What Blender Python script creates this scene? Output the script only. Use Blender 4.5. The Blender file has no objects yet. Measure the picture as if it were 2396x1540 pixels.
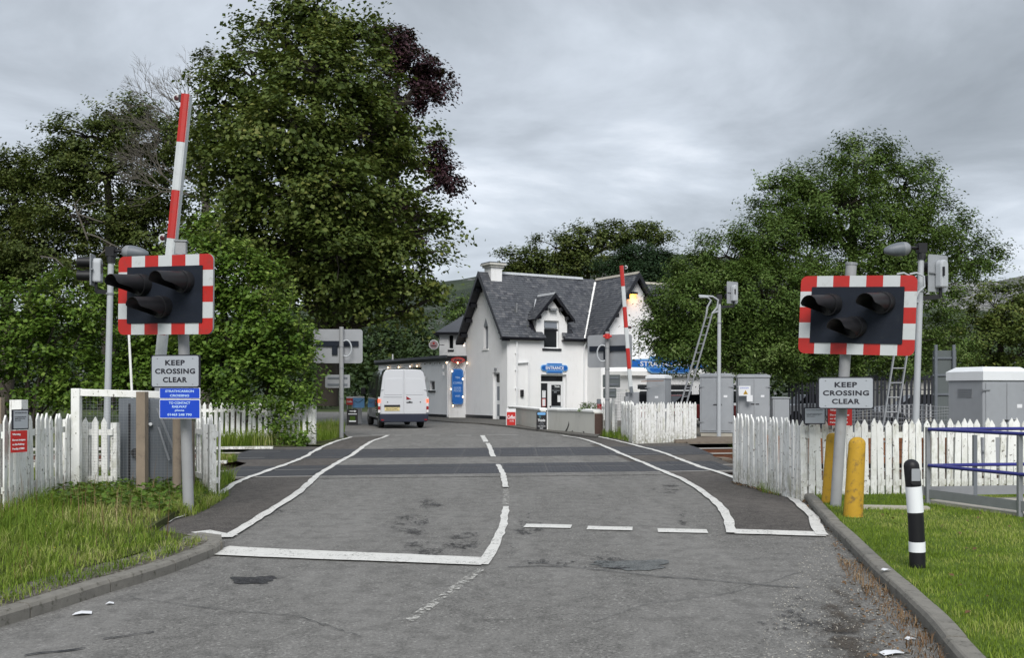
import bpy, math, random
import numpy as np
from mathutils import Matrix, Vector, noise

random.seed(11)
RNG = np.random.default_rng(11)
SC = bpy.context.scene
COL = SC.collection
R = math.radians

# ------------------------------------------------------------------ camera
F, CX, HY, EYE = 2320.0, 1198.0, 915.0, 1.6      # layout units: photo seen 2396 x 1540
cam_d = bpy.data.cameras.new('camera')
cam_d.sensor_width = 36.0
cam_d.lens = F / 2396 * 36.0
cam_d.shift_y = (HY - 770) / 2396
cam_d.clip_start = 0.1
cam_d.clip_end = 20000
cam = bpy.data.objects.new('camera', cam_d)
cam.location = (0, 0, EYE)
cam.rotation_euler = (R(90), 0, 0)
COL.objects.link(cam)
SC.camera = cam

# ------------------------------------------------------------------ world, sun, exposure
SKY_SEED = 6.1
SUN_EL, SUN_AZ = R(42), R(180)       # azimuth clockwise from +Y: behind the camera
world = bpy.data.worlds.new('World')
SC.world = world
world.use_nodes = True
nt = world.node_tree
for n in list(nt.nodes):
    nt.nodes.remove(n)
def N(tree, kind, **kw):
    n = tree.nodes.new(kind)
    for k, v in kw.items():
        if k.startswith('i_'):
            n.inputs[k[2:].replace('_', ' ')].default_value = v
        else:
            setattr(n, k, v)
    return n
def ramp(tree, stops, fac=None, interp='LINEAR'):
    r = tree.nodes.new('ShaderNodeValToRGB')
    r.color_ramp.interpolation = interp
    el = r.color_ramp.elements
    while len(el) < len(stops):
        el.new(0.5)
    for e, (p, c) in zip(el, stops):
        e.position = p
        e.color = c if len(c) == 4 else (*c, 1)
    if fac is not None:
        tree.links.new(fac, r.inputs['Fac'])
    return r
def math_n(tree, op, a, b=None, clamp=False):
    m = tree.nodes.new('ShaderNodeMath')
    m.operation = op
    m.use_clamp = clamp
    for i, v in enumerate((a, b)):
        if v is None:
            continue
        if isinstance(v, (int, float)):
            m.inputs[i].default_value = v
        else:
            tree.links.new(v, m.inputs[i])
    return m.outputs[0]
def build_world():
    L = nt.links.new
    tc = N(nt, 'ShaderNodeTexCoord')
    sep = N(nt, 'ShaderNodeSeparateXYZ'); L(tc.outputs['Generated'], sep.inputs[0])
    zz = math_n(nt, 'ADD', math_n(nt, 'MAXIMUM', sep.outputs['Z'], 0.0), 0.17)
    px = math_n(nt, 'DIVIDE', sep.outputs['X'], zz)
    py = math_n(nt, 'DIVIDE', sep.outputs['Y'], zz)
    comb = N(nt, 'ShaderNodeCombineXYZ'); L(px, comb.inputs[0]); L(py, comb.inputs[1])
    comb.inputs[2].default_value = SKY_SEED
    def nz(scale, detail, rough, dist):
        n = N(nt, 'ShaderNodeTexNoise'); n.inputs['Scale'].default_value = scale
        n.inputs['Detail'].default_value = detail; n.inputs['Roughness'].default_value = rough; n.inputs['Distortion'].default_value = dist
        L(comb.outputs[0], n.inputs['Vector']); return n.outputs['Fac']
    mix = math_n(nt, 'ADD', math_n(nt, 'MULTIPLY', nz(1.45, 9, 0.55, 0.35), 0.75), math_n(nt, 'MULTIPLY', nz(0.45, 4, 0.5, 0.2), 0.75))
    mix = math_n(nt, 'SUBTRACT', mix, 0.235)
    hz = math_n(nt, 'SUBTRACT', 1.0, math_n(nt, 'MULTIPLY', math_n(nt, 'MAXIMUM', sep.outputs['Z'], 0.0), 2.8), clamp=True)
    mix = math_n(nt, 'ADD', mix, math_n(nt, 'MULTIPLY', hz, 0.055))
    cr = ramp(nt, [(0.27, (0.140, 0.155, 0.172)), (0.40, (0.185, 0.204, 0.226)), (0.48, (0.232, 0.254, 0.282)), (0.57, (0.298, 0.325, 0.360)), (0.64, (0.375, 0.400, 0.435)), (0.73, (0.475, 0.495, 0.525))], mix)
    sky = N(nt, 'ShaderNodeTexSky', sky_type='NISHITA', sun_disc=False, sun_elevation=SUN_EL, sun_rotation=SUN_AZ)
    b1 = N(nt, 'ShaderNodeBackground'); b1.inputs['Strength'].default_value = 0.06
    L(sky.outputs[0], b1.inputs['Color'])
    b2 = N(nt, 'ShaderNodeBackground'); b2.inputs['Strength'].default_value = 1.05
    L(cr.outputs[0], b2.inputs['Color'])
    ms = N(nt, 'ShaderNodeMixShader'); ms.inputs[0].default_value = 0.93
    L(b1.outputs[0], ms.inputs[1]); L(b2.outputs[0], ms.inputs[2])
    out = N(nt, 'ShaderNodeOutputWorld'); L(ms.outputs[0], out.inputs[0])
build_world()
sun_d = bpy.data.lights.new('sun', 'SUN')
sun_d.energy = 1.5
sun_d.angle = R(32)
sun_d.color = (1.0, 0.975, 0.94)
sun = bpy.data.objects.new('sun', sun_d)
sd = Vector((math.sin(SUN_AZ) * math.cos(SUN_EL), math.cos(SUN_AZ) * math.cos(SUN_EL), math.sin(SUN_EL)))
sun.rotation_euler = sd.to_track_quat('Z', 'Y').to_euler()
COL.objects.link(sun)
SC.view_settings.view_transform = 'Standard'
SC.view_settings.look = 'None'
SC.view_settings.exposure = 1.12
SC.view_settings.gamma = 1.0
SC.view_settings.use_curve_mapping = False

# ------------------------------------------------------------------ layout helpers
TRK = 0.16                                        # the tracks cross at about nine degrees
PROF = [(-50, 0), (18, 0), (19.0, .012), (21.5, .022), (23.6, .05), (25.4, .09), (27, .12), (29, .13), (33.5, .08), (41, .035), (52, 0), (5000, 0)]
def zg(x, y):
    s = y - TRK * x if 10 < y < 60 else y
    for (a, b), (c, d) in zip(PROF, PROF[1:]):
        if s <= c:
            t = max(0, (s - a) / (c - a))
            t = t * t * (3 - 2 * t)
            return b + (d - b) * t
    return 0.0
def P(px, py, Y):
    return Vector(((px - CX) / F * Y, Y, EYE + (HY - py) / F * Y))
def PX(px, Y):
    return (px - CX) / F * Y
def PZ(py, Y):
    return EYE + (HY - py) / F * Y
def GP(px, py, off=0.0):
    Y = 15.0
    for _ in range(40):
        z = zg((px - CX) / F * Y, Y) + off
        Y = 0.5 * Y + 0.5 * (EYE - z) * F / (py - HY)
    return Vector(((px - CX) / F * Y, Y, zg((px - CX) / F * Y, Y) + off))

# ------------------------------------------------------------------ object helpers
MW = {}
def tag(o, label=None, cat=None, group=None, kind=None):
    if label: o['label'] = label
    if cat: o['category'] = cat
    if group: o['group'] = group
    if kind: o['kind'] = kind
    return o
def thing(name, label, cat, loc, rz=0.0, group=None):
    o = bpy.data.objects.new(name, None)
    COL.objects.link(o)
    o.empty_display_size = 0.2
    o.location = loc
    o.rotation_euler = (0, 0, rz)
    MW[o.name] = Matrix.Translation(Vector(loc)) @ Matrix.Rotation(rz, 4, 'Z')
    return tag(o, label, cat, group)
def put(name, mesh, parent, mat=None):
    o = bpy.data.objects.new(name, mesh)
    COL.objects.link(o)
    if parent is not None:
        o.parent = parent
        MW[o.name] = MW[parent.name]
    else:
        MW[o.name] = Matrix.Identity(4)
    if mat is not None and not mesh.materials:
        mesh.materials.append(mat)
    return o
def piece(name, mesh, parent, loc, rz=0.0, rx=0.0, ry=0.0, scale=None):
    o = bpy.data.objects.new(name, mesh)
    COL.objects.link(o)
    o.parent = parent
    o.location = loc
    o.rotation_euler = (rx, ry, rz)
    if scale: o.scale = scale
    MW[o.name] = MW[parent.name] @ Matrix.Translation(Vector(loc)) @ Matrix.Rotation(rz, 4, 'Z')
    return o
def bev(o, w=0.01, seg=1):
    m = o.modifiers.new('edge', 'BEVEL')
    m.width = w; m.segments = seg; m.limit_method = 'ANGLE'; m.angle_limit = R(40)
    return o
class MB:
    def __init__(s):
        s.v = []; s.f = []; s.mi = []; s.cur = 0
    def add(s, vs, fs):
        b = len(s.v)
        s.v += [tuple(x) for x in vs]
        s.f += [tuple(b + i for i in f) for f in fs]
        s.mi += [s.cur] * len(fs)
        return s
    def box(s, c, d, M=None, rz=0.0):
        x, y, z = d[0] / 2, d[1] / 2, d[2] / 2
        vs = [Vector((a * x, b * y, e * z)) for e in (-1, 1) for b in (-1, 1) for a in (-1, 1)]
        if M is None:
            M = Matrix.Translation(Vector(c)) @ Matrix.Rotation(rz, 4, 'Z')
        else:
            M = M @ Matrix.Translation(Vector(c))
        return s.add([M @ v for v in vs], [(0, 2, 3, 1), (4, 5, 7, 6), (0, 1, 5, 4), (2, 6, 7, 3), (0, 4, 6, 2), (1, 3, 7, 5)])
    def bx(s, x0, x1, y0, y1, z0, z1):
        return s.box(((x0 + x1) / 2, (y0 + y1) / 2, (z0 + z1) / 2), (x1 - x0, y1 - y0, z1 - z0))
    def bar(s, a, b, w, h, up=(0, 0, 1)):
        a = Vector(a); b = Vector(b); d = b - a; L = d.length
        z = d.normalized(); u = Vector(up)
        if abs(z.dot(u)) > 0.98: u = Vector((0, 1, 0))
        x = u.cross(z).normalized(); y = z.cross(x)
        M = Matrix((x, y, z)).transposed().to_4x4(); M.translation = (a + b) / 2
        return s.box((0, 0, 0), (w, h, L), M)
    def tube(s, pts, rs, n=8, caps=True):
        pts = [Vector(p) for p in pts]
        if isinstance(rs, (int, float)): rs = [rs] * len(pts)
        b = len(s.v); ref = None
        for i, p in enumerate(pts):
            if i == 0: d = pts[1] - p
            elif i == len(pts) - 1: d = p - pts[-2]
            else: d = pts[i + 1] - pts[i - 1]
            d = d.normalized() if d.length > 1e-9 else Vector((0, 0, 1))
            if ref is None:
                ref = Vector((1, 0, 0)) if abs(d.x) < 0.9 else Vector((0, 1, 0))
            x = (ref - d * ref.dot(d)).normalized(); y = d.cross(x); ref = x
            for k in range(n):
                a = 2 * math.pi * k / n
                s.v.append(tuple(p + (x * math.cos(a) + y * math.sin(a)) * rs[i]))
        for i in range(len(pts) - 1):
            for k in range(n):
                k2 = (k + 1) % n
                s.f.append((b + i * n + k, b + i * n + k2, b + (i + 1) * n + k2, b + (i + 1) * n + k)); s.mi.append(s.cur)
        if caps:
            s.f.append(tuple(b + k for k in reversed(range(n)))); s.mi.append(s.cur)
            s.f.append(tuple(b + (len(pts) - 1) * n + k for k in range(n))); s.mi.append(s.cur)
        return s
    def prism(s, poly, d0, d1, mp):
        n = len(poly)
        vs = [mp(a, d0, z) for a, z in poly] + [mp(a, d1, z) for a, z in poly]
        fs = [tuple(range(n)), tuple(reversed(range(n, 2 * n)))]
        fs += [(i, i + n, (i + 1) % n + n, (i + 1) % n) for i in range(n)]
        return s.add(vs, fs)
    def lathe(s, prof, n=16, c=(0, 0, 0), M=None):
        b = len(s.v); c = Vector(c)
        for r, z in prof:
            for k in range(n):
                a = 2 * math.pi * k / n
                v = Vector((r * math.cos(a), r * math.sin(a), z))
                s.v.append(tuple((M @ v if M else v) + c))
        for i in range(len(prof) - 1):
            for k in range(n):
                k2 = (k + 1) % n
                s.f.append((b + i * n + k, b + i * n + k2, b + (i + 1) * n + k2, b + (i + 1) * n + k)); s.mi.append(s.cur)
        s.f.append(tuple(b + k for k in reversed(range(n)))); s.mi.append(s.cur)
        s.f.append(tuple(b + (len(prof) - 1) * n + k for k in range(n))); s.mi.append(s.cur)
        return s
    def mesh(s, name, mats, smooth=False, inv=None, fix=True):
        me = bpy.data.meshes.new(name)
        vs = [tuple(inv @ Vector(v)) for v in s.v] if inv is not None else s.v
        me.from_pydata(vs, [], s.f)
        if not isinstance(mats, (list, tuple)): mats = [mats]
        for m in mats: me.materials.append(m)
        if len(mats) > 1: me.polygons.foreach_set('material_index', s.mi)
        if fix:
            import bmesh
            bm = bmesh.new(); bm.from_mesh(me)
            bmesh.ops.recalc_face_normals(bm, faces=bm.faces)
            bm.to_mesh(me); bm.free()
        if smooth:
            me.polygons.foreach_set('use_smooth', [True] * len(me.polygons))
            try: me.set_sharp_from_angle(angle=R(42))
            except Exception: pass
        me.update()
        return me
    def build(s, name, mats, parent=None, local=False, smooth=False, fix=True):
        inv = None
        if parent is not None and not local:
            inv = MW[parent.name].inverted()
        return put(name, s.mesh(name, mats, smooth, inv, fix), parent)
XZ = lambda a, d, z: (a, d, z)
def rrect(x0, x1, z0, z1, r, n=5):
    pts = []
    for cx, cz, a0 in ((x1 - r, z1 - r, 0), (x0 + r, z1 - r, 90), (x0 + r, z0 + r, 180), (x1 - r, z0 + r, 270)):
        for i in range(n + 1):
            a = R(a0 + 90 * i / n)
            pts.append((cx + r * math.cos(a), cz + r * math.sin(a)))
    return pts
def fast_mesh(name, verts, tris, mats, smooth=False, tone=None):
    me = bpy.data.meshes.new(name)
    verts = np.ascontiguousarray(verts, dtype=np.float32); tris = np.ascontiguousarray(tris, dtype=np.int32)
    me.vertices.add(len(verts)); me.vertices.foreach_set('co', verts.ravel())
    me.loops.add(tris.size); me.loops.foreach_set('vertex_index', tris.ravel())
    me.polygons.add(len(tris)); me.polygons.foreach_set('loop_start', np.arange(0, tris.size, 3, dtype=np.int32))
    me.polygons.foreach_set('loop_total', np.full(len(tris), 3, dtype=np.int32))
    if smooth: me.polygons.foreach_set('use_smooth', np.ones(len(tris), dtype=bool))
    for m in (mats if isinstance(mats, (list, tuple)) else [mats]): me.materials.append(m)
    me.update(calc_edges=True)
    if tone is not None:
        at = me.attributes.new('tone', 'FLOAT', 'POINT'); at.data.foreach_set('value', np.ascontiguousarray(tone, dtype=np.float32))
    return me
def text(s, w, h, mat, parent, x, y, z, bold=0.0, ext=0.0015, shear=0.0, spacing=1.0, rz=0.0, name='lettering'):
    cu = bpy.data.curves.new('text', 'FONT')
    cu.body = s; cu.align_x = 'CENTER'; cu.size = 1.0; cu.extrude = 0.01; cu.offset = bold; cu.shear = shear
    cu.space_character = spacing; cu.resolution_u = 3
    tmp = bpy.data.objects.new('text', cu)
    COL.objects.link(tmp)
    me = bpy.data.meshes.new_from_object(tmp)
    bpy.data.objects.remove(tmp); bpy.data.curves.remove(cu)
    n = len(me.vertices)
    co = np.empty(n * 3, dtype=np.float32); me.vertices.foreach_get('co', co); co = co.reshape(-1, 3)
    lo = co.min(0); hi = co.max(0); c = (lo + hi) / 2
    sx = w / (hi[0] - lo[0]); sy = h / (hi[1] - lo[1])
    X = (co[:, 0] - c[0]) * sx; Z = (co[:, 1] - c[1]) * sy; Yy = -(co[:, 2]) * ext / 0.01
    ca, sa = math.cos(rz), math.sin(rz)
    out = np.stack([x + X * ca - Yy * sa, y + X * sa + Yy * ca, z + Z], 1).astype(np.float32)
    me.vertices.foreach_set('co', out.ravel())
    me.materials.clear(); me.materials.append(mat); me.update()
    me.name = name
    return put(name, me, parent)

# ------------------------------------------------------------------ materials
MATS = {}
def new_mat(name):
    m = bpy.data.materials.new(name); m.use_nodes = True
    t = m.node_tree; b = t.nodes['Principled BSDF']
    MATS[name] = m
    return m, t, b
def coords(t, kind='Object', scale=None, rnd=False):
    tc = t.nodes.new('ShaderNodeTexCoord')
    o = tc.outputs[kind]
    if rnd:
        oi = t.nodes.new('ShaderNodeObjectInfo')
        va = t.nodes.new('ShaderNodeVectorMath'); va.operation = 'MULTIPLY_ADD'
        cb = t.nodes.new('ShaderNodeCombineXYZ')
        for i in range(3): t.links.new(oi.outputs['Random'], cb.inputs[i])
        va.inputs[1].default_value = (37.0, 53.0, 71.0)
        t.links.new(cb.outputs[0], va.inputs[0]); t.links.new(o, va.inputs[2])
        o = va.outputs[0]
    if scale:
        mp = t.nodes.new('ShaderNodeMapping'); mp.inputs['Scale'].default_value = scale
        t.links.new(o, mp.inputs[0]); o = mp.outputs[0]
    return o
def noise_n(t, vec, scale, detail=4, rough=0.5, dist=0.0):
    n = t.nodes.new('ShaderNodeTexNoise'); n.inputs['Scale'].default_value = scale
    n.inputs['Detail'].default_value = detail; n.inputs['Roughness'].default_value = rough; n.inputs['Distortion'].default_value = dist
    t.links.new(vec, n.inputs['Vector'])
    return n.outputs['Fac']
def mixc(t, fac, a, b):
    m = t.nodes.new('ShaderNodeMix'); m.data_type = 'RGBA'
    for s, v in ((0, fac), (6, a), (7, b)):
        if isinstance(v, (int, float)): m.inputs[s].default_value = v
        elif isinstance(v, tuple): m.inputs[s].default_value = (*v[:3], 1)
        else: t.links.new(v, m.inputs[s])
    return m.outputs[2]
def bump(t, b, h, strength=0.3, dist=0.02):
    bn = t.nodes.new('ShaderNodeBump'); bn.inputs['Strength'].default_value = strength; bn.inputs['Distance'].default_value = dist
    t.links.new(h, bn.inputs['Height']); t.links.new(bn.outputs[0], b.inputs['Normal'])
def sstep(t, v, lo, hi):
    m = t.nodes.new('ShaderNodeMapRange'); m.interpolation_type = 'SMOOTHSTEP'
    m.inputs[1].default_value = lo; m.inputs[2].default_value = hi
    t.links.new(v, m.inputs[0])
    return m.outputs[0]
def simple(name, col, rough=0.55, metal=0.0, var=0.12, scale=6.0, dirt=None, dirt_amt=0.5, bmp=0.0, spec=0.5, rnd=True, coat=0.0):
    m, t, b = new_mat(name)
    v = coords(t, 'Object', rnd=rnd)
    n = noise_n(t, v, scale, 5, 0.6)
    lo = tuple(c * (1 - var) for c in col); hi = tuple(min(1, c * (1 + var)) for c in col)
    c = mixc(t, n, lo, hi)
    if dirt:
        n2 = noise_n(t, v, scale * 1.9, 7, 0.68)
        c = mixc(t, sstep(t, n2, 0.52, 0.52 + 0.35 / max(dirt_amt, .05) * 0.5), c, dirt)
    t.links.new(c, b.inputs['Base Color'])
    b.inputs['Roughness'].default_value = rough; b.inputs['Metallic'].default_value = metal
    b.inputs['Specular IOR Level'].default_value = spec
    if coat: b.inputs['Coat Weight'].default_value = coat
    if bmp: bump(t, b, noise_n(t, v, scale * 12, 4, 0.6), bmp, 0.01)
    return m
def glow(name, col, strength):
    m, t, b = new_mat(name)
    b.inputs['Base Color'].default_value = (*col, 1)
    b.inputs['Emission Color'].default_value = (*col, 1); b.inputs['Emission Strength'].default_value = strength
    return m
def asphalt(name, lo, hi, patch, big=0.35, wear=0.5):
    m, t, b = new_mat(name)
    v = coords(t, 'Object')
    g = noise_n(t, v, 40, 4, 0.8)
    g2 = noise_n(t, v, 105, 2, 0.8)
    vo = t.nodes.new('ShaderNodeTexVoronoi'); vo.inputs['Scale'].default_value = 58; t.links.new(v, vo.inputs['Vector'])
    gm = math_n(t, 'ADD', math_n(t, 'MULTIPLY', g, 0.55), math_n(t, 'MULTIPLY', g2, 0.45))
    mid = tuple((a + b_) / 2 for a, b_ in zip(lo, hi))
    c = ramp(t, [(0.40, lo), (0.5, mid), (0.60, hi)], gm).outputs[0]
    chip = sstep(t, vo.outputs['Color'], 0.78, 0.90)
    c = mixc(t, math_n(t, 'MULTIPLY', chip, 0.42), c, tuple(min(.62, x * 1.8) for x in hi))
    pit = math_n(t, 'SUBTRACT', 1.0, sstep(t, vo.outputs['Color'], 0.10, 0.22))
    c = mixc(t, math_n(t, 'MULTIPLY', pit, 0.5), c, tuple(x * 0.6 for x in lo))
    bg = noise_n(t, coords(t, 'Object', (0.55, 0.20, 1)), 1.6, 6, 0.62, 0.3)
    c = mixc(t, math_n(t, 'MULTIPLY', sstep(t, bg, 0.38, 0.66), big), c, patch)
    wt = noise_n(t, coords(t, 'Object', (0.9, 0.10, 1)), 1.3, 4, 0.6)
    c = mixc(t, math_n(t, 'MULTIPLY', sstep(t, wt, 0.50, 0.60), 0.22), c, tuple(x * 1.15 for x in patch))
    md = noise_n(t, coords(t, 'Object', (1, 0.8, 1)), 5.5, 6, 0.72)
    c = mixc(t, math_n(t, 'MULTIPLY', math_n(t, 'SUBTRACT', 1.0, sstep(t, md, 0.36, 0.56)), 0.38), c, tuple(x * 0.8 for x in lo))
    st = noise_n(t, coords(t, 'Object', (1.0, 1.5, 1)), 1.5, 9, 0.80, 0.5)
    sp = noise_n(t, v, 22, 5, 0.75)
    c = mixc(t, math_n(t, 'MULTIPLY', sstep(t, math_n(t, 'ADD', math_n(t, 'MULTIPLY', st, .62), math_n(t, 'MULTIPLY', sp, .38)), 0.555, 0.61), wear), c, tuple(x * 0.45 for x in lo))
    t.links.new(c, b.inputs['Base Color'])
    b.inputs['Roughness'].default_value = 0.9; b.inputs['Specular IOR Level'].default_value = 0.25
    bump(t, b, gm, 0.7, 0.014)
    return m
M_road = asphalt('asphalt', (0.072, 0.070, 0.066), (0.268, 0.261, 0.246), (0.228, 0.222, 0.211), .5, .4)
M_foot = asphalt('footway_asphalt', (0.034, 0.031, 0.029), (0.15, 0.138, 0.127), (0.135, 0.122, 0.112), 0.5, .4)
M_pave = asphalt('old_pavement', (0.07, 0.066, 0.06), (0.19, 0.18, 0.165), (0.13, 0.125, 0.11), 0.5)
M_hole = asphalt('broken_asphalt', (0.012, 0.012, 0.014), (0.09, 0.09, 0.092), (0.03, 0.03, 0.03), 0.4)
M_patch = asphalt('patched_asphalt', (0.07, 0.075, 0.075), (0.19, 0.2, 0.2), (0.15, 0.155, 0.155), 0.4)
def marking():
    m, t, b = new_mat('road_marking_paint')
    v = coords(t, 'Object')
    c = mixc(t, noise_n(t, v, 9, 6, 0.7), (0.50, 0.495, 0.465), (0.76, 0.75, 0.72))
    w = noise_n(t, v, 34, 5, 0.75); w2 = noise_n(t, v, 3.0, 3, 0.6)
    a = math_n(t, 'ADD', w, math_n(t, 'MULTIPLY', w2, 0.35))
    c = mixc(t, sstep(t, a, 0.74, 0.82), c, (0.17, 0.165, 0.15))
    t.links.new(c, b.inputs['Base Color']); b.inputs['Roughness'].default_value = 0.75
    bump(t, b, w, 0.3, 0.006)
    return m
M_mark = marking()
def worn_marking():
    m, t, b = new_mat('worn_marking_paint')
    v = coords(t, 'Object')
    t.links.new(mixc(t, noise_n(t, v, 9, 6, 0.7), (0.42, 0.41, 0.38), (0.7, 0.69, 0.64)), b.inputs['Base Color'])
    a = noise_n(t, v, 17, 6, 0.8)
    t.links.new(math_n(t, 'MULTIPLY', sstep(t, a, 0.49, 0.58), 0.75), b.inputs['Alpha']); b.inputs['Roughness'].default_value = 0.8
    return m
M_worn = worn_marking()
def stain(name, col, lo, hi, scale, fs=30, op=0.8):
    m, t, b = new_mat(name)
    v = coords(t, 'Object')
    t.links.new(mixc(t, noise_n(t, v, 60, 3, 0.7), tuple(c * .4 for c in col), tuple(c * 1.7 for c in col)), b.inputs['Base Color'])
    # soft edge: the sheet carries a 0..1 vertex value that falls to 0 at its rim
    at = t.nodes.new('ShaderNodeAttribute'); at.attribute_name = 'rim'
    n = noise_n(t, v, scale, 8, 0.75, 0.4)
    n2 = noise_n(t, coords(t, 'Object', (1.0, 0.6, 1)), fs, 5, 0.7)
    a = math_n(t, 'ADD', math_n(t, 'ADD', math_n(t, 'MULTIPLY', n, 0.55), math_n(t, 'MULTIPLY', n2, 0.45)), math_n(t, 'MULTIPLY', math_n(t, 'SUBTRACT', at.outputs['Fac'], 1.0), 0.30))
    t.links.new(math_n(t, 'MULTIPLY', sstep(t, a, lo, hi), op), b.inputs['Alpha']); b.inputs['Roughness'].default_value = 0.9
    return m
M_stain = stain('dark_crumbled_asphalt', (0.035, 0.034, 0.036), 0.49, 0.57, 2.2, 22, .62)
M_dirt = stain('leaf_dirt', (0.06, 0.048, 0.036), 0.38, 0.54, 4.0, 40)
M_pale = stain('pale_scuff', (0.33, 0.315, 0.29), 0.56, 0.66, 3.0, 50)
def ground_mat(name, cols, scale=3.0, fine=60, b_=0.5):
    m, t, b = new_mat(name)
    v = coords(t, 'Object')
    n = noise_n(t, v, scale, 8, 0.65, 0.3); f = noise_n(t, v, fine, 3, 0.7)
    a = math_n(t, 'ADD', math_n(t, 'MULTIPLY', n, 0.6), math_n(t, 'MULTIPLY', f, 0.4))
    k = len(cols)
    c = ramp(t, [(0.36 + 0.28 * i / (k - 1), c) for i, c in enumerate(cols)], a).outputs[0]
    t.links.new(c, b.inputs['Base Color']); b.inputs['Roughness'].default_value = 0.95; b.inputs['Specular IOR Level'].default_value = 0.15
    bump(t, b, a, b_, 0.03)
    return m
M_soil = ground_mat('soil_and_moss', [(0.03, 0.035, 0.014), (0.06, 0.07, 0.024), (0.10, 0.095, 0.05)])
M_lawn = ground_mat('lawn_ground', [(0.045, 0.075, 0.012), (0.075, 0.12, 0.018), (0.12, 0.165, 0.032)], 1.2, 90)
M_field = ground_mat('field', [(0.035, 0.05, 0.018), (0.05, 0.07, 0.025), (0.08, 0.085, 0.04)], 0.4, 12)
M_ballast = ground_mat('ballast', [(0.03, 0.022, 0.016), (0.085, 0.062, 0.046), (0.19, 0.165, 0.14)], 9, 38, 0.9)
M_gravel = ground_mat('gravel', [(0.05, 0.042, 0.034), (0.13, 0.12, 0.10), (0.30, 0.28, 0.25)], 12, 55, 0.8)
M_kerb = simple('kerb_concrete', (0.19, 0.18, 0.158), 0.9, var=0.4, scale=7, dirt=(0.065, 0.062, 0.048), dirt_amt=0.9, bmp=0.5)
M_conc = simple('pale_concrete', (0.40, 0.375, 0.32), 0.9, var=0.2, scale=3, dirt=(0.2, 0.18, 0.14), dirt_amt=0.4, bmp=0.3)
M_rubber = simple('crossing_rubber', (0.045, 0.046, 0.052), 0.62, var=0.3, scale=5, dirt=(0.12, 0.11, 0.10), dirt_amt=0.4, bmp=0.2)
M_rail = simple('rusty_rail', (0.12, 0.045, 0.022), 0.75, 0.2, var=0.4, scale=10, bmp=0.2)
M_railtop = simple('polished_rail_head', (0.50, 0.48, 0.45), 0.4, 0.35, var=0.15, scale=10)
M_sleeper = simple('old_timber', (0.17, 0.14, 0.11), 0.9, var=0.4, scale=8, dirt=(0.05, 0.035, 0.025), dirt_amt=0.6, bmp=0.5)
def picket_mat(name, grime):
    m, t, b = new_mat(name)
    v = coords(t, 'Object', (1, 1, 0.16), rnd=True)
    v2 = coords(t, 'Object', rnd=True)
    base = mixc(t, noise_n(t, v2, 5, 4), (0.74, 0.745, 0.72), (0.88, 0.88, 0.86))
    streak = noise_n(t, v, 28, 7, 0.72)
    c = mixc(t, math_n(t, 'MULTIPLY', sstep(t, streak, 0.60 - grime * .16, 0.74), 0.85), base, (0.26, 0.235, 0.20))
    tc = t.nodes.new('ShaderNodeTexCoord'); sp = t.nodes.new('ShaderNodeSeparateXYZ'); t.links.new(tc.outputs['Object'], sp.inputs[0])
    low = math_n(t, 'SUBTRACT', 1.0, sstep(t, sp.outputs['Z'], 0.0, 0.62))
    n3 = noise_n(t, v2, 11, 6, 0.7)
    g = math_n(t, 'MULTIPLY', math_n(t, 'MULTIPLY', low, sstep(t, n3, 0.36, 0.66)), 0.45 + grime * .45)
    c = mixc(t, g, c, (0.19, 0.18, 0.115))
    alg = noise_n(t, v2, 2.6, 5, 0.65)
    c = mixc(t, math_n(t, 'MULTIPLY', sstep(t, alg, 0.50, 0.68), 0.22 + grime * .25), c, (0.36, 0.37, 0.25))
    spots = noise_n(t, v2, 19, 3, 0.5)
    c = mixc(t, math_n(t, 'MULTIPLY', sstep(t, spots, 0.665 - grime * .05, 0.70), 0.85), c, (0.10, 0.085, 0.065))
    t.links.new(c, b.inputs['Base Color']); b.inputs['Roughness'].default_value = 0.7
    bump(t, b, streak, 0.3, 0.008)
    return m
M_picket = picket_mat('painted_picket', 0.35)
M_picket_b = picket_mat('weathered_picket', 0.9)
M_wpaint = picket_mat('cream_painted_timber', 0.2)
M_wood = simple('brown_timber', (0.25, 0.20, 0.15), 0.85, var=0.3, scale=4, dirt=(0.14, 0.11, 0.085), dirt_amt=0.5, bmp=0.4)
M_galv = simple('galvanised_steel', (0.26, 0.27, 0.285), 0.5, 0.35, var=0.18, scale=9, dirt=(0.22, 0.21, 0.20), dirt_amt=0.3)
M_pole = simple('grey_painted_pole', (0.29, 0.295, 0.30), 0.6, var=0.12, scale=5, dirt=(0.2, 0.17, 0.13), dirt_amt=0.35, bmp=0.15)
M_polew = simple('pale_painted_pole', (0.40, 0.42, 0.44), 0.55, var=0.1, scale=5, dirt=(0.3, 0.27, 0.22), dirt_amt=0.3)
M_cab = simple('cabinet_grey', (0.295, 0.31, 0.33), 0.5, var=0.16, scale=2.6, dirt=(0.22, 0.215, 0.21), dirt_amt=0.25)
M_cabw = simple('cabinet_lid_white', (0.72, 0.74, 0.76), 0.5, var=0.06, scale=2, dirt=(0.45, 0.44, 0.42), dirt_amt=0.25)
M_dgrey = simple('dark_grey_steel', (0.125, 0.14, 0.158), 0.5, var=0.15, scale=4, dirt=(0.16, 0.16, 0.155), dirt_amt=0.3)
M_signback = simple('sign_back', (0.30, 0.31, 0.325), 0.5, 0.2, var=0.12, scale=3, dirt=(0.18, 0.18, 0.18), dirt_amt=0.3)
M_signbackd = simple('dark_sign_back', (0.09, 0.105, 0.105), 0.6, var=0.15, scale=3)
M_signgrey = simple('sign_face_grey', (0.365, 0.39, 0.425), 0.45, var=0.04, scale=3, dirt=(0.31, 0.32, 0.33), dirt_amt=0.2)
M_red = simple('reflective_red', (0.42, 0.014, 0.009), 0.45, var=0.16, scale=5, dirt=(0.26, 0.03, 0.022), dirt_amt=0.6)
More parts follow.
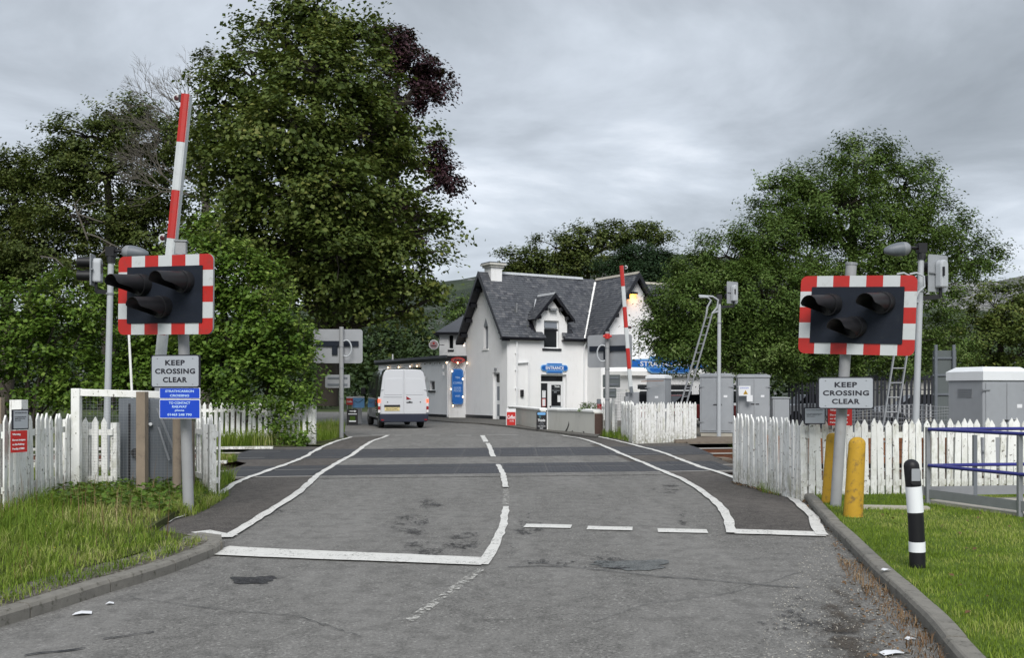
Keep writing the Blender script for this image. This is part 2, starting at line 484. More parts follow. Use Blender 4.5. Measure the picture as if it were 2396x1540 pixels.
M_white = simple('reflective_white', (0.52, 0.545, 0.55), 0.45, var=0.09, scale=5, dirt=(0.33, 0.33, 0.31), dirt_amt=0.5)
M_navy = simple('signal_board_black', (0.010, 0.014, 0.023), 0.7, var=0.3, scale=5, dirt=(0.020, 0.024, 0.030), dirt_amt=0.6, bmp=0.15, spec=0.22)
M_black = simple('matt_black', (0.010, 0.010, 0.012), 0.5, var=0.2, scale=8)
M_plast = simple('black_plastic', (0.009, 0.009, 0.011), 0.5, var=0.3, scale=6, dirt=(0.022, 0.022, 0.023), dirt_amt=0.5, spec=0.35)
M_lensr = simple('unlit_red_lens', (0.05, 0.006, 0.008), 0.2, var=0.2, scale=20)
M_lensa = simple('unlit_amber_lens', (0.10, 0.018, 0.003), 0.25, var=0.3, scale=25)
M_blue = simple('sign_blue', (0.006, 0.055, 0.50), 0.4, var=0.05, scale=3)
M_hblue = simple('hotel_sign_blue', (0.008, 0.13, 0.50), 0.4, var=0.05, scale=3)
M_lblue = simple('pale_blue', (0.16, 0.38, 0.68), 0.45, var=0.08, scale=5)
M_wtext = simple('white_lettering', (0.78, 0.80, 0.82), 0.5, var=0.03, scale=8)
M_btext = simple('pale_blue_lettering', (0.45, 0.62, 0.85), 0.5, var=0.03, scale=8)
M_ktext = simple('black_lettering', (0.012, 0.012, 0.02), 0.5, var=0.05, scale=8)
M_yellow = simple('yellow_bollard_paint', (0.47, 0.275, 0.018), 0.75, var=0.22, scale=7, dirt=(0.20, 0.125, 0.035), dirt_amt=0.9, bmp=0.35)
M_railblue = simple('handrail_blue', (0.018, 0.02, 0.18), 0.3, var=0.1, scale=5, coat=0.3)
M_rust = simple('rust', (0.20, 0.075, 0.03), 0.9, var=0.4, scale=14)
M_redsign = simple('warning_red', (0.50, 0.018, 0.014), 0.5, var=0.05, scale=4)
M_paper = simple('paper_white', (0.72, 0.73, 0.75), 0.7, var=0.04, scale=5)
def wall_mat(name, col, dirt, amt, rough_b):
    m, t, b = new_mat(name)
    v = coords(t, 'Object')
    h = noise_n(t, v, 26, 4, 0.7)
    c = mixc(t, noise_n(t, v, 1.2, 6, 0.6), tuple(x * 0.92 for x in col), tuple(min(1, x * 1.05) for x in col))
    v3 = coords(t, 'Object', (1, 1, 0.25))
    c = mixc(t, math_n(t, 'MULTIPLY', sstep(t, noise_n(t, v3, 3.2, 7, 0.7), 0.50, 0.85), amt), c, dirt)
    t.links.new(c, b.inputs['Base Color']); b.inputs['Roughness'].default_value = 0.9
    bump(t, b, h, rough_b, 0.02)
    return m
M_wall = wall_mat('white_roughcast', (0.84, 0.84, 0.84), (0.5, 0.49, 0.46), 0.35, 0.5)
M_lowwall = wall_mat('weathered_white_render', (0.60, 0.59, 0.54), (0.32, 0.32, 0.26), 0.6, 0.5)
M_cap = wall_mat('white_wall_cap', (0.85, 0.85, 0.83), (0.5, 0.49, 0.44), 0.3, 0.3)
def slate_mat():
    m, t, b = new_mat('slate')
    ge = t.nodes.new('ShaderNodeNewGeometry')
    v = coords(t, 'Object')
    isl = ramp(t, [(0.0, (0.038, 0.041, 0.050)), (0.45, (0.070, 0.075, 0.088)), (0.85, (0.105, 0.108, 0.118)), (1.0, (0.135, 0.137, 0.145))], ge.outputs['Random Per Island']).outputs[0]
    big = noise_n(t, v, 0.9, 5, 0.6)
    c = mixc(t, sstep(t, big, 0.4, 0.7), isl, (0.075, 0.08, 0.09))
    moss = noise_n(t, v, 1.7, 6, 0.7)
    c = mixc(t, sstep(t, moss, 0.70, 0.78), c, (0.085, 0.095, 0.02))
    t.links.new(c, b.inputs['Base Color']); b.inputs['Roughness'].default_value = 0.55
    bump(t, b, noise_n(t, v, 40, 3, 0.6), 0.3, 0.01)
    return m
M_slate = slate_mat()
M_lead = simple('pale_lead', (0.44, 0.46, 0.48), 0.5, var=0.12, scale=3)
M_trim = simple('black_gloss_trim', (0.009, 0.009, 0.013), 0.3, var=0.15, scale=4)
M_frame = simple('white_upvc', (0.76, 0.77, 0.78), 0.35, var=0.04, scale=3)
M_inside = simple('dark_interior', (0.012, 0.012, 0.014), 0.8, var=0.2, scale=2)
def glass(name, col, rough=0.06):
    m, t, b = new_mat(name)
    b.inputs['Base Color'].default_value = (*col, 1); b.inputs['Roughness'].default_value = rough
    b.inputs['Specular IOR Level'].default_value = 0.35
    return m
M_glass = glass('dark_window_glass', (0.010, 0.011, 0.013))
M_glassg = glass('frosted_glass', (0.20, 0.22, 0.25), 0.3)
def leaf_mat(name, cols, trans=0.22, rough=0.5, spec=0.18):
    m, t, b = new_mat(name)
    ge = t.nodes.new('ShaderNodeNewGeometry')
    k = len(cols)
    v = coords(t, 'Object')
    big = noise_n(t, v, 0.55, 3, 0.5)
    at = t.nodes.new('ShaderNodeAttribute'); at.attribute_name = 'tone'
    f = math_n(t, 'ADD', math_n(t, 'MULTIPLY', ge.outputs['Random Per Island'], 0.42), math_n(t, 'MULTIPLY', big, 0.28))
    f = math_n(t, 'ADD', f, math_n(t, 'MULTIPLY', at.outputs['Fac'], 0.36))
    c = ramp(t, [(0.12 + 0.72 * i / (k - 1), x) for i, x in enumerate(cols)], f).outputs[0]
    t.links.new(c, b.inputs['Base Color']); b.inputs['Roughness'].default_value = rough; b.inputs['Specular IOR Level'].default_value = spec
    tr = t.nodes.new('ShaderNodeBsdfTranslucent'); ms = t.nodes.new('ShaderNodeMixShader'); ms.inputs[0].default_value = trans
    t.links.new(mixc(t, 0.5, c, (0.13, 0.17, 0.02)), tr.inputs[0])
    t.links.new(b.outputs[0], ms.inputs[1]); t.links.new(tr.outputs[0], ms.inputs[2])
    out = [n for n in t.nodes if n.type == 'OUTPUT_MATERIAL'][0]
    t.links.new(ms.outputs[0], out.inputs[0])
    return m
M_syc = leaf_mat('sycamore_leaf', [(0.034, 0.055, 0.013), (0.066, 0.098, 0.021), (0.112, 0.148, 0.034), (0.215, 0.215, 0.06)])
M_oak = leaf_mat('oak_leaf', [(0.033, 0.052, 0.015), (0.062, 0.088, 0.022), (0.098, 0.126, 0.032), (0.165, 0.170, 0.056)])
M_will = leaf_mat('willow_leaf', [(0.030, 0.060, 0.013), (0.062, 0.112, 0.021), (0.105, 0.165, 0.036), (0.21, 0.27, 0.095)])
M_haz = leaf_mat('hazel_leaf', [(0.036, 0.080, 0.012), (0.080, 0.150, 0.020), (0.135, 0.22, 0.036), (0.27, 0.36, 0.08)], 0.3)
M_beech = leaf_mat('copper_beech_leaf', [(0.028, 0.013, 0.018), (0.050, 0.023, 0.030), (0.085, 0.044, 0.052)], 0.1)
M_pine = leaf_mat('pine_needle', [(0.014, 0.030, 0.014), (0.025, 0.052, 0.021), (0.042, 0.078, 0.032)], 0.08)
M_wild = leaf_mat('woodland_leaf', [(0.026, 0.048, 0.019), (0.044, 0.074, 0.026), (0.07, 0.105, 0.038)], 0.15)
M_grass = leaf_mat('long_grass', [(0.070, 0.125, 0.014), (0.125, 0.21, 0.022), (0.22, 0.30, 0.042), (0.48, 0.46, 0.20)], 0.3, 0.6, 0.15)
M_lawnb = leaf_mat('lawn_blade', [(0.080, 0.135, 0.014), (0.140, 0.220, 0.022), (0.225, 0.315, 0.040), (0.40, 0.42, 0.13)], 0.3, 0.6, 0.12)
M_dry = leaf_mat('dead_leaf', [(0.09, 0.048, 0.022), (0.17, 0.10, 0.05), (0.30, 0.22, 0.13)], 0.1)
M_bark = simple('bark', (0.05, 0.042, 0.033), 0.95, var=0.35, scale=6, bmp=0.6)
M_bare = simple('pale_bare_twig', (0.10, 0.09, 0.075), 0.9, var=0.25, scale=6)
# ------------------------------------------------------------------ ground and road
def strip_grid(name, x0, x1, ys, nx, off, mat, kind='structure', parent=None, edge=None):
    vs, fs = [], []
    xs = [x0 + (x1 - x0) * i / nx for i in range(nx + 1)]
    for y in ys:
        for x in xs: vs.append((x, y, zg(x, y) + off))
    w = nx + 1
    for j in range(len(ys) - 1):
        for i in range(nx): fs.append((j * w + i, j * w + i + 1, (j + 1) * w + i + 1, (j + 1) * w + i))
    me = bpy.data.meshes.new(name); me.from_pydata(vs, [], fs); me.materials.append(mat); me.update()
    o = put(name, me, parent)
    if kind: o['kind'] = kind
    return o
ys = [-30, -10, 0, 6, 10, 13] + [15 + 0.5 * i for i in range(60)] + [46, 48, 52, 56, 62, 70, 90, 130, 200, 350, 600, 1000, 1800, 3500, 7000]
xs_far = 40
def big_ground():
    vs, fs = [], []
    xs = [-6000, -2500, -1000, -400, -150, -60] + [-30 + i for i in range(61)] + [60, 150, 400, 1000, 2500, 6000]
    for y in ys:
        for x in xs: vs.append((x, y, zg(max(-30, min(30, x)), y) - 0.15))
    w = len(xs)
    for j in range(len(ys) - 1):
        for i in range(w - 1): fs.append((j * w + i, j * w + i + 1, (j + 1) * w + i + 1, (j + 1) * w + i))
    me = bpy.data.meshes.new('ground'); me.from_pydata(vs, [], fs); me.materials.append(M_field); me.update()
    return tag(put('ground', me, None), kind='structure')
big_ground()
def sheet(name, pts, off, mat, parent=None, kind='structure', rim=0.0, cell=0.5):
    """flat sheet over polygon pts (list of (x, y)) draped on the ground profile"""
    import bmesh
    bm = bmesh.new()
    vs = [bm.verts.new((x, y, 0)) for x, y in pts]
    bm.faces.new(vs)
    bmesh.ops.triangulate(bm, faces=bm.faces)
    x0 = min(p[0] for p in pts); x1 = max(p[0] for p in pts); y0 = min(p[1] for p in pts); y1 = max(p[1] for p in pts)
    y = y0 + cell
    while y < y1:
        if 14 < y < 46 or rim:
            bmesh.ops.bisect_plane(bm, geom=bm.verts[:] + bm.edges[:] + bm.faces[:], plane_co=(0, y, 0), plane_no=(-TRK if not rim else 0, 1, 0))
        y += cell
    x = x0 + max(cell, 1.0 if not rim else cell)
    while x < x1:
        bmesh.ops.bisect_plane(bm, geom=bm.verts[:] + bm.edges[:] + bm.faces[:], plane_co=(x, 0, 0), plane_no=(1, 0, 0))
        x += max(cell, 1.0 if not rim else cell)
    for v in bm.verts: v.co.z = zg(v.co.x, v.co.y) + off
    for f in bm.faces:
        if f.normal.z < 0: f.normal_flip()
    me = bpy.data.meshes.new(name)
    bm.normal_update()
    for f in bm.faces:
        if f.normal.z < 0: f.normal_flip()
    bm.to_mesh(me); bm.free()
    me.materials.append(mat)
    if rim:
        at = me.attributes.new('rim', 'FLOAT', 'POINT')
        P2 = pts; n = len(P2)
        vals = []
        for v in me.vertices:
            d = 1e9
            for i in range(n):
                ax, ay = P2[i]; bx_, by_ = P2[(i + 1) % n]
                dx, dy = bx_ - ax, by_ - ay
                t = max(0, min(1, ((v.co.x - ax) * dx + (v.co.y - ay) * dy) / (dx * dx + dy * dy + 1e-12)))
                d = min(d, math.hypot(v.co.x - ax - t * dx, v.co.y - ay - t * dy))
            vals.append(min(1.0, d / rim))
        at.data.foreach_set('value', vals)
    o = put(name, me, parent)
    if kind: o['kind'] = kind
    return o
def gp2(px, py, off=0.0):
    p = GP(px, py, off); return (p.x, p.y)

# carriageway lines traced as ground points
L_in = [gp2(*p) for p in [(530, 1262), (628, 1201), (698, 1156), (743, 1114), (788, 1086), (828, 1064), (867, 1036), (908, 1020)]]
L_out = [gp2(*p) for p in [(368, 1232), (425, 1205), (478, 1178), (510, 1160), (553, 1131), (598, 1114), (648, 1096), (708, 1074), (748, 1051), (788, 1034), (823, 1024)]]
R_in = [gp2(*p) for p in [(1712, 1251), (1706, 1222), (1694, 1198), (1668, 1171), (1634, 1146), (1592, 1121), (1541, 1101), (1506, 1085), (1426, 1051), (1351, 1026), (1314, 1020)]]
R_out = [gp2(*p) for p in [(1922, 1256), (1903, 1214), (1873, 1183), (1837, 1157), (1806, 1147), (1746, 1130), (1685, 1108), (1647, 1098), (1594, 1078), (1551, 1061), (1476, 1041), (1426, 1029), (1386, 1020)]]
kerbL = [gp2(*p) for p in [(-700, 1790), (-260, 1560), (0, 1469), (128, 1430), (254, 1388), (330, 1366), (407, 1340), (505, 1301), (524, 1286)]]
kerbR = [gp2(*p) for p in [(2420, 1790), (2300, 1640), (2216, 1540), (2178, 1487), (2102, 1408), (2049, 1358), (2011, 1317), (1973, 1275), (1937, 1239), (1890, 1180), (1863, 1157)]]
road_poly = [(-30, -8), (30, -8), (12, 2)] + [(x + .05, y) for x, y in kerbR] + [(4.35, 16.2), (4.3, 17.6)] + [(x + .12, y) for x, y in R_out[4:]] + \
            [(3.3, 37.0), (2.0, 39.0), (1.5, 43.5), (-0.6, 49), (-4.5, 62), (-9, 75), (-22, 75), (-14, 58), (-9.0, 46), (-7.0, 39.0), (-6.2, 36.5)] + \
            [(x - .12, y) for x, y in reversed(L_out[1:])] + [(-5.3, 11.9)] + [(x - .05, y) for x, y in reversed(kerbL)] + [(-12, 2)]
sheet('road', road_poly, 0.0, M_road)
sheet('left_footway', [(x - .1, y) for x, y in L_out[1:]] + [(x, y) for x, y in reversed(L_in)] + [(-4.0, 10.75)], 0.004, M_foot)
sheet('right_footway', R_out + list(reversed(R_in)), 0.004, M_foot)
# the road beyond the crossing is one surface with the hotel forecourt
HROT = math.atan2(.507, .862)
H0 = Vector((-0.25, 53, 0))
HM = Matrix.Translation(H0) @ Matrix.Rotation(HROT, 4, 'Z')
# pavement along the hotel
pv = []
def pave():
    a = [gp2(1003, 985), gp2(1060, 990), gp2(1120, 993), gp2(1180, 999), gp2(1260, 1010), gp2(1330, 1019), gp2(1395, 1026)]
    b_ = [(3.4, 33.6), (1.2, 44), (-0.3, 53.2), (-2.9, 57.4), (-4.0, 57.6), (-9.5, 68), (-9.9, 68)]
    pts = a + [(3.1, 34.2)] + b_[1:]
    m = MB()
    n = len(pts)
    top = [(x, y, zg(x, y) + .06) for x, y in pts]; bot = [(x, y, zg(x, y) - .05) for x, y in pts]
    m.add(top + bot, [tuple(range(n))] + [(i, (i + 1) % n, (i + 1) % n + n, i + n) for i in range(n)])
    return tag(m.build('hotel_pavement', M_pave), kind='structure')
pave()

# ------------------------------------------------------------------ painted markings
def line_mesh(pts, w, off, dash=None, jitter=0.012, parent=None, name='painted_line', mat=M_mark):
    """a painted band that follows ground points"""
    P3 = [Vector((x, y, 0)) for x, y in pts]
    res = []
    for a, b in zip(P3, P3[1:]):
        n = max(1, int((b - a).length / 0.25))
        for i in range(n): res.append(a.lerp(b, i / n))
    res.append(P3[-1])
    for _ in range(2):
        res = [res[0]] + [(res[i - 1] + res[i] * 2 + res[i + 1]) / 4 for i in range(1, len(res) - 1)] + [res[-1]]
    m = MB(); L = []
    ws = w if isinstance(w, (tuple, list)) else (w, w)
    for i, p in enumerate(res):
        d = (res[min(i + 1, len(res) - 1)] - res[max(i - 1, 0)]).normalized()
        nrm = Vector((-d.y, d.x, 0)); t = i / (len(res) - 1); ww = ws[0] + (ws[1] - ws[0]) * t
        j1 = random.uniform(-jitter, jitter); j2 = random.uniform(-jitter, jitter)
        a = p + nrm * (ww / 2 + j1); b = p - nrm * (ww / 2 + j2)
        L.append((a, b))
    vs = []
    for a, b in L:
        vs += [(a.x, a.y, zg(a.x, a.y) + off), (b.x, b.y, zg(b.x, b.y) + off)]
    m.add(vs, [(2 * i, 2 * i + 1, 2 * i + 3, 2 * i + 2) for i in range(len(L) - 1)])
    o = m.build(name, mat, parent, fix=False)
    me = o.data
    if me.polygons[0].normal.z < 0: me.flip_normals()
    return o
marks = bpy.data.objects.new('road_markings', None); COL.objects.link(marks); MW[marks.name] = Matrix.Identity(4); marks['kind'] = 'structure'
def band(pts, w, off=0.012, **k): return line_mesh([gp2(*p) for p in pts], w, off, parent=marks, **k)
line_mesh(L_in, (0.12, .115), 0.021, parent=marks)
line_mesh(L_out[2:], (0.11, .12), 0.021, parent=marks, jitter=.02)
band([(364, 1232), (428, 1206)], .15, off=.02, jitter=.03, name='worn_painted_line')
band([(440, 1198), (520, 1155)], .09, off=.02, jitter=.035, name='worn_painted_line')
line_mesh(R_in, (0.115, .12), 0.021, parent=marks)
line_mesh(R_out, (0.125, .12), 0.021, parent=marks, jitter=.016)
band([(468, 1247), (536, 1259)], .24, off=.018)
band([(1718, 1247), (1930, 1253)], .36, off=.016)
band([(505, 1291), (640, 1298), (1000, 1312), (1138, 1318)], (.50, .40), off=.016, name='stop_line')
band([(1129, 1324), (1155, 1285), (1176, 1236), (1184, 1187)], (.10, .095))
band([(1183, 1143), (1177, 1111), (1165, 1089)], .10, off=.021)
band([(1184, 1183), (1184, 1146)], .09, name='worn_painted_line', mat=M_worn)
band([(1155, 1071), (1141, 1039)], .12, off=.021)
band([(1137, 1035), (1129, 1020)], .15)
band([(1127, 1334), (1080, 1368), (1000, 1428), (957, 1457)], .085, name='worn_painted_line', mat=M_worn)
for a, b in ((1228, 1337), (1374, 1480), (1539, 1655)):
    y = 1232.5 + (a - 1228) * 0.036
    band([(a, y), (b, y + 2)], .29, name='painted_dash')
band([(870, 1019.5), (905, 1019.7)], .12, name='painted_dash')
for a, b in ((924, 962), (993, 1030), (1068, 1103)):
    band([(a, 1020), (b, 1020)], .12, name='painted_dash')
band([(1140, 1018.4), (1212, 1018.6)], .12)

# wear: potholes, cracks, patches lie in the road surface
def blob_poly(cx, cy, rx, ry, n=22, j=.3):
    out = []
    ph = random.random() * 9
    for i in range(n):
        a = 2 * math.pi * i / n
        r = 1 + j * math.sin(3 * a + ph) * .5 + random.uniform(-j, j) * .6
        out.append(gp2(cx + rx * r * math.cos(a), cy + ry * r * math.sin(a)))
    return out
wear = bpy.data.objects.new('road_wear', None); COL.objects.link(wear); MW[wear.name] = Matrix.Identity(4); wear['kind'] = 'structure'
def pothole(cx, cy, rx, ry):
    pts = blob_poly(cx, cy, rx, ry, 20, .32)
    m = MB(); n = len(pts)
    c = (sum(p[0] for p in pts) / n, sum(p[1] for p in pts) / n)
    rim = [(x, y, .0045) for x, y in pts]
    mid = [(c[0] + (x - c[0]) * .82, c[1] + (y - c[1]) * .82, .0035) for x, y in pts]
    ctr = [(c[0], c[1], .003)]
    m.add(rim + mid + ctr, [(i, (i + 1) % n, (i + 1) % n + n, i + n) for i in range(n)] + [(i + n, (i + 1) % n + n, 2 * n) for i in range(n)])
    m.build('pothole', M_hole, wear, fix=False)
pothole(560, 1356, 24, 5); pothole(588, 1361, 38, 8); pothole(622, 1355, 26, 6)
sheet('patch', blob_poly(1480, 1323, 88, 12, 26, .32), 0.006, M_patch, wear, kind=None)
for cx, cy, rx, ry in ((1400, 1322, 130, 22), (1300, 1318, 120, 14), (1240, 1230, 70, 30), (960, 1230, 80, 34), (1020, 1290, 110, 30), (1225, 1178, 26, 34), (1090, 1268, 80, 26),
                       (1190, 1290, 50, 30), (1600, 1218, 40, 30), (250, 1493, 90, 16), (150, 1530, 120, 16), (780, 1530, 50, 12), (600, 1365, 80, 16), (1760, 1385, 40, 14), (1840, 1455, 130, 45), (1960, 1500, 110, 60), (1880, 1400, 60, 50), (870, 1415, 60, 14), (640, 1200, 50, 14), (1560, 1145, 60, 16), (1000, 1180, 50, 20)):
    sheet('stain', blob_poly(cx, cy, rx, ry, 18, .2), 0.008, M_stain, wear, kind=None, rim=.16, cell=.12)
for cx, cy, rx, ry in ((1745, 1278, 18, 5), (440, 1256, 60, 8), (1000, 1200, 160, 30), (700, 1180, 70, 24), (1500, 1180, 120, 26)):
    sheet('scuff', blob_poly(cx, cy, rx, ry, 18, .2), 0.0065, M_pale, wear, kind=None, rim=.12, cell=.12)
def crack(pts, w=.012):
    q = [Vector((*gp2(*p), 0)) for p in pts]; res = []
    for a, b in zip(q, q[1:]):
        k = max(2, int((b - a).length / .06))
        for i in range(k): res.append(a.lerp(b, i / k) + Vector((random.uniform(-.012, .012), random.uniform(-.02, .02), 0)))
    m = MB(); vs = []
    for p in res:
        ww = w * random.uniform(.3, 1.2)
        vs += [(p.x, p.y - ww, .0095), (p.x, p.y + ww, .0095)]
    m.add(vs, [(2 * i, 2 * i + 2, 2 * i + 3, 2 * i + 1) for i in range(len(res) - 1)])
    m.build('crack', M_black, wear, fix=False)
crack([(1240, 1318), (1400, 1336), (1560, 1353), (1700, 1364), (1890, 1380)], .010)
crack([(650, 1358), (700, 1340), (760, 1322), (800, 1300)], .008)
crack([(1190, 1330), (1260, 1326), (1330, 1330)], .012)
crack([(240, 1500), (380, 1478)], .014); crack([(60, 1537), (230, 1515)], .016)
crack([(1880, 1340), (1700, 1392), (1500, 1420), (1380, 1460)], .005); crack([(900, 1150), (930, 1200), (915, 1260)], .005); crack([(300, 1400), (520, 1430), (700, 1445), (860, 1500)], .005)
crack([(480, 1372), (540, 1358)], .008)

# ------------------------------------------------------------------ kerbs, verge, lawn
def kerb(name, pts, side, h=.105, w=.13, L0=.92, y0=2.0):
    root = bpy.data.objects.new(name, None); COL.objects.link(root); root['kind'] = 'structure'; MW[root.name] = Matrix.Identity(4)
    q = [Vector((x, y, 0)) for x, y in pts]
    cum = [0]
    for a, b in zip(q, q[1:]): cum.append(cum[-1] + (b - a).length)
    def at(s):
        for i in range(len(q) - 1):
            if s <= cum[i + 1]: return q[i].lerp(q[i + 1], (s - cum[i]) / (cum[i + 1] - cum[i]))
        return q[-1].copy()
    s = 0; back = []
    while s < cum[-1] - .05:
        e = min(cum[-1], s + L0)
        if cum[-1] - e < .3: e = cum[-1]
        m = MB(); segs = 3
        a = [at(s + .006 + (e - s - .012) * i / segs) for i in range(segs + 1)]
        vs = []; dz = random.uniform(-.006, .006)
        for i, p in enumerate(a):
            d = (a[min(i + 1, segs)] - a[max(i - 1, 0)]).normalized(); nn = Vector((-d.y, d.x, 0)) * side
            z = zg(p.x, p.y)
            for o_, zz in ((0, -.1), (0, h - .03), (.016, h - .006 + dz), (.03, h + dz), (w, h + dz), (w, -.1)):
                v = p + nn * o_; vs.append((v.x, v.y, z + zz))
            if i == 0 or i == segs: back.append((p + nn * w)[:2])
        fs = []
        for i in range(segs):
            for k in range(6): fs.append((i * 6 + k, i * 6 + (k + 1) % 6, (i + 1) * 6 + (k + 1) % 6, (i + 1) * 6 + k))
        fs += [tuple(range(6)), tuple(reversed(range(segs * 6, segs * 6 + 6)))]
        m.add(vs, fs)
        m.build('kerb_stone', M_kerb, root)
        s = e
    return back
backL = kerb('left_kerb', kerbL, 1)
backR = kerb('right_kerb', kerbR, -1)
# dropped kerb stone closing the left verge
kb = MB(); c = [GP(425, 1262, .10), GP(520, 1268, .10), GP(518, 1252, .08), GP(470, 1246, .06), GP(440, 1250, .08)]
kb.add([tuple(v) for v in c] + [(v.x, v.y, -.05) for v in c], [(0, 1, 2, 3, 4)] + [(i, (i + 1) % 5, (i + 1) % 5 + 5, i + 5) for i in range(5)])
tag(kb.build('corner_kerb_stone', M_kerb), kind='structure')
def raised(name, pts, h, mat, hin=None):
    m = MB(); n = len(pts)
    m.add([(x, y, zg(x, y) + h) for x, y in pts] + [(x, y, zg(x, y) - .2) for x, y in pts], [tuple(range(n))] + [(i, (i + 1) % n, (i + 1) % n + n, i + n) for i in range(n)])
    import bmesh
    o = m.build(name, mat)
    bm = bmesh.new(); bm.from_mesh(o.data); bmesh.ops.triangulate(bm, faces=[f for f in bm.faces if len(f.verts) > 4]); bm.to_mesh(o.data); bm.free()
    return tag(o, kind='structure')
vergeL = [(x, y) for x, y in backL] + [gp2(425, 1249, .09), gp2(345, 1238, .09), gp2(408, 1200, .09), gp2(466, 1172, .09), gp2(506, 1134, .09), (-5.2, 17.2), (-9.0, 16.6), (-20, 15), (-20, 2)]
raised('left_verge', vergeL, .09, M_soil)
lawnR = [(x, y) for x, y in backR] + [(4.45, 15.0), (4.5, 15.4), (16, 16.6), (16, 2)]
raised('right_lawn', lawnR, .085, M_lawn)
# gravelly strip just behind the left kerb
ks = [(x, y) for x, y in backL if y > 4]
gs = ks + [(x - .42 + .2 * max(0, (y - 8) / 3), y + .18) for x, y in reversed(ks)]
sheet('kerbside_gravel', gs, .096, M_gravel)
# railway land
def skew(x, s): return (x, s + TRK * x)
def rect_s(x0, x1, s0, s1): return [skew(x0, s0), skew(x1, s0), skew(x1, s1), skew(x0, s1)]
sheet('left_ballast', rect_s(-45, -5.2, 18.2, 27.3), -.135, M_ballast)
sheet('right_ballast', rect_s(4.0, 45, 18.2, 27.3), -.135, M_ballast)
sheet('left_lineside', rect_s(-45, -4.6, 15.4, 18.45), -.018, M_soil)
sheet('right_lineside', rect_s(3.9, 45, 15.0, 18.45), -.018, M_ballast)
sheet('right_yard', rect_s(3.2, 60, 27.1, 75), -.02, M_gravel)
sheet('left_roadside', [(-12, 26.2), (-3.5, 27.6), (-3.5, 41), (-12, 41)], -.022, M_soil)
sheet('left_grass_bank', [(-30, 27.0), (-30, 45), (-7.2, 46), (-6.9, 38), (-5.55, 31.9), (-5.3, 30.0), (-5.9, 26.6), (-7, 26.2)], -.012, M_soil)
sheet('crossing_apron', [skew(-5.55, 18.6), skew(4.7, 18.6), skew(4.9, 27.1), skew(-6.6, 27.1), skew(-6.6, 23.6), skew(-5.75, 22.4)], .001, M_foot)
sheet('crossing_middle', [gp2(735, 1121), gp2(905, 1022), gp2(1310, 1022), gp2(1560, 1112)], .0075, M_road)

# ------------------------------------------------------------------ tracks
def track(s0, label, xs):
    o = thing('railway_track', label, 'railway track', (0, s0, 0), math.atan(TRK), 'the two tracks over the crossing')
    for xa, xb in xs:
        for dy in (-.75, .75):
            m = MB(); n = 24
            for part, (w, z0, z1) in enumerate(((.14, -.03, -.012), (.02, -.012, .10), (.07, .10, .125))):
                vs = []; y0 = s0 + dy
                for i in range(n + 1):
                    x = xa + (xb - xa) * i / n
                    z = zg(x, y0 + TRK * x) - .118
                    for a, b in ((-w / 2, z0), (w / 2, z0), (w / 2, z1), (-w / 2, z1)):
                        vs.append((x, y0 + TRK * x + a, z + b))
                fs = []
                for i in range(n):
                    for k in range(4): fs.append((i * 4 + k, i * 4 + (k + 1) % 4, (i + 1) * 4 + (k + 1) % 4, (i + 1) * 4 + k))
                fs += [(0, 1, 2, 3), (n * 4 + 3, n * 4 + 2, n * 4 + 1, n * 4)]
                m.cur = 1 if part == 2 else 0
                m.add(vs, fs)
            m.build('rail', [M_rail, M_railtop], o)
    sl = MB(); sl.bx(-.13, .13, -1.3, 1.3, -.12, 0); me = sl.mesh('sleeper', M_sleeper)
    inv = MW[o.name].inverted()
    for xa, xb in ((-14.5, -6.6), (5.0, 14.5)):
        x = xa
        while x < xb:
            w = Vector((x, s0 + TRK * x, zg(x, s0 + TRK * x) - .13 + random.uniform(-.02, .02)))
            l = inv @ w
            piece('sleeper', me, o, l, rz=random.uniform(-.04, .04))
            x += .72
    return o
track(19.75, 'near railway track crossing the road at the closer rubber panels', [(-16, 16)])
track(24.55, 'far railway track crossing the road nearer the hotel', [(-16, 16)])
# rubber crossing panels between and beside the rails
pan = bpy.data.objects.new('crossing_surface', None); COL.objects.link(pan); pan['kind'] = 'structure'; MW[pan.name] = Matrix.Identity(4)
def panels(s0, sa, sb, x0, x1, step=.9):
    rows = [(sa, s0 - .79), (s0 - .70, s0 + .70), (s0 + .79, sb)]
    for a, b in rows:
        if b - a < .05: continue
        x = x0; i = 0
        while x < x1 - .01:
            e = min(x + step, x1)
            m = MB(); dz = random.uniform(-.002, .002)
            vs = []
            for zz in (.011 + dz, -.06):
                for xx, ss in ((x + .006, a), (e - .006, a), (e - .006, (a + b) / 2), (e - .006, b), (x + .006, b), (x + .006, (a + b) / 2)):
                    yy = ss + TRK * xx
                    vs.append((xx, yy, zg(xx, yy) + zz))
            m.add(vs, [(0, 1, 2, 5), (5, 2, 3, 4)] + [(k, (k + 1) % 6, (k + 1) % 6 + 6, k + 6) for k in range(6)])
            # ribs across the panel
            k = x + .05
            if b - a > .3 and x > -4.2:
                while k < e - .04:
                    vs = []
                    for xx, zz in ((k - .011, .010), (k - .008, .0155), (k + .008, .0155), (k + .011, .010)):
                        for ss in (a + .03, b - .03):
                            yy = ss + TRK * xx; vs.append((xx, yy, zg(xx, yy) + zz + dz))
                    m.add(vs, [(0, 1, 3, 2), (2, 3, 5, 4), (4, 5, 7, 6)])
                    k += .075
            m.build('rubber_panel', M_rubber, pan)
            x = e
panels(19.75, 18.93, 21.45, -5.6, 4.5)
panels(24.55, 23.35, 26.0, -6.6, 4.9)
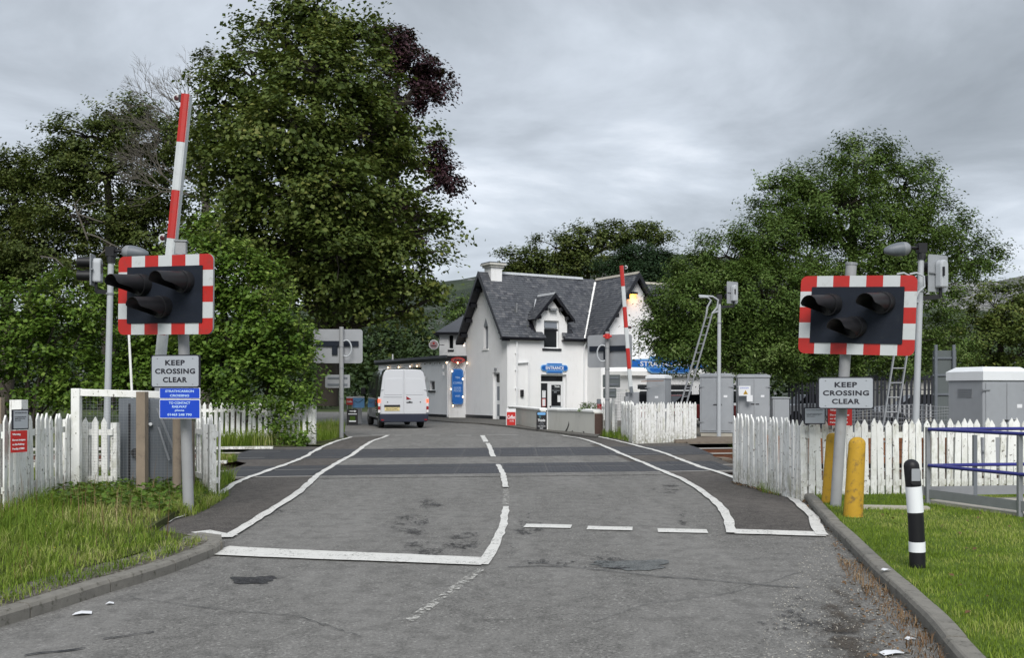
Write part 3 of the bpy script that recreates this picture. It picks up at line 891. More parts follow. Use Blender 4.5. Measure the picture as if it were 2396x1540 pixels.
# rough timber planks beside the track
pl = thing('timber_planks', 'weathered planks laid beside the track right of the crossing', 'planks', (5.8, 28.0, 0))
for i in range(9):
    x0 = 4.4 + random.uniform(0, .8); y = 27.4 + i * .2; L_ = random.uniform(2.0, 3.4)
    m = MB(); m.bar((x0, y + TRK * (x0), zg(x0, y) + .01 + i * .006), (x0 + L_, y + TRK * (x0 + L_) - .1, zg(x0, y) + .02 + i * .006), .15, .05)
    m.build('plank', M_sleeper, pl)
pl = thing('walkway_boards', 'whitewashed boards along the left track beside the pickets', 'planks', (-7.5, 20.0, 0))
for i, (s, w) in enumerate(((21.7, .22), (22.2, .18), (26.3, .2))):
    for j in range(2):
        x0 = -12 + j * 2.6; x1 = x0 + 2.5 + (.8 if j else 0)
        m = MB(); m.bar((x0, s + TRK * x0, zg(x0, s) + .03), (x1, s + TRK * x1, zg(x1, s) + .03), w, .06)
        m.build('board', M_picket_b, pl)

# ------------------------------------------------------------------ hills
def hill(name, Y, ridge, mat, front, seed, amp):
    nx, ny = 170, 46; vs, fs = [], []
    def rz(px):
        for (a, b), (c, d) in zip(ridge, ridge[1:]):
            if a <= px <= c: return b + (d - b) * (px - a) / (c - a)
        return ridge[-1][1] if px > ridge[-1][0] else ridge[0][1]
    for j in range(ny + 1):
        t = j / ny
        for i in range(nx + 1):
            px = -1400 + 5200 * i / nx
            X = PX(px, Y); y = front + (Y * 1.35 - front) * t
            k = (y - front) / (Y - front)
            prof = (k ** 1.6) if k < 1 else max(0.0, 1 - ((k - 1) * 1.5)) 
            top = PZ(rz(px), Y)
            n = noise.fractal(Vector((X * .004 + seed, y * .004, seed)), 1, 2, 5) * amp * min(1, k * 2) * (0.25 if 0.93 < k < 1.08 else 1)
            vs.append((X, y, -2 + top * prof + n * (prof if prof > .2 else .2)))
    w = nx + 1
    for j in range(ny):
        for i in range(nx): fs.append((j * w + i, j * w + i + 1, (j + 1) * w + i + 1, (j + 1) * w + i))
    me = bpy.data.meshes.new(name); me.from_pydata(vs, [], fs); me.materials.append(mat)
    me.polygons.foreach_set('use_smooth', [True] * len(me.polygons)); me.update()
    return tag(put(name, me, None), kind='structure')
def hill_mat(name, g1, g2, rock, lo, hi, sc):
    m, t, b = new_mat(name)
    v = coords(t, 'Object')
    c = mixc(t, sstep(t, noise_n(t, v, .012 * sc, 7, .6), .4, .62), g1, g2)
    c = mixc(t, sstep(t, noise_n(t, coords(t, 'Object', (1, .5, 2.2)), .03 * sc, 8, .72), lo, hi), c, rock)
    t.links.new(c, b.inputs['Base Color']); b.inputs['Roughness'].default_value = .95; b.inputs['Specular IOR Level'].default_value = .1
    bump(t, b, noise_n(t, v, .05 * sc, 8, .7), .8, 6)
    return m
M_hill = hill_mat('grassy_hill', (0.040, 0.052, 0.040), (0.066, 0.086, 0.050), (0.16, 0.16, 0.16), .54, .63, 1.0)
M_hillr = hill_mat('rocky_hill', (0.11, 0.115, 0.115), (0.16, 0.165, 0.15), (0.30, 0.30, 0.31), .47, .6, .8)
hill('hill', 900, [(-1400, 760), (0, 760), (500, 735), (807, 686), (872, 677), (953, 670), (1028, 651), (1074, 645), (1124, 635), (1250, 608), (1400, 590), (1580, 586), (1640, 590), (1760, 600), (1900, 640), (2100, 700), (2500, 740), (3800, 780)], M_hill, 260, 3.1, 14)
hill('rocky_hill', 2300, [(-1400, 800), (1800, 760), (2100, 690), (2250, 650), (2330, 655), (2396, 640), (2600, 610), (3800, 600)], M_hillr, 1500, 7.3, 30)
# ------------------------------------------------------------------ foliage
def unit(n):
    v = RNG.normal(size=(n, 3)); return v / np.linalg.norm(v, axis=1, keepdims=True)
def leaf_verts(c, nrm, size, aspect, fold=.14, along=None):
    n = len(c)
    nrm = nrm / np.maximum(np.linalg.norm(nrm, axis=1, keepdims=True), 1e-6)
    a = unit(n) if along is None else along + unit(n) * .35
    a = a - nrm * (a * nrm).sum(1, keepdims=True)
    a /= np.maximum(np.linalg.norm(a, axis=1, keepdims=True), 1e-6)
    b = np.cross(nrm, a)
    s = size[:, None]
    v0 = c - a * s * .5; v2 = c + a * s * .5
    m = c + a * s * .02 + nrm * s * fold
    v1 = m + b * s * aspect * .5; v3 = m - b * s * aspect * .5
    vs = np.stack([v0, v1, v2, v3], 1).reshape(-1, 3)
    k = np.arange(n) * 4
    tr = np.concatenate([np.stack([k, k + 1, k + 2], 1), np.stack([k, k + 2, k + 3], 1)])
    return vs, tr
def clump_centres(blobs, n, shell, zmin, back=.45):
    w = np.array([b[3] * b[5] for b in blobs]); w = w / w.sum()
    out = []; dirs = []; src = []
    while len(out) < n:
        k = RNG.choice(len(blobs), p=w); b = blobs[k]
        u = unit(1)[0]
        if u[1] > .3 and RNG.random() > back: continue
        r = shell + (1 - shell) * RNG.random() ** .6
        p = np.array(b[:3]) + u * r * np.array(b[3:])
        if p[2] < zmin: continue
        out.append(p); dirs.append(u); src.append(k)
    return np.array(out), np.array(dirs), src
def crown(name, blobs, nclump, per, leaf, rad, mat, parent, flat=.45, aspect=.7, shell=.45, zmin=.2, droop=.35, up=.9, back=.45, limb=None, bark=None, spray=0.0, kind=None, twig=.5):
    C, U, src = clump_centres(blobs, nclump, shell, zmin, back)
    N_ = nclump * per
    T = max(3, per // 12); pt = per // T; N_ = nclump * T * pt
    cc = np.repeat(C, T, 0); uu0 = np.repeat(U, T, 0); nt_ = nclump * T
    rc = np.repeat(rad * RNG.uniform(.6, 1.35, nclump), T)
    td = unit(nt_) * np.array([1, 1, flat]) + uu0 * (.45 + spray * .5) + np.array([0, 0, .12 + spray * .45])
    td /= np.linalg.norm(td, axis=1, keepdims=True)
    tl = rc * RNG.uniform(.55, 1.25, nt_)
    t_ = np.tile(np.linspace(.08, 1, pt), nt_)
    cc = np.repeat(cc, pt, 0); uu = np.repeat(uu0, pt, 0); dd = np.repeat(td, pt, 0); ll = np.repeat(tl, pt)
    pos = cc + dd * (t_ * ll)[:, None] + RNG.uniform(-1, 1, (N_, 3)) * (leaf * .75 + .10 * rad)
    pos[:, 2] -= droop * (t_ * ll) ** 2 * .45 / max(rad, .3)
    pos[:, 2] = np.maximum(pos[:, 2], zmin * .5)
    tone = np.repeat(np.repeat(RNG.beta(1.3, 2.2, nclump), T * pt) * .75 + .25 * RNG.random(N_) * (t_ ** 1.5), 4)
    nr = np.array([0, 0, up]) + uu * .55 + unit(N_) * .62
    size = leaf * RNG.uniform(.6, 1.35, N_)
    vs, tr = leaf_verts(pos, nr, size, aspect)
    base = MW[parent.name].inverted() if parent is not None else Matrix.Identity(4)
    t = np.array(base.translation)
    me = fast_mesh(name, vs + t, tr, mat, tone=tone)
    o = put(name, me, parent)
    if kind: o['kind'] = kind
    if limb is not None:
        m = MB(); L0 = [Vector(x) for x in limb]
        anchors = []
        def curve(a, b, r0, r1, n, wob, seg=4):
            pts = [a.lerp(b, i / seg) for i in range(seg + 1)]
            L = (b - a).length
            for i in range(1, seg): pts[i] += Vector((random.uniform(-1, 1), random.uniform(-1, 1), random.uniform(-.3, 1))) * wob * L
            m.tube(pts, [r0 + (r1 - r0) * i / seg for i in range(seg + 1)], n, caps=False)
            return pts
        r = limb_r = bark[1]
        for bi, b in enumerate(blobs):
            c = Vector(b[:3])
            j = min(range(len(L0)), key=lambda i: (L0[i] - c).length + max(0, L0[i].z - c.z + .6) * 2)
            pts = curve(L0[j], c, r * .42, r * .16, 6, .09)
            anchors.append(pts)
        for k in range(nclump):
            if random.random() > twig: continue
            a = anchors[src[k]]; c = Vector(C[k])
            st = min(a[1:], key=lambda p: (p - c).length + max(0, p.z - c.z))
            curve(st, c, r * .09, r * .03, 4, .10, 3)
        m.build('limbs', bark[0], parent)
    return o
def B(px, py, rx, rz, Y, ry=None):
    s = Y / F
    c = P(px, py, Y)
    return (c.x, c.y, c.z, rx * s, (ry if ry else (rx + rz) * .5) * s, rz * s)
def trunk(parent, pts, rs, mat, name='trunk'):
    m = MB(); m.tube(pts, rs, 12)
    return m.build(name, mat, parent, smooth=True)
def tree(name, label, cat, base, blobs, spine, r, nclump, per, leaf, rad, mat, group=None, bark=None, **k):
    bark = bark or M_bark
    o = thing(name, label, cat, base, 0, group)
    s = [Vector(p) for p in spine]
    trunk(o, s, [r * (1 - .75 * i / (len(s) - 1)) for i in range(len(s))], bark)
    crown('crown', blobs, nclump, per, leaf, rad, mat, o, limb=s[1:], bark=(bark, r), **k)
    return o
def spine_px(pts): return [P(*p) for p in pts]

# big sycamore left of the road
Ys = 44
b = [B(740, 20, 100, 70, Ys), (B(650, 105, 75, 55, Ys)), B(820, 100, 80, 70, Ys), B(590, 180, 90, 60, Ys - 1), B(740, 170, 130, 90, Ys - 2), B(860, 215, 70, 70, Ys), B(520, 250, 60, 55, Ys), B(560, 320, 100, 80, Ys - 1),
     B(700, 310, 140, 90, Ys - 3), B(850, 320, 100, 80, Ys - 1), B(920, 370, 60, 60, Ys), B(590, 430, 120, 80, Ys - 2), B(750, 450, 140, 90, Ys - 3), B(880, 470, 110, 70, Ys - 1), B(985, 500, 60, 50, Ys), B(640, 570, 130, 90, Ys - 2),
     B(790, 590, 140, 80, Ys - 3), B(910, 600, 95, 65, Ys - 1), B(985, 635, 50, 50, Ys), B(720, 690, 120, 60, Ys - 2), B(850, 690, 100, 45, Ys - 1), B(945, 705, 45, 50, Ys), B(540, 530, 80, 80, Ys), B(760, 560, 110, 200, Ys + 3), B(605, 45, 34, 22, Ys), B(560, 120, 30, 20, Ys), B(880, 60, 26, 22, Ys), B(495, 190, 28, 18, Ys), B(470, 300, 40, 26, Ys), B(1045, 520, 30, 26, Ys), B(1015, 590, 34, 22, Ys), B(1005, 700, 26, 36, Ys), B(985, 300, 30, 26, Ys), B(500, 400, 50, 40, Ys)]
tree('sycamore_tree', 'tallest tree, dark green sycamore rising above the road left of the hotel', 'tree', (PX(760, 45), 45, 0), b,
     spine_px([(765, 950, 45), (762, 800, 45), (757, 640, 45), (748, 480, 44.5), (742, 330, 44), (738, 170, 44), (735, 40, 44)]), .55, 700, 132, .20, 1.15, M_syc, shell=.3, aspect=.8, droop=.55, flat=.45)
# copper beech behind it
Yb = 50
b = [B(915, 105, 55, 40, Yb), B(965, 160, 62, 50, Yb), B(1015, 195, 42, 34, Yb), B(995, 245, 36, 32, Yb), B(1010, 370, 42, 34, Yb), B(1045, 420, 32, 42, Yb), B(930, 520, 70, 80, Yb + 1), B(900, 300, 60, 120, Yb + 1), B(890, 660, 70, 50, Yb + 1)]
tree('copper_beech_tree', 'dark purple copper beech showing behind the right side of the tall sycamore', 'tree', (PX(770, 51), 51, 0), b,
     spine_px([(770, 950, 51), (790, 750, 51), (850, 560, 51), (900, 400, 51), (915, 250, 50), (940, 160, 50)]), .45, 420, 100, .17, .62, M_beech, shell=.3, droop=.8, flat=.6)
# olive oaks on the far left
def oak(label, base_px, b, sp, n):
    return tree('oak_tree', label, 'tree', (PX(base_px, 52), 52, 0), b, sp, .42, n, 110, .17, .85, M_oak, 'olive green trees at the far left', shell=.3, droop=.3, flat=.32)
Yo = 52
oak('broad olive green tree behind the left crossing signal', 250, [B(300, 275, 85, 40, Yo), B(205, 320, 90, 48, Yo), B(370, 330, 90, 60, Yo), B(250, 410, 130, 65, Yo), B(150, 400, 90, 60, Yo), B(390, 440, 80, 80, Yo), B(230, 520, 150, 70, Yo), B(370, 560, 110, 80, Yo), B(130, 600, 120, 90, Yo), B(300, 660, 160, 70, Yo)],
    spine_px([(250, 960, Yo), (255, 800, Yo), (245, 650, Yo), (260, 520, Yo), (250, 420, Yo), (260, 330, Yo)]), 640)
oak('olive green tree at the left edge of the view', 30, [B(20, 385, 55, 40, Yo + 1), B(70, 410, 55, 36, Yo + 1), B(30, 470, 90, 60, Yo + 1), B(-60, 430, 80, 70, Yo + 1), B(40, 570, 110, 80, Yo + 1), B(-40, 620, 110, 90, Yo + 1)],
    spine_px([(10, 960, Yo + 1), (22, 800, Yo + 1), (14, 640, Yo + 1), (40, 520, Yo + 1), (30, 440, Yo + 1)]), 360)
# bare, dying crown between oak and sycamore
bt = thing('bare_tree', 'leafless grey twigs of a dying tree between the olive tree and sycamore', 'tree', (PX(480, 49), 49, 0))
m = MB(); m.tube(spine_px([(480, 960, 49), (478, 700, 49), (482, 480, 49), (470, 330, 49)]), [.32, .28, .22, .14], 10); m.build('trunk', M_bare, bt, smooth=True)
m = MB()
def grow(p, d, L, r, depth):
    q = p + d * L; mid = p.lerp(q, .5) + Vector((random.uniform(-1, 1), 0, random.uniform(-1, 1))) * L * .08
    m.tube([p, mid, q], [r, r * .85, r * .62], 5 if depth > 2 else 3, caps=False)
    if depth == 0: return
    k = 3 if random.random() < .6 else 2
    for i in range(k):
        a = random.uniform(-.75, .75); e = random.uniform(-.35, .5)
        nd = Vector((d.x * math.cos(a) - d.z * math.sin(a), d.y + random.uniform(-.3, .3), d.x * math.sin(a) + d.z * math.cos(a))) + Vector((-.12, 0, .16))
        grow(q, nd.normalized(), L * random.uniform(.62, .88), r * .6, depth - 1)
for (px, py), d in (((474, 400), (-.75, 0, .65)), ((478, 360), (-.5, 0, .85)), ((472, 330), (-.85, 0, .5)), ((480, 430), (-.9, .1, .35)), ((470, 330), (-.1, 0, 1)), ((476, 470), (-.8, -.1, .3))):
    grow(P(px, py, 49), Vector(d).normalized(), 1.25, .085, 6)
m.build('bare_limbs', M_bare, bt)
crown('crown', [B(500, 130, 45, 22, 49), B(440, 300, 60, 40, 49), B(430, 380, 50, 60, 49)], 60, 60, .13, .5, M_oak, bt, shell=.2)
# dead pale boughs in front of the oak
db = thing('dead_branch', 'pale dead boughs poking out of the olive tree crown', 'branch', P(200, 640, 48.5))
m = MB()
for pts in ([(205, 560), (190, 520), (182, 500), (200, 480), (240, 470)], [(182, 500), (215, 512), (240, 520)], [(200, 545), (230, 555), (262, 572), (300, 590)], [(262, 572), (230, 600)], [(95, 600), (130, 605), (150, 625)], [(182, 500), (175, 480), (186, 465)]):
    m.tube([P(x, y, 48.5) for x, y in pts], [.045 * (1 - .6 * i / len(pts)) for i in range(len(pts))], 5)
m.build('bough', M_bare, db)

# hazel shrubs beyond the left pickets
def shrub(label, base_px, Y, b, n, per, shoots, leaf=.135, rad=.62, mat=None):
    o = thing('hazel_shrub', label, 'shrub', (PX(base_px, Y), Y, 0), 0, 'leafy hazel shrubs beside the left track')
    g = Vector((PX(base_px, Y), Y, 0))
    m = MB()
    for i in range(7):
        a = g + Vector((random.uniform(-.5, .5), random.uniform(-.4, .4), 0)); c = Vector(random.choice(b)[:3])
        m.tube([a, a.lerp(c, .5) + Vector((random.uniform(-.2, .2), 0, .3)), c], [.045, .035, .02], 6, caps=False)
    m.build('stems', M_bark, o)
    crown('foliage', b, n, per, leaf, rad, mat or M_haz, o, shell=.5, aspect=.82, droop=.35, flat=.5, up=1.0, spray=.7, back=.3, limb=[g + Vector((0, 0, .5))], bark=(M_bark, .1), zmin=.12)
    vs_all, tr_all, k = [], [], 0
    sm = MB()
    for (px, py, L, lean) in shoots:
        top = P(px, py, Y - .8); base = top + Vector((-lean * L, .2, -L))
        sm.tube([base, base.lerp(top, .5) + Vector((lean * .1, 0, 0)), top], [.014, .01, .004], 5, caps=False)
        L = L * 1.3; nl = int(L * 34); t = RNG.uniform(.05, 1, nl)[:, None]
        bp = np.array(base) + (np.array(top) - np.array(base)) * t
        ang = RNG.uniform(0, 2 * math.pi, nl)
        out = np.stack([np.cos(ang), np.sin(ang), np.full(nl, .25)], 1)
        c = bp + out * leaf * (.75 - .35 * t)
        nr = np.array([0, -.3, .9]) + unit(nl) * .4 - out * .3
        v, tr = leaf_verts(c, nr, leaf * RNG.uniform(.7, 1.25, nl), .8, along=out)
        vs_all.append(v); tr_all.append(tr + k); k += len(v)
    if shoots:
        sm.build('shoot_stems', M_bark, o)
        inv = np.array(MW[o.name].inverted().translation)
        q = put('shoots', fast_mesh('shoots', np.concatenate(vs_all) + inv, np.concatenate(tr_all), mat or M_haz, tone=RNG.uniform(.85, 1.5, k)), o); q['kind'] = 'stuff'
    return o
shrub('leafy hazel shrub at the far left behind the white pickets', 80, 31,
      [B(60, 720, 80, 50, 31), B(150, 700, 70, 45, 31), B(30, 800, 80, 70, 31), B(130, 800, 90, 70, 31), B(60, 890, 110, 60, 31), B(180, 880, 90, 60, 31), B(210, 730, 50, 60, 31), B(-60, 800, 80, 110, 31)], 190, 75,
      [(25, 648, 1.0, -.6), (75, 655, .9, .3), (110, 640, .9, -.3), (150, 660, .8, .5), (185, 655, .8, .1), (45, 690, 1.0, -.7)])
shrub('hazel shrub behind the left signal pole and grey cabinet', 330, 32,
      [B(270, 800, 80, 90, 32), B(350, 860, 90, 70, 32), B(300, 700, 60, 60, 32), B(400, 760, 80, 80, 32), B(420, 860, 80, 70, 32), B(290, 900, 90, 50, 32), B(380, 650, 60, 50, 32)], 180, 75,
      [(245, 680, .8, -.2), (370, 590, .9, .2), (335, 660, .8, .1)])
shrub('tall hazel shrub with upright shoots right of the left signal board', 560, 30.5,
      [B(520, 640, 60, 70, 30.5), B(590, 680, 60, 55, 30.5), B(500, 760, 80, 90, 30.5), B(600, 770, 90, 70, 30.5), B(680, 790, 50, 60, 30.5), B(560, 860, 110, 70, 30.5), B(665, 870, 75, 60, 30.5), B(480, 560, 40, 45, 30.5), B(460, 680, 50, 80, 30.5)], 260, 78,
      [(516, 492, 1.3, .05), (487, 522, .8, -.1), (470, 560, .8, -.2), (548, 560, 1.0, .2), (578, 562, .9, .15), (600, 600, .9, .35), (650, 640, .9, .4), (688, 655, .9, .2), (704, 705, .9, .15), (648, 705, .8, .3), (715, 760, .7, .3), (630, 640, .8, .4), (745, 800, .7, .5), (730, 830, .6, .5)])
# climbing leaves over the far-left pickets
iv = thing('climbing_plant', 'green climber trailing over the pickets beyond the left track', 'plant', (PX(640, 27.4), 27.4, 0))
crown('foliage', [B(600, 945, 60, 20, 27.3, 12), B(680, 950, 60, 22, 27.3, 12), B(660, 985, 40, 26, 27.35, 10), B(540, 940, 50, 14, 27.3, 10), B(620, 1030, 120, 10, 27.2, 14), B(700, 1020, 40, 22, 27.2, 14), B(720, 925, 30, 30, 27.4, 14)], 110, 26, .10, .22, M_haz, iv, shell=.1, flat=.8, zmin=.1)

# trees by the hotel
Yw = 45
b = [B(2005, 385, 85, 55, Yw), B(1900, 440, 80, 50, Yw), B(2110, 440, 90, 60, Yw), B(1830, 480, 60, 50, Yw), B(1790, 440, 30, 30, Yw), B(1960, 500, 140, 80, Yw - 1), B(2180, 540, 80, 70, Yw), B(2080, 580, 130, 90, Yw - 1), B(1850, 590, 110, 80, Yw - 1), B(2240, 600, 60, 60, Yw), B(2310, 610, 32, 34, Yw),
     B(1980, 700, 150, 80, Yw - 2), B(2160, 690, 100, 80, Yw - 1), B(1900, 800, 120, 70, Yw - 2), B(2060, 810, 130, 70, Yw - 2), B(2190, 800, 90, 60, Yw)]
tree('willow_tree', 'tall willow behind the right crossing signal with an airy pointed top', 'tree', (PX(2000, 46), 46, 0), b,
     spine_px([(2005, 960, 46), (2003, 840, 46), (2000, 720, 46), (1995, 600, 45.5), (1998, 480, 45), (2003, 390, 45)]), .38, 900, 150, .145, .85, M_will, 'the willows right of the hotel', shell=.22, aspect=.45, spray=.6, flat=.7, droop=.2)
Yv = 42
b = [B(1700, 600, 80, 42, Yv), B(1635, 655, 60, 42, Yv), B(1790, 570, 70, 50, Yv), B(1580, 700, 40, 36, Yv), B(1660, 720, 110, 70, Yv - 1), B(1550, 775, 48, 52, Yv), B(1790, 700, 110, 80, Yv - 1), B(1620, 810, 100, 50, Yv - 1), B(1740, 820, 110, 60, Yv - 1), B(1840, 830, 90, 60, Yv)]
tree('willow_tree', 'spreading willow between the hotel gable and the tall willow', 'tree', (PX(1760, 43), 43, 0), b,
     spine_px([(1762, 970, 43), (1758, 880, 43), (1745, 790, 42.5), (1735, 700, 42), (1730, 620, 42)]), .32, 620, 150, .14, .8, M_will, 'the willows right of the hotel', shell=.3, aspect=.45, spray=.6, flat=.7, droop=.2)
b = [B(2330, 720, 90, 60, 60), B(2410, 740, 90, 70, 60), B(2300, 800, 90, 60, 59), B(2400, 820, 90, 60, 59), B(2260, 880, 80, 60, 60), B(2480, 700, 80, 80, 60)]
tree('rowan_tree', 'rounded mid green tree behind the white lidded cabinet at the right edge', 'tree', (PX(2340, 60), 60, 0), b,
     spine_px([(2345, 950, 60), (2342, 860, 60), (2340, 780, 60), (2345, 720, 60)]), .3, 240, 110, .19, .9, M_syc, shell=.4)
# behind the hotel
Yt = 78
b = [B(1225, 610, 60, 26, Yt), B(1300, 580, 60, 30, Yt), B(1370, 565, 70, 30, Yt), B(1440, 550, 60, 28, Yt), B(1510, 555, 60, 28, Yt), B(1280, 625, 80, 24, Yt), B(1380, 620, 90, 30, Yt), B(1200, 650, 60, 22, Yt)]
tree('rowan_tree', 'wide flat topped tree behind the hotel ridge, sky showing through its edge', 'tree', (PX(1370, 79), 79, 0), b,
     spine_px([(1370, 940, 79), (1372, 760, 79), (1375, 660, 79), (1380, 600, 78)]), .4, 260, 90, .22, 1.0, M_oak, shell=.35, flat=.3)
b = [B(1500, 600, 60, 18, 74), B(1545, 612, 40, 16, 74), B(1440, 622, 50, 16, 74), B(1500, 640, 80, 24, 74), B(1560, 660, 50, 24, 74)]
tree('pine_tree', 'dark blue green pine behind the hotel right gable', 'tree', (PX(1505, 75), 75, 0), b,
     spine_px([(1505, 940, 75), (1507, 780, 75), (1505, 660, 75), (1503, 610, 74)]), .4, 190, 110, .24, .95, M_pine, shell=.2, flat=.35, aspect=.3)
b = [B(1085, 730, 40, 50, 74), B(1100, 780, 40, 40, 74), B(1070, 790, 30, 30, 74)]
tree('birch_tree', 'small yellowish tree just left of the hotel gable', 'tree', (PX(1090, 75), 75, 0), b,
     spine_px([(1090, 940, 75), (1090, 830, 75), (1088, 750, 74)]), .2, 70, 70, .2, .7, M_will, shell=.3)
# distant woods: masses that cannot be counted
def wood(name, blobs, n, per, leaf, rad, label):
    o = crown(name, blobs, n, per, leaf, rad, M_wild, None, shell=.5, flat=.7, kind='stuff', back=.2, zmin=.3)
    o['label'] = label; o['category'] = 'woodland'
    return o
wood('woodland', [B(880, 830, 70, 70, 125), B(960, 800, 70, 60, 130), B(1010, 840, 60, 50, 120), B(800, 800, 70, 80, 120), B(1050, 860, 60, 40, 120), B(920, 890, 120, 40, 115), B(720, 830, 80, 80, 118)], 330, 60, .55, 2.4, 'dark far woodland on the low ground left of the hotel')
wood('woodland', [B(x, 850 + (x % 3) * 12, 130, 95, 95) for x in range(-500, 760, 150)] + [B(x, 740, 120, 90, 98) for x in range(-500, 700, 170)], 620, 60, .5, 2.3, 'dark woodland mass behind the left hedge and trees')
wood('woodland', [B(x, 850 + (x % 4) * 9, 120, 75, 85) for x in range(1560, 3000, 130)], 460, 60, .42, 1.9, 'dark woodland mass behind the right fence and willows')

# ------------------------------------------------------------------ grass
def in_poly(x, y, poly):
    c = np.zeros(len(x), bool); n = len(poly); j = n - 1
    for i in range(n):
        xi, yi = poly[i]; xj, yj = poly[j]
        t = ((yi > y) != (yj > y)) & (x < (xj - xi) * (y - yi) / (yj - yi + 1e-12) + xi)
        c ^= t; j = i
    return c
def blades(name, poly, n, h, w, mat, off, lean=.5, hvar=.45, patch=None, fall=None, label=None):
    x0 = min(p[0] for p in poly); x1 = max(p[0] for p in poly); y0 = min(p[1] for p in poly); y1 = max(p[1] for p in poly)
    X, Y_ = [], []
    tot = 0
    while tot < n:
        # denser near the camera
        x = RNG.uniform(x0, x1, n * 2); y = y0 + (y1 - y0) * RNG.random(n * 2) ** 1.25
        k = in_poly(x, y, poly)
        X.append(x[k]); Y_.append(y[k]); tot += k.sum()
        if tot == 0: return
    x = np.concatenate(X)[:n]; y = np.concatenate(Y_)[:n]
    if patch:
        f = np.array([noise.noise(Vector((a * patch, b * patch, 2.1))) for a, b in zip(x, y)])
        hh = h * (1 + .75 * f)
    else: hh = np.full(n, h)
    if fall is not None: hh = hh * fall(x, y)
    hh = hh * RNG.uniform(1 - hvar, 1 + hvar, n)
    ok = hh > .012
    x, y, hh = x[ok], y[ok], hh[ok]; n = len(x)
    z = np.array([zg(a, b) for a, b in zip(x, y)]) + off
    a = RNG.uniform(0, 2 * math.pi, n); d = np.stack([np.cos(a), np.sin(a), 0 * a], 1); s = np.stack([-np.sin(a), np.cos(a), 0 * a], 1)
    ln = RNG.uniform(.1, 1, n)[:, None] * lean * hh[:, None]
    b0 = np.stack([x, y, z], 1); up = np.array([0, 0, 1.0])
    ww = (w * RNG.uniform(.6, 1.4, n))[:, None] * .5
    m1 = b0 + up * hh[:, None] * .55 + d * ln * .3
    tip = b0 + up * hh[:, None] * (1 - .25 * ln / hh[:, None]) + d * ln
    vs = np.stack([b0 - s * ww, b0 + s * ww, m1 - s * ww * .75, m1 + s * ww * .75, tip], 1).reshape(-1, 3)
    k = np.arange(n) * 5
    tr = np.concatenate([np.stack([k, k + 1, k + 3], 1), np.stack([k, k + 3, k + 2], 1), np.stack([k + 2, k + 3, k + 4], 1)])
    pn = np.array([noise.noise(Vector((a_ * .8, b_ * .8, 5.5))) + .8 * noise.noise(Vector((a_ * 3.1, b_ * 3.1, 1.5))) for a_, b_ in zip(x, y)])
    o = put(name, fast_mesh(name, vs, tr, mat, tone=np.repeat(np.clip(.45 + .9 * pn, 0, 1), 5)), None)
    return tag(o, label, 'grass', None, 'stuff')
verge_grass = [(x - .5 if y > 7.4 else x - .2, y + .2) for x, y in backL if y > 5.5][:-1] + [gp2(415, 1248, .09), gp2(335, 1238, .09), gp2(398, 1204, .09), gp2(458, 1176, .09), gp2(498, 1136, .09), (-4.4, 15.1), (-8, 15.6), (-12, 14), (-9, 6)]
def vfall(x, y):
    # short near the kerb, tall towards the fence
    kx = np.interp(y, [p[1] for p in backL], [p[0] for p in backL])
    d = kx - x
    return np.where(y < 10.6, np.clip(.18 + d * .55, .16, 1.15), np.clip(.35 + (-3.9 - x) * .5, .35, 1.1))
blades('long_grass', verge_grass, 62000, .145, .0065, M_grass, .085, 1.3, .65, 1.4, vfall, 'long unmown grass on the left verge around the signal pole')
blades('lawn_grass', [(x + .02, y) for x, y in backR if y > 4.5] + [(4.45, 14.6), (11, 15.2), (9, 5)], 150000, .034, .005, M_lawnb, .082, .9, .5, 2.0, None, 'short mown grass right of the road')
blades('fence_foot_grass', [(4.0, 16.9), (3.9, 15.4), (4.4, 14.4), (9.5, 14.9), (9.5, 15.9), (4.7, 16)], 7000, .12, .007, M_grass, -.01, .8, .6, 2.2, None, 'grass and weeds growing along the foot of the right pickets')
blades('bank_grass', [(-12, 26.8), (-7.2, 26.4), (-6.1, 27.4), (-5.6, 30), (-5.7, 33), (-6.4, 38.0), (-7.0, 39), (-8.8, 40), (-14, 30)], 30000, .34, .013, M_grass, -.02, .7, .5, .8, None, 'rough grass bank beyond the track left of the road')
blades('verge_weeds', [(-8.5, 15.5), (-4.6, 15.6), (-4.9, 17.6), (-9, 17.4)], 9000, .22, .010, M_grass, .02, .8, .5, 1.2, None, 'weeds behind the left wicket fence')
blades('wall_foot_grass', [gp2(1285, 1006), gp2(1393, 1019), gp2(1440, 1027), gp2(1470, 1034), gp2(1450, 1010), gp2(1393, 1008), gp2(1290, 1001)], 5000, .16, .012, M_grass, .0, .8, .6, 1.5, None, 'weeds at the foot of the white wall and pole')
blades('track_weeds', [skew(5.2, 21.6), skew(6.1, 21.6), skew(6.2, 22.6), skew(5.2, 22.6)], 1100, .42, .010, M_grass, -.12, .7, .4, 1.2, None, 'tuft of weeds between the tracks right of the crossing')
blades('track_tuft', [skew(-6.6, 22.6), skew(-6.1, 22.6), skew(-6.1, 23.1), skew(-6.6, 23.1)], 600, .30, .010, M_grass, .0, .7, .4, 1.2, None, 'tuft of weeds by the far rail left of the crossing')
blades('left_field_grass', [(-16, 17.5), (-9.2, 17.5), (-9, 18.3), (-16, 18.2)], 5000, .25, .012, M_grass, -.02, .7, .4, 1.2, None, 'grass behind the fence at the far left')
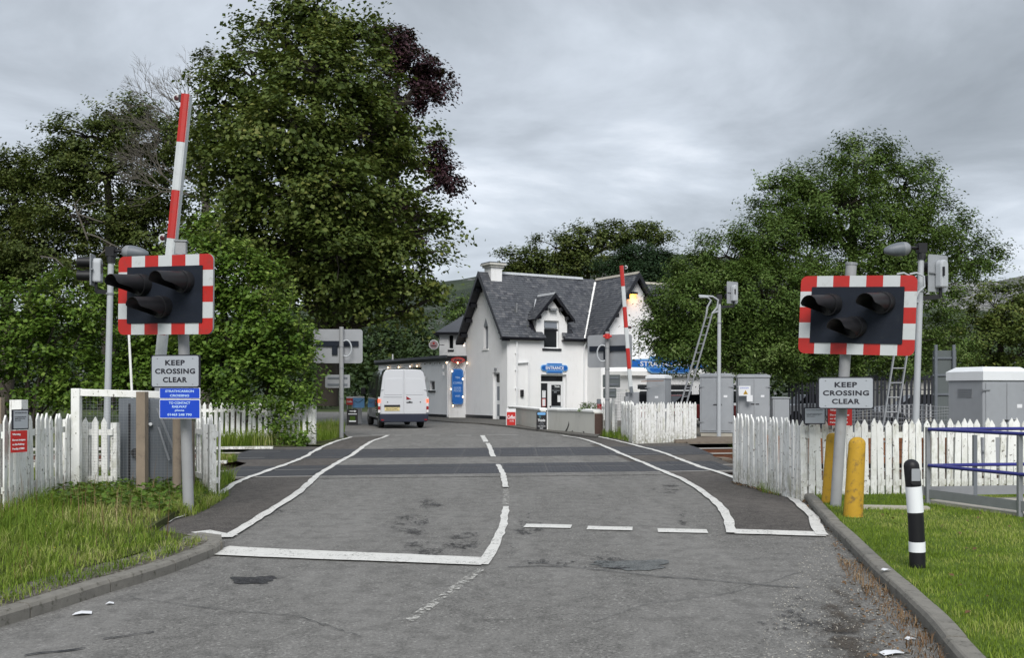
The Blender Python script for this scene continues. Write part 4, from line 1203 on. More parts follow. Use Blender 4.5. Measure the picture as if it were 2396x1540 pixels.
# broad-leaved weeds, flowers, leaf litter
def patch_leaves(name, poly, n, size, mat, off, zr, label, cat, aspect=.7, up=1.0):
    x0 = min(p[0] for p in poly); x1 = max(p[0] for p in poly); y0 = min(p[1] for p in poly); y1 = max(p[1] for p in poly)
    x = RNG.uniform(x0, x1, n * 6); y = RNG.uniform(y0, y1, n * 6); k = in_poly(x, y, poly); x = x[k][:n]; y = y[k][:n]; n = len(x)
    z = np.array([zg(a, b) for a, b in zip(x, y)]) + off + RNG.random(n) * zr
    vs, tr = leaf_verts(np.stack([x, y, z], 1), np.array([0, 0, up]) + unit(n) * .5, size * RNG.uniform(.5, 1.4, n), aspect)
    return tag(put(name, fast_mesh(name, vs, tr, mat), None), label, cat, None, 'stuff')
patch_leaves('broad_leaved_weeds', [gp2(130, 1190, .1), gp2(395, 1205, .1), gp2(430, 1165, .1), (-5.0, 15.3), (-7.4, 15.2)], 1700, .085, M_haz, .12, .16, 'broad leaved weeds among the verge grass below the wicket gate', 'weeds')
kr = [(x, y) for x, y in kerbR if y > 4.5]
gut = kr + [(x - .55 * min(1, max(.08, (11.5 - y) / 6)), y) for x, y in reversed(kr)]
patch_leaves('fallen_leaves', gut, 850, .032, M_dry, .012, .014, 'brown fallen leaves in the gutter along the right kerb', 'leaves')
patch_leaves('lawn_leaves', [(4.2, 12.5), (2.9, 6.2), (9, 6), (9, 12.5)], 170, .04, M_dry, .11, .015, 'scattered brown leaves on the lawn', 'leaves')
patch_leaves('kerb_pebbles', gs, 3000, .013, M_gravel, .097, .004, 'pebbles and grit behind the left kerb', 'gravel', 1.0)
gw = kr + [(x - 1.1 * min(1, max(.1, (11.8 - y) / 5)), y) for x, y in reversed(kr)]
sheet('gutter_dirt', gw, .0105, M_dirt, wear, kind=None, rim=.5, cell=.25)
patch_leaves('gutter_grit', gw, 3800, .009, M_conc, .012, .003, 'loose pale grit in the gutter beside the right kerb', 'gravel', 1.0)
patch_leaves('fence_litter', [skew(3.75, 16.6), (4.0, 15.2), (4.32, 14.6), (4.1, 14.0), (4.35, 13.6), (4.5, 14.6), (4.05, 16.9)], 500, .05, M_dry, .012, .02, 'dead leaves under the right pickets', 'leaves')
kt = [(x, y) for x, y in kerbR if 4.9 < y < 9.5]
blades('dead_grass', [(x - .02, y) for x, y in kt] + [(x - .22, y) for x, y in reversed(kt)], 900, .05, .006, M_dry, .01, 1.6, .5, 2.5, None, 'dead straw in the gutter by the right kerb')

# seed heads and dry stalks standing over the verge grass, small flowers
blades('seed_stalks', verge_grass, 900, .42, .006, M_dry, .085, .5, .3, 1.6, lambda x, y: np.where(y < 10.2, .35, 1.0), 'pale dry grass stalks over the left verge')
blades('verge_edge_grass', [(x - .08, y) for x, y in ks] + [(x - .75, y + .2) for x, y in reversed(ks)], 5200, .06, .006, M_grass, .09, 1.3, .6, 2.2, None, 'thin yellowing grass at the kerb edge of the verge')
def flowers(name, poly, n, col, z0, zr, size, label):
    m_ = simple(name + '_petals', col, .6, var=.1)
    return patch_leaves(name, poly, n, size, m_, z0, zr, label, 'flowers', 1.0)
flowers('yellow_flowers', verge_grass, 60, (.75, .55, .04), .2, .12, .018, 'tiny yellow flowers in the verge grass')
flowers('white_flowers', verge_grass, 40, (.7, .7, .66), .2, .12, .016, 'tiny white flowers in the verge grass')
flowers('bank_flowers', [(-6.9, 27.5), (-5.9, 28.5), (-6.2, 33), (-7.4, 38)], 120, (.75, .55, .05), .2, .25, .035, 'small yellow flowers on the bank by the far left pole')

blades('pole_foot_grass', [(-4.7, 12.1), (-4.22, 12.25), (-4.06, 12.7), (-4.1, 13.4), (-4.3, 15.1), (-4.9, 15.2), (-4.95, 12.6)], 5200, .15, .007, M_grass, -.005, 1.2, .6, 1.8, None, 'tufts of grass round the foot of the left signal pole')
patch_leaves('pole_foot_weeds', [(-4.75, 12.2), (-4.3, 12.3), (-4.15, 13.3), (-4.4, 14.6), (-4.9, 14.4)], 260, .07, M_haz, .03, .14, 'broad weeds at the foot of the left signal pole', 'weeds')
blades('kerb_overhang_grass', [(x - .02, y) for x, y in ks] + [(x - .16, y + .03) for x, y in reversed(ks)], 700, .09, .006, M_grass, .09, 1.6, .7, 3.0, None, 'grass tufts spilling over the left kerb')
# ------------------------------------------------------------------ picket fences
def picket_meshes(mat, n=5):
    out = []
    for i in range(n):
        w = .094 * random.uniform(.94, 1.05) / 2; h = 1.2 + random.uniform(-.015, .015); t = .011
        j = lambda: random.uniform(-.004, .004)
        poly = [(-w, 0), (w + j(), 0), (w + j(), h - .085 + j()), (j(), h), (-w + j(), h - .085 + j())]
        m = MB(); m.prism(poly, -t, t, XZ)
        out.append(m.mesh('picket', mat))
    return out
PK = picket_meshes(M_picket); PKB = picket_meshes(M_picket_b)
def fence(label, segs, group, mix=.3, h=1.2, base=None, sp=.158, rails=(.22, .92), post_every=2.2, dz=0.0, bury=.05, railside=.03):
    """segs: list of (x0, y0, x1, y1)"""
    x0, y0 = segs[0][:2]
    o = thing('picket_fence', label, 'fence', (x0, y0, zg(x0, y0)), 0, group)
    org = Vector((x0, y0, zg(x0, y0)))
    for sx, sy, ex, ey in segs:
        L = math.hypot(ex - sx, ey - sy); a = math.atan2(ey - sy, ex - sx); n = int(L / sp)
        nx, ny = -math.sin(a) * railside, math.cos(a) * railside
        for i in range(n + 1):
            t = i * sp / L
            x = sx + (ex - sx) * t; y = sy + (ey - sy) * t
            me = random.choice(PKB if random.random() < mix else PK)
            piece('picket', me, o, Vector((x, y, zg(x, y) + dz - bury + random.gauss(0, .012))) - org, rz=a + random.uniform(-.05, .05), ry=random.gauss(0, .016), rx=random.uniform(-.02, .02))
        for rz_ in rails:
            m = MB(); m.bar((sx + nx, sy + ny, zg(sx, sy) + dz + rz_), (ex + nx, ey + ny, zg(ex, ey) + dz + rz_), .034, .085)
            m.build('rail', M_picket, o)
        k = max(1, round(L / post_every))
        for i in range(k + 1):
            t = i / k; x = sx + (ex - sx) * t + nx * 3.3; y = sy + (ey - sy) * t + ny * 3.3
            m = MB(); m.box((x, y, zg(x, y) + dz + .5), (.10, .10, 1.12), rz=a); m.build('post', M_picket_b, o)
    return o
G = 'white picket fences around the crossing'
# near left: runs away from the camera at the edge of the verge
fence('white picket fence at the far left carrying a grey notice and red warning', [(PX(12, 12.5), 12.5, PX(176, 14.75), 14.75)], G, .35, dz=.12, railside=.035)
fence('short run of white pickets behind the wire netting of the wicket gate', [(PX(199, 14.85), 14.85, PX(262, 14.8), 14.8)], G, .25, dz=.06, post_every=5)
fence('white pickets right of the left signal pole, ending at the track', [(PX(462, 16.1), 16.1, PX(497, 15.25), 15.25), (PX(511, 15.0), 15.0, PX(513, 14.93), 14.93)], G, .3, dz=.03, post_every=5, railside=-.03)
fence('white picket fence beyond the left track, overgrown with green climber', [(PX(466, 27.8), 27.8, PX(733, 27.6), 27.6)], G, .3)
fence('long white picket fence right of the road, turning along the lawn', [(3.87, 17.25, 4.17, 14.5), (4.24, 14.40, 8.9, 14.95)], G, .45, sp=.118, dz=.03)
fence('white picket fence beyond the tracks in front of the grey cabinets', [(PX(1454, 30.6), 30.6, PX(1482, 28.3), 28.3), (PX(1491, 28.05), 28.05, PX(1629, 29.4), 29.4)], G, .6, sp=.115)
fence('few white pickets beside the far grey pole and white wall', [(PX(1398, 36.4), 36.4, PX(1412, 35.2), 35.2), (PX(1428, 34.5), 34.5, PX(1434, 34.3), 34.3)], G, .4, sp=.14, post_every=5)

# ------------------------------------------------------------------ signs
def plate(o, name, w, h, t, mat, x, y, z, r=.03, back=None):
    m = MB(); m.prism([(a + x, b + z) for a, b in rrect(-w / 2, w / 2, -h / 2, h / 2, r)], y, y + t, XZ)
    return m.build(name, mat, o, local=True)
def keep_clear(X, Y, Z, w, h, yaw, label):
    o = thing('road_sign', label, 'sign', (X, Y, Z), yaw, 'KEEP CROSSING CLEAR signs facing the camera')
    plate(o, 'backing', w + .03, h + .03, .022, M_ktext, 0, .002, 0, .03)
    p = plate(o, 'sign_face', w, h, .006, M_signgrey, 0, -.005, 0, .025)
    lh = h * .175
    text('KEEP', w * .42, lh, M_ktext, p, 0, -.006, h * .28, .036, spacing=1.12)
    text('CROSSING', w * .86, lh, M_ktext, p, 0, -.006, 0, .036, spacing=1.10)
    text('CLEAR', w * .52, lh, M_ktext, p, 0, -.006, -h * .28, .036, spacing=1.12)
    m = MB()
    for a in (-.38, .38):
        for b in (-.42, .42): m.lathe([(.008, 0), (.008, .004), (.003, .006)], 8, (a * w, -.005, b * h), Matrix.Rotation(R(90), 4, 'X'))
    m.build('bolt', M_galv, p, local=True)
    return o
YL, YR = 12.8, 12.9
keep_clear(PX(410, YL - .15), YL - .15, PZ(869.5, YL), .655, .39, -R(12), 'grey KEEP CROSSING CLEAR sign on the left signal pole')
keep_clear(PX(1979, YR - .12), YR - .12, PZ(920, YR), .655, .385, -R(18), 'grey KEEP CROSSING CLEAR sign on the right signal pole')
o = thing('phone_sign', 'two blue plates reading STRATHCARRON CROSSING with the railway phone number', 'sign', (PX(420.5, YL - .15), YL - .15, PZ(945, YL)), -R(12), None)
for z, h, lines in ((PZ(920.5, YL) - PZ(945, YL), .142, (('STRATHCARRON', .40, .030, .026), ('CROSSING', .27, .030, -.030))),
                    (PZ(957, YL) - PZ(945, YL), .244, (('TO CONTACT', .30, .032, .078), ('RAILWAY', .21, .032, .030), ('phone', .13, .034, -.020), ('01463 248 790', .34, .032, -.072)))):
    e = plate(o, 'plate_edge', .57, h, .008, M_wtext, 0, 0, z, .012)
    p = plate(e, 'plate_face', .555, h - .016, .004, M_blue, 0, -.003, z, .01)
    for s, w, lh, dz in lines: text(s, w, lh, M_btext, e, 0, -.004, z + dz, .03)

# ------------------------------------------------------------------ crossing signals
def hood(o, c, aim, tilt, L=.43, r=.128, lens=M_lensr):
    """cut-away visor round a lens: own x right, y back, z up; aim is the yaw of the lamp itself"""
    M = Matrix.Translation(Vector(c)) @ Matrix.Rotation(aim, 4, 'Z') @ Matrix.Rotation(tilt, 4, 'X')
    n = 28; vs = []; rows = 5
    for shell in (0, 1):
        rr = r - shell * .006
        for k in range(n):
            a = 2 * math.pi * k / n; up = math.cos(a)
            s_ = max(0.0, min(1.0, (up + .97) / 1.02)); s_ = s_ * (.55 + .45 * s_)
            ll = .035 + (L - .035) * s_
            for j in range(rows):
                f = j / (rows - 1)
                vs.append(M @ Vector((math.sin(a) * rr * (1 - .02 * f), -ll * f, math.cos(a) * rr * (1 - .02 * f))))
    fs = []
    for sh in (0, 1):
        b0 = sh * n * rows
        for k in range(n):
            k2 = (k + 1) % n
            for j in range(rows - 1): fs.append((b0 + k * rows + j, b0 + k2 * rows + j, b0 + k2 * rows + j + 1, b0 + k * rows + j + 1))
    for k in range(n):
        k2 = (k + 1) % n; a, b_ = k * rows + rows - 1, k2 * rows + rows - 1
        fs.append((a, b_, b_ + n * rows, a + n * rows))
    m = MB(); m.add(vs, fs)
    h = m.build('hood', M_plast, o, local=True, smooth=True)
    m = MB(); m.lathe([(r + .014, -.004), (r + .014, .03), (r - .02, .034)], 28, (0, 0, 0), Matrix.Identity(4))
    m.v = [tuple(M @ (Matrix.Rotation(R(90), 4, 'X') @ Vector(v))) for v in m.v]
    m.build('flange', M_black, o, local=True, smooth=True)
    m = MB(); m.lathe([(r - .01, .008), (r * .8, .016), (r * .4, .024), (.01, .027)], 24)
    m.v = [tuple(M @ (Matrix.Rotation(R(90), 4, 'X') @ Vector(v))) for v in m.v]
    m.build('lens', lens, o, local=True, smooth=True)
    m = MB(); m.lathe([(r + .01, -.09), (r + .01, 0)], 20)
    m.v = [tuple(M @ (Matrix.Rotation(R(90), 4, 'X') @ Vector(v))) for v in m.v]
    m.build('lamp_body', M_black, o, local=True, smooth=True)
def signal(label, poleb, polet, centre, yaw, roll, aims, W=1.43, H=1.02, prad=.07):
    o = thing('crossing_signal', label, 'crossing signal', poleb, yaw, 'three-lamp crossing signals with red and white borders')
    inv = MW[o.name].inverted()
    m = MB(); b_, t_ = inv @ Vector(poleb), inv @ Vector(polet)
    m.tube([b_ + (b_ - t_).normalized() * .1, b_.lerp(t_, .5), t_], prad, 18)
    m.build('pole', M_pole, o, local=True, smooth=True)
    m = MB(); d = (t_ - b_).normalized(); m.tube([t_ - d * .02, t_ + d * .012], prad + .008, 16); m.build('pole_cap', M_galv, o, local=True)
    c = inv @ Vector(centre)
    T = Matrix.Translation(c) @ Matrix.Rotation(roll, 4, 'Y')
    mp = lambda a, d, z: tuple(T @ Vector((a, d, z)))
    out = rrect(-W / 2, W / 2, -H / 2, H / 2, .085, 8)
    m = MB(); m.prism(out, 0, .03, mp); bk = m.build('board', M_signback, o, local=True)
    rd, wh = MB(), MB()
    cw, ch = W / 7, H / 5; bt = .145; r = .085
    def cell(i, j):
        x0, x1 = -W / 2 + i * cw, -W / 2 + (i + 1) * cw; z0, z1 = H / 2 - (j + 1) * ch, H / 2 - j * ch
        poly = [(x1, z1), (x0, z1), (x0, z0), (x1, z0)]
        corner = {(0, 0): 1, (6, 0): 0, (0, 4): 2, (6, 4): 3}.get((i, j))
        if corner is not None:
            pts = []
            cx, cz = (x1 - r, x0 + r, x0 + r, x1 - r)[corner], (z1 - r, z1 - r, z0 + r, z0 + r)[corner]
            for q, p in enumerate(poly):
                if q == corner: pts += [(cx + r * math.cos(R(90 * corner + 90 * k / 6)), cz + r * math.sin(R(90 * corner + 90 * k / 6))) for k in range(7)]
                else: pts.append(p)
            poly = pts
        q = MB(); q.prism(poly, -.004, 0, mp)
        r_ = (i + j) % 2 == 0
        q.build('red_square' if r_ else 'white_square', M_red if r_ else M_white, bk, local=True)
    for i in range(7): cell(i, 0); cell(i, 4)
    for j in range(1, 4): cell(0, j); cell(6, j)
    m = MB(); m.prism(rrect(-W / 2 + bt, W / 2 - bt * 1.02, -H / 2 + bt, H / 2 - bt, .012), -.018, -.003, mp); m.build('black_panel', M_navy, o, local=True)
    for (u, v), (aim, lens) in zip(((-.235 * W, .13 * H), (.215 * W, .155 * H), (-.015 * W, -.155 * H)), aims):
        l = bpy.data.objects.new('lamp', None); COL.objects.link(l); l.parent = o; MW[l.name] = MW[o.name]
        hood(l, T @ Vector((u, -.07, v)), aim, R(4), lens=lens)
    m = MB()
    for z in (-.2, .25):
        m.box(mp(0, .06, z), (.9, .03, .06))
        m.tube([Vector(mp(.05, .03, z)), Vector(mp(.05, .16, z))], .02, 6)
    m.build('bracket', M_galv, o, local=True)
    return o
zl = zg(-4.2, 12.9) + .09
signal('left crossing signal board on a leaning pole above blue phone plates', (PX(441, 12.95), 12.95, zl), (PX(424, 12.95), 12.95, PZ(597, 12.95)), (PX(386, YL - .06), YL - .06, PZ(690, YL - .06)), -R(17.5), R(.6),
       ((-R(14), M_lensr), (-R(11), M_lensr), (-R(12), M_lensa)))
signal('right crossing signal board on a leaning pole between yellow bollards', (PX(1955, 13.0), 13.0, .085), (PX(1992, 13.0), 13.0, PZ(617, 13.0)), (PX(2004, YR - .1), YR - .1, PZ(739, YR)), -R(26), R(2.4),
       ((-R(27), M_lensr), (-R(22), M_lensr), (-R(24), M_lensa)))
# square cap box on top of the left pole
m = MB(); c = P(424, 577, 12.95)
o = thing('junction_box', 'pale grey capped box on top of the left signal pole', 'box', (c.x, c.y, PZ(597, 12.95)), R(10))
m.bx(-.07, .07, -.07, .07, 0, .17); bev(m.build('box_body', M_pole, o, local=True), .01)
m = MB(); m.bx(-.082, .082, -.082, .082, .17, .19); m.build('lid', M_galv, o, local=True)
m = MB(); m.bx(-.09, .09, -.09, .09, -.012, 0.0); m.build('base_plate', M_galv, o, local=True)

# ------------------------------------------------------------------ barrier booms
def boom(label, base, top, w, d, lamps, yaw=0.0, rz=None):
    o = thing('barrier_boom', label, 'barrier', base, 0, 'raised level crossing barriers')
    a, b_ = Vector((0, 0, 0)), Vector(top) - Vector(base)
    ax = (b_ - a).normalized(); L = (b_ - a).length
    x = Vector((1, 0, 0)); x = (x - ax * x.dot(ax)).normalized(); y = ax.cross(x)
    M = Matrix((x, y, ax)).transposed().to_4x4() @ Matrix.Rotation(yaw, 4, 'Z')
    n = 6; bl = L / n
    m = MB(); m.box((0, 0, L / 2), (w * .94, d, L), M); m.build('boom_beam', M_white, o, local=True)
    for i in range(n):
        red = (n - 1 - i) % 2 == 0
        m = MB()
        m.add([M @ Vector(v) for v in [(-w / 2, d / 2 * .9, i * bl + .001), (-w / 2, -d / 2 - .001, i * bl + .001), (-w * .12, -d / 2 - .018, i * bl + .001), (w * .30, -d / 2 - .012, i * bl + .001), (w / 2 * .99, -d / 2 + .004, i * bl + .001),
                                       (-w / 2, d / 2 * .9, (i + 1) * bl - .001), (-w / 2, -d / 2 - .001, (i + 1) * bl - .001), (-w * .12, -d / 2 - .018, (i + 1) * bl - .001), (w * .30, -d / 2 - .012, (i + 1) * bl - .001), (w / 2 * .99, -d / 2 + .004, (i + 1) * bl - .001)]],
              [(k, k + 1, k + 6, k + 5) for k in range(4)] + [(0, 4, 3, 2, 1), (5, 6, 7, 8, 9), (0, 5, 9, 4)])
        m.build('red_band' if red else 'white_band', M_red if red else M_white, o, local=True)
    for t, side in lamps:
        c = M @ Vector((side * (w / 2 + .075), -.01, L * t)); 
        l = bpy.data.objects.new('boom_lamp', None); COL.objects.link(l); l.parent = o; MW[l.name] = MW[o.name]
        RX = Matrix.Translation(c) @ Matrix.Rotation(R(90), 4, 'X')
        m = MB(); m.lathe([(.058, -.012), (.062, 0), (.058, .014), (.044, .016)], 18); m.v = [tuple(RX @ Vector(v)) for v in m.v]; m.build('lamp_rim', M_white, l, local=True, smooth=True)
        m = MB(); m.lathe([(.040, .012), (.036, .024), (.018, .03)], 16); m.v = [tuple(RX @ Vector(v)) for v in m.v]; m.build('lens', M_lensr, l, local=True, smooth=True)
        m = MB(); m.box(c + Vector((-side * .06, .01, 0)), (.06, .08, .09)); m.build('lamp_bracket', M_black, l, local=True)
    return o
Yb1 = 13.9
boom('raised red and white barrier boom behind the left signal board', (PX(370, Yb1), Yb1, PZ(897, Yb1)), (PX(438, Yb1), Yb1, PZ(222, Yb1)), .118, .13, ((.985, -1), (.50, -1)))
Yb2 = 31.6
boom('distant raised red and white barrier boom in front of the hotel gable', (PX(1476, Yb2), Yb2, PZ(912, Yb2)), (PX(1454, Yb2), Yb2, PZ(622, Yb2)), .12, .13, ((.985, 1), (.50, 1)))
# left barrier machine with wicket cage
o = thing('barrier_machine', 'dark grey steel barrier machine housing behind wire netting at left', 'barrier machine', (PX(345, 15.3), 15.3, 0))
m = MB(); m.bx(PX(277, 15.2), PX(345, 15.2), 15.2, 15.9, .0, PZ(932, 15.2)); bev(m.build('left_casing', M_dgrey, o), .01)
m = MB(); m.bx(PX(345, 15.3) + .01, PX(410, 15.3), 15.3, 15.9, .0, PZ(934, 15.3)); bev(m.build('right_casing', M_dgrey, o), .01)
m = MB(); m.bx(PX(300, 15.18), PX(304, 15.18), 15.185, 15.20, .1, PZ(945, 15.2)); m.build('casing_seam', M_black, o)
m = MB(); m.tube([P(371, 1000, 15.27), P(396, 1078, 15.22)], .018, 6); m.build('drive_rod', M_galv, o)
m = MB(); m.bar(P(368, 956, 15.25), P(405, 1048, 15.18), .022, .03); m.build('stay', M_galv, o)
m = MB(); m.tube([P(352, 993, 15.28), P(352, 993, 15.22)], .026, 10); m.build('knob', M_frame, o, smooth=True)
m = MB(); m.tube([P(317, 1060, 15.18), P(317, 1060, 15.14)], .07, 14); m.build('hand_wheel', M_black, o)
m = MB(); m.bx(PX(370, 15.6), PX(392, 15.6), 15.45, 15.75, PZ(934, 15.6), PZ(890, 15.6)); m.build('boom_mount', M_galv, o)
o = thing('wicket_gate', 'cream painted timber gate frame filled with wire netting at left', 'gate', (PX(175, 14.55), 14.55, .08))
yA = 14.55
m = MB(); m.bx(PX(169, yA), PX(189, yA), yA - .05, yA + .05, .05, PZ(909, yA) - .002); bev(m.build('gate_post', M_wpaint, o), .006)
m = MB(); m.bar((PX(189, yA), yA, PZ(919, yA)), (PX(403, yA), yA + .1, PZ(925, yA)), .05, .105); bev(m.build('top_beam', M_wpaint, o), .006)
m = MB(); x0, x1 = PX(189, yA), PX(408, yA); z1 = PZ(930, yA); r_ = .0009
x = x0
while x < x1: m.box((x, yA + .062, (z1 + .15) / 2), (r_ * 2, r_ * 2, z1 - .15)); x += .055
z = .18
while z < z1: m.box(((x0 + x1) / 2, yA + .068, z), (x1 - x0, r_ * 2.2, r_ * 2.2)); z += .042
tag(m.build('wire_netting', M_galv, o), kind='stuff')
def timber_post(label, px, Y, top, r, sq=False, lean=0.0, mat=M_wood, bot=None):
    o = thing('timber_post', label, 'post', (PX(px, Y), Y, zg(PX(px, Y), Y) + .0), 0)
    m = MB(); b_ = Vector((PX(px, Y), Y, -.1)); t_ = Vector((PX(px + lean, Y), Y, PZ(top, Y)))
    if sq: m.bar(b_, t_, r * 1.7, r * 1.9)
    else: m.tube([b_, b_.lerp(t_, .5), t_], [r * 1.03, r, r * .98], 12)
    m.build('post_shaft', mat, o, smooth=not sq)
timber_post('square brown timber post in front of the grey barrier casing', 333, 14.35, 917, .075, True)
timber_post('round brown timber post just left of the left signal pole', 414, 14.1, 975, .06)
timber_post('dark weathered timber post right of the left signal pole', 447, 14.9, 985, .05, True, mat=M_sleeper)
timber_post('brown timber post cut by the left picture edge', -1, 13.2, 930, .05, True)
timber_post('stout white painted post behind the notices on the left fence', 44, 13.05, 936, .092, True, mat=M_picket)
o = thing('ladder_stile', 'thin yellowed pole leaning behind the left signal board', 'pole', (PX(310, 18), 18, 0))
m = MB(); m.tube([P(301, 770, 18), P(309, 925, 18), (PX(313, 18), 18, 0)], .022, 8); m.build('stile', M_wpaint, o, smooth=True)
# notices
def notice(px, py, Y, w, h, yaw, label):
    o = thing('notice', label, 'notice', (PX(px, Y), Y, PZ(py, Y)), yaw)
    plate(o, 'frame', w, h, .02, M_ktext, 0, 0, 0, .01)
    p = plate(o, 'notice_face', w - .03, h - .03, .004, M_signgrey, 0, -.003, 0, .006)
    k = min(1.0, (w - .03) / .3)
    m = MB()
    text('Level crossing information', (w - .03) * .86, h * .055, M_ktext, p, 0, -.004, h * .34, .02, name='heading')
    for i, (f, z) in enumerate(((.80, .13), (.72, .05), (.42, -.04))): text(('In an emergency phone the', 'signaller before using', 'this crossing')[i], (w - .03) * f, h * .048, M_ktext, p, -(w - .03) * (.86 - f) / 2, -.004, h * z, .02)
    return o
def warning(px, py, Y, w, h, yaw, label):
    o = thing('warning_sign', label, 'sign', (PX(px, Y), Y, PZ(py, Y)), yaw)
    p = plate(o, 'warning_plate', w, h, .008, M_redsign, 0, 0, 0, .008)
    for s, f, z in (('Warning', .50, .32), ('Do not trespass', .80, .06), ('on the Railway', .74, -.14), ('Penalty £1000', .74, -.34)):
        text(s, w * f, h * .115, M_wtext, p, -w * (.84 - f) / 2, -.001, h * z, .035)
notice(48.5, 982, 12.55, .245, .255, R(68), 'small grey framed notice on the left picket fence')
warning(45, 1033.5, 12.52, .245, .275, R(68), 'red railway warning sign below the left grey notice')
notice(1906.5, 973.5, 14.15, .31, .24, R(2), 'small grey framed notice on the right picket fence')
warning(1965.5, 974.5, 14.22, .345, .265, 0, 'red railway warning sign half hidden by the right signal pole')
notice(1401, 943, 34.9, .14, .26, R(-20), 'tiny grey notice above the far red sign by the wall')
warning(1402.5, 954.5, 34.8, .155, .26, R(-20), 'tiny red warning sign on pickets beside the white wall')

# ------------------------------------------------------------------ signal posts with small heads, lamps and ladders
def ladder(label, bl, tl, w, n_r, hoop=True, mat=M_galv, sp=.26):
    """bl, tl: bottom and top of the left stile (world); w: vector to the other stile"""
    o = thing('ladder', label, 'ladder', bl, 0, 'ladders leaning on the signal posts')
    a, b_ = Vector(bl), Vector(tl); w = Vector(w)
    for off in (Vector((0, 0, 0)), w):
        m = MB(); m.bar(a + off, b_ + off, .022, .05); m.build('stile', mat, o)
    L = (b_ - a).length; k = int(L / sp); d = (b_ - a).normalized()
    for i in range(1, k + 1):
        p = a + d * (i * sp - .1); m = MB(); m.tube([p, p + w], .013, 6); m.build('rung', mat, o)
    return o, a, b_
def small_signal(label, px, Y, ztop_py, head, side, lampside, ladderp=None, prad=.055, mat=M_polew, lean=0.0, show_lamp=True):
    x = PX(px, Y); z0 = zg(x, Y)
    o = thing('signal_post', label, 'signal post', (x, Y, z0), 0, 'slim posts with a lamp and small signal head')
    top = PZ(ztop_py, Y) - z0; dx = PX(px + lean, Y) - x
    m = MB(); m.tube([(0, 0, -.05), (dx * .5, 0, top * .5), (dx, 0, top)], [prad * 1.15, prad, prad * .92], 14); m.build('pole', mat, o, local=True, smooth=True)
    m = MB(); m.bx(dx - .075, dx + .075, -.075, .075, top + .0, top + .17); m.build('cap_box', M_plast, o, local=True)
    m = MB(); m.tube([(dx, 0, top - .12), (dx, 0, top + .01)], prad + .018, 10); m.build('collar', M_black, o, local=True)
    # head: seen from behind
    hx, hz, hw, hh = head     # offsets in metres from pole axis / absolute z of centre, board width, height
    s = side
    Th = Matrix.Translation(Vector((dx + hx, 0, hz - z0))) @ Matrix.Rotation(s, 4, 'Z')
    mp = lambda a, d, z: tuple(Th @ Vector((a, d, z)))
    m = MB(); ch = .06
    m.prism([(-hw / 2, -hh / 2), (hw / 2 - ch, -hh / 2), (hw / 2, -hh / 2 + ch), (hw / 2, hh / 2 - .02), (hw / 2 - .03, hh / 2), (-hw / 2 + .03, hh / 2), (-hw / 2, hh / 2 - .03)], 0, .012, mp)
    m.build('backboard', M_cab, o, local=True)
    m = MB(); n = 16; prof = []
    bw, bh = .095, hh * .76
    pts = [(-bw, -bh * .52), (bw, -bh * .52)] + [(bw * math.cos(a), bh * .28 + bw * math.sin(a)) for a in [math.pi * i / 10 for i in range(11)]]
    m.prism(pts, -.15, -.001, mp); bev(m.build('lamp_case', M_polew, o, local=True), .03, 2)
    m = MB(); m.box((.0, -.02, 0), (hw * .98, .022, .022), Th); m.build('strap', M_galv, o, local=True)
    m = MB(); m.box((-.06, -.165, .02), (.03, .03, .16), Th); m.build('latch', M_black, o, local=True)
    for dz_ in (.14, -.1):
        m = MB(); Rr = Th @ Matrix.Translation((0, .012, dz_)) @ Matrix.Rotation(R(-90), 4, 'X')
        m.lathe([(.095, 0), (.09, .25), (.085, .25), (.085, .02)], 16); m.v = [tuple(Rr @ Vector(v)) for v in m.v]
        m.build('visor', M_plast, o, local=True, smooth=True)
    m = MB(); c = Th @ Vector((0, -.05, -hh / 2 * .8)); m.tube([c, c - Vector((0, 0, .16))], .03, 8)
    m.bar(c - Vector((0, 0, .15)), Vector((dx, 0, c.z - .18)), .03, .08); m.build('arm', M_plast, o, local=True)
    if show_lamp:
        ls = lampside
        l0 = Vector((dx, 0, top + .09)); l1 = l0 + Vector((ls * .22, -.02, .0))
        m = MB(); m.tube([l0, l1], .03, 8); m.build('lamp_arm', M_plast, o, local=True)
        fl = bpy.data.objects.new('floodlight', None); COL.objects.link(fl); fl.parent = o; MW[fl.name] = MW[o.name]
        T = Matrix.Translation(l1 + Vector((ls * .02, 0, -.01))) @ Matrix.Rotation(math.atan2(0, ls), 4, 'Z') @ Matrix.Rotation(R(6), 4, 'Y') @ Matrix.Rotation(R(90), 4, 'Y')
        m = MB(); m.lathe([(.02, -.03), (.075, -.02), (.115, .03), (.125, .10)], 18); m.v = [tuple(T @ Vector(v)) for v in m.v]; m.build('lamp_cap', M_galv, fl, local=True, smooth=True)
        m = MB(); m.lathe([(.126, .10), (.122, .2), (.09, .34), (.05, .42), (.0, .44)], 18); m.v = [tuple(T @ Vector(v)) for v in m.v]; m.build('lamp_bowl', M_dgrey, fl, local=True, smooth=True)
    m = MB(); m.tube([(dx * .8, 0, top * .83), (dx * .8, 0, top * .83 + .03)], prad + .015, 12); m.build('clamp', M_galv, o, local=True)
    return o
Yp = 17.6
small_signal('right signal post with floodlight, standing behind the pickets and signal board', 2138, Yp, 592, (PX(2194, Yp) - PX(2155, Yp), PZ(640, Yp), .50, .66), R(28), -1, lean=18)
small_signal('left signal post with black hooded lamps beside the left signal board', 247, Yp, 600, (PX(218, Yp) - PX(260, Yp), PZ(632, Yp), .34, .56), R(-82) + math.pi, 1, lean=13)
Yq = 31.5
small_signal('distant signal post with small head in front of the willow', 1682, Yq, 702, (PX(1714, Yq) - PX(1683, Yq), PZ(685, Yq), .50, .70), R(35), -1, lean=1, show_lamp=False, prad=.06, mat=M_polew)
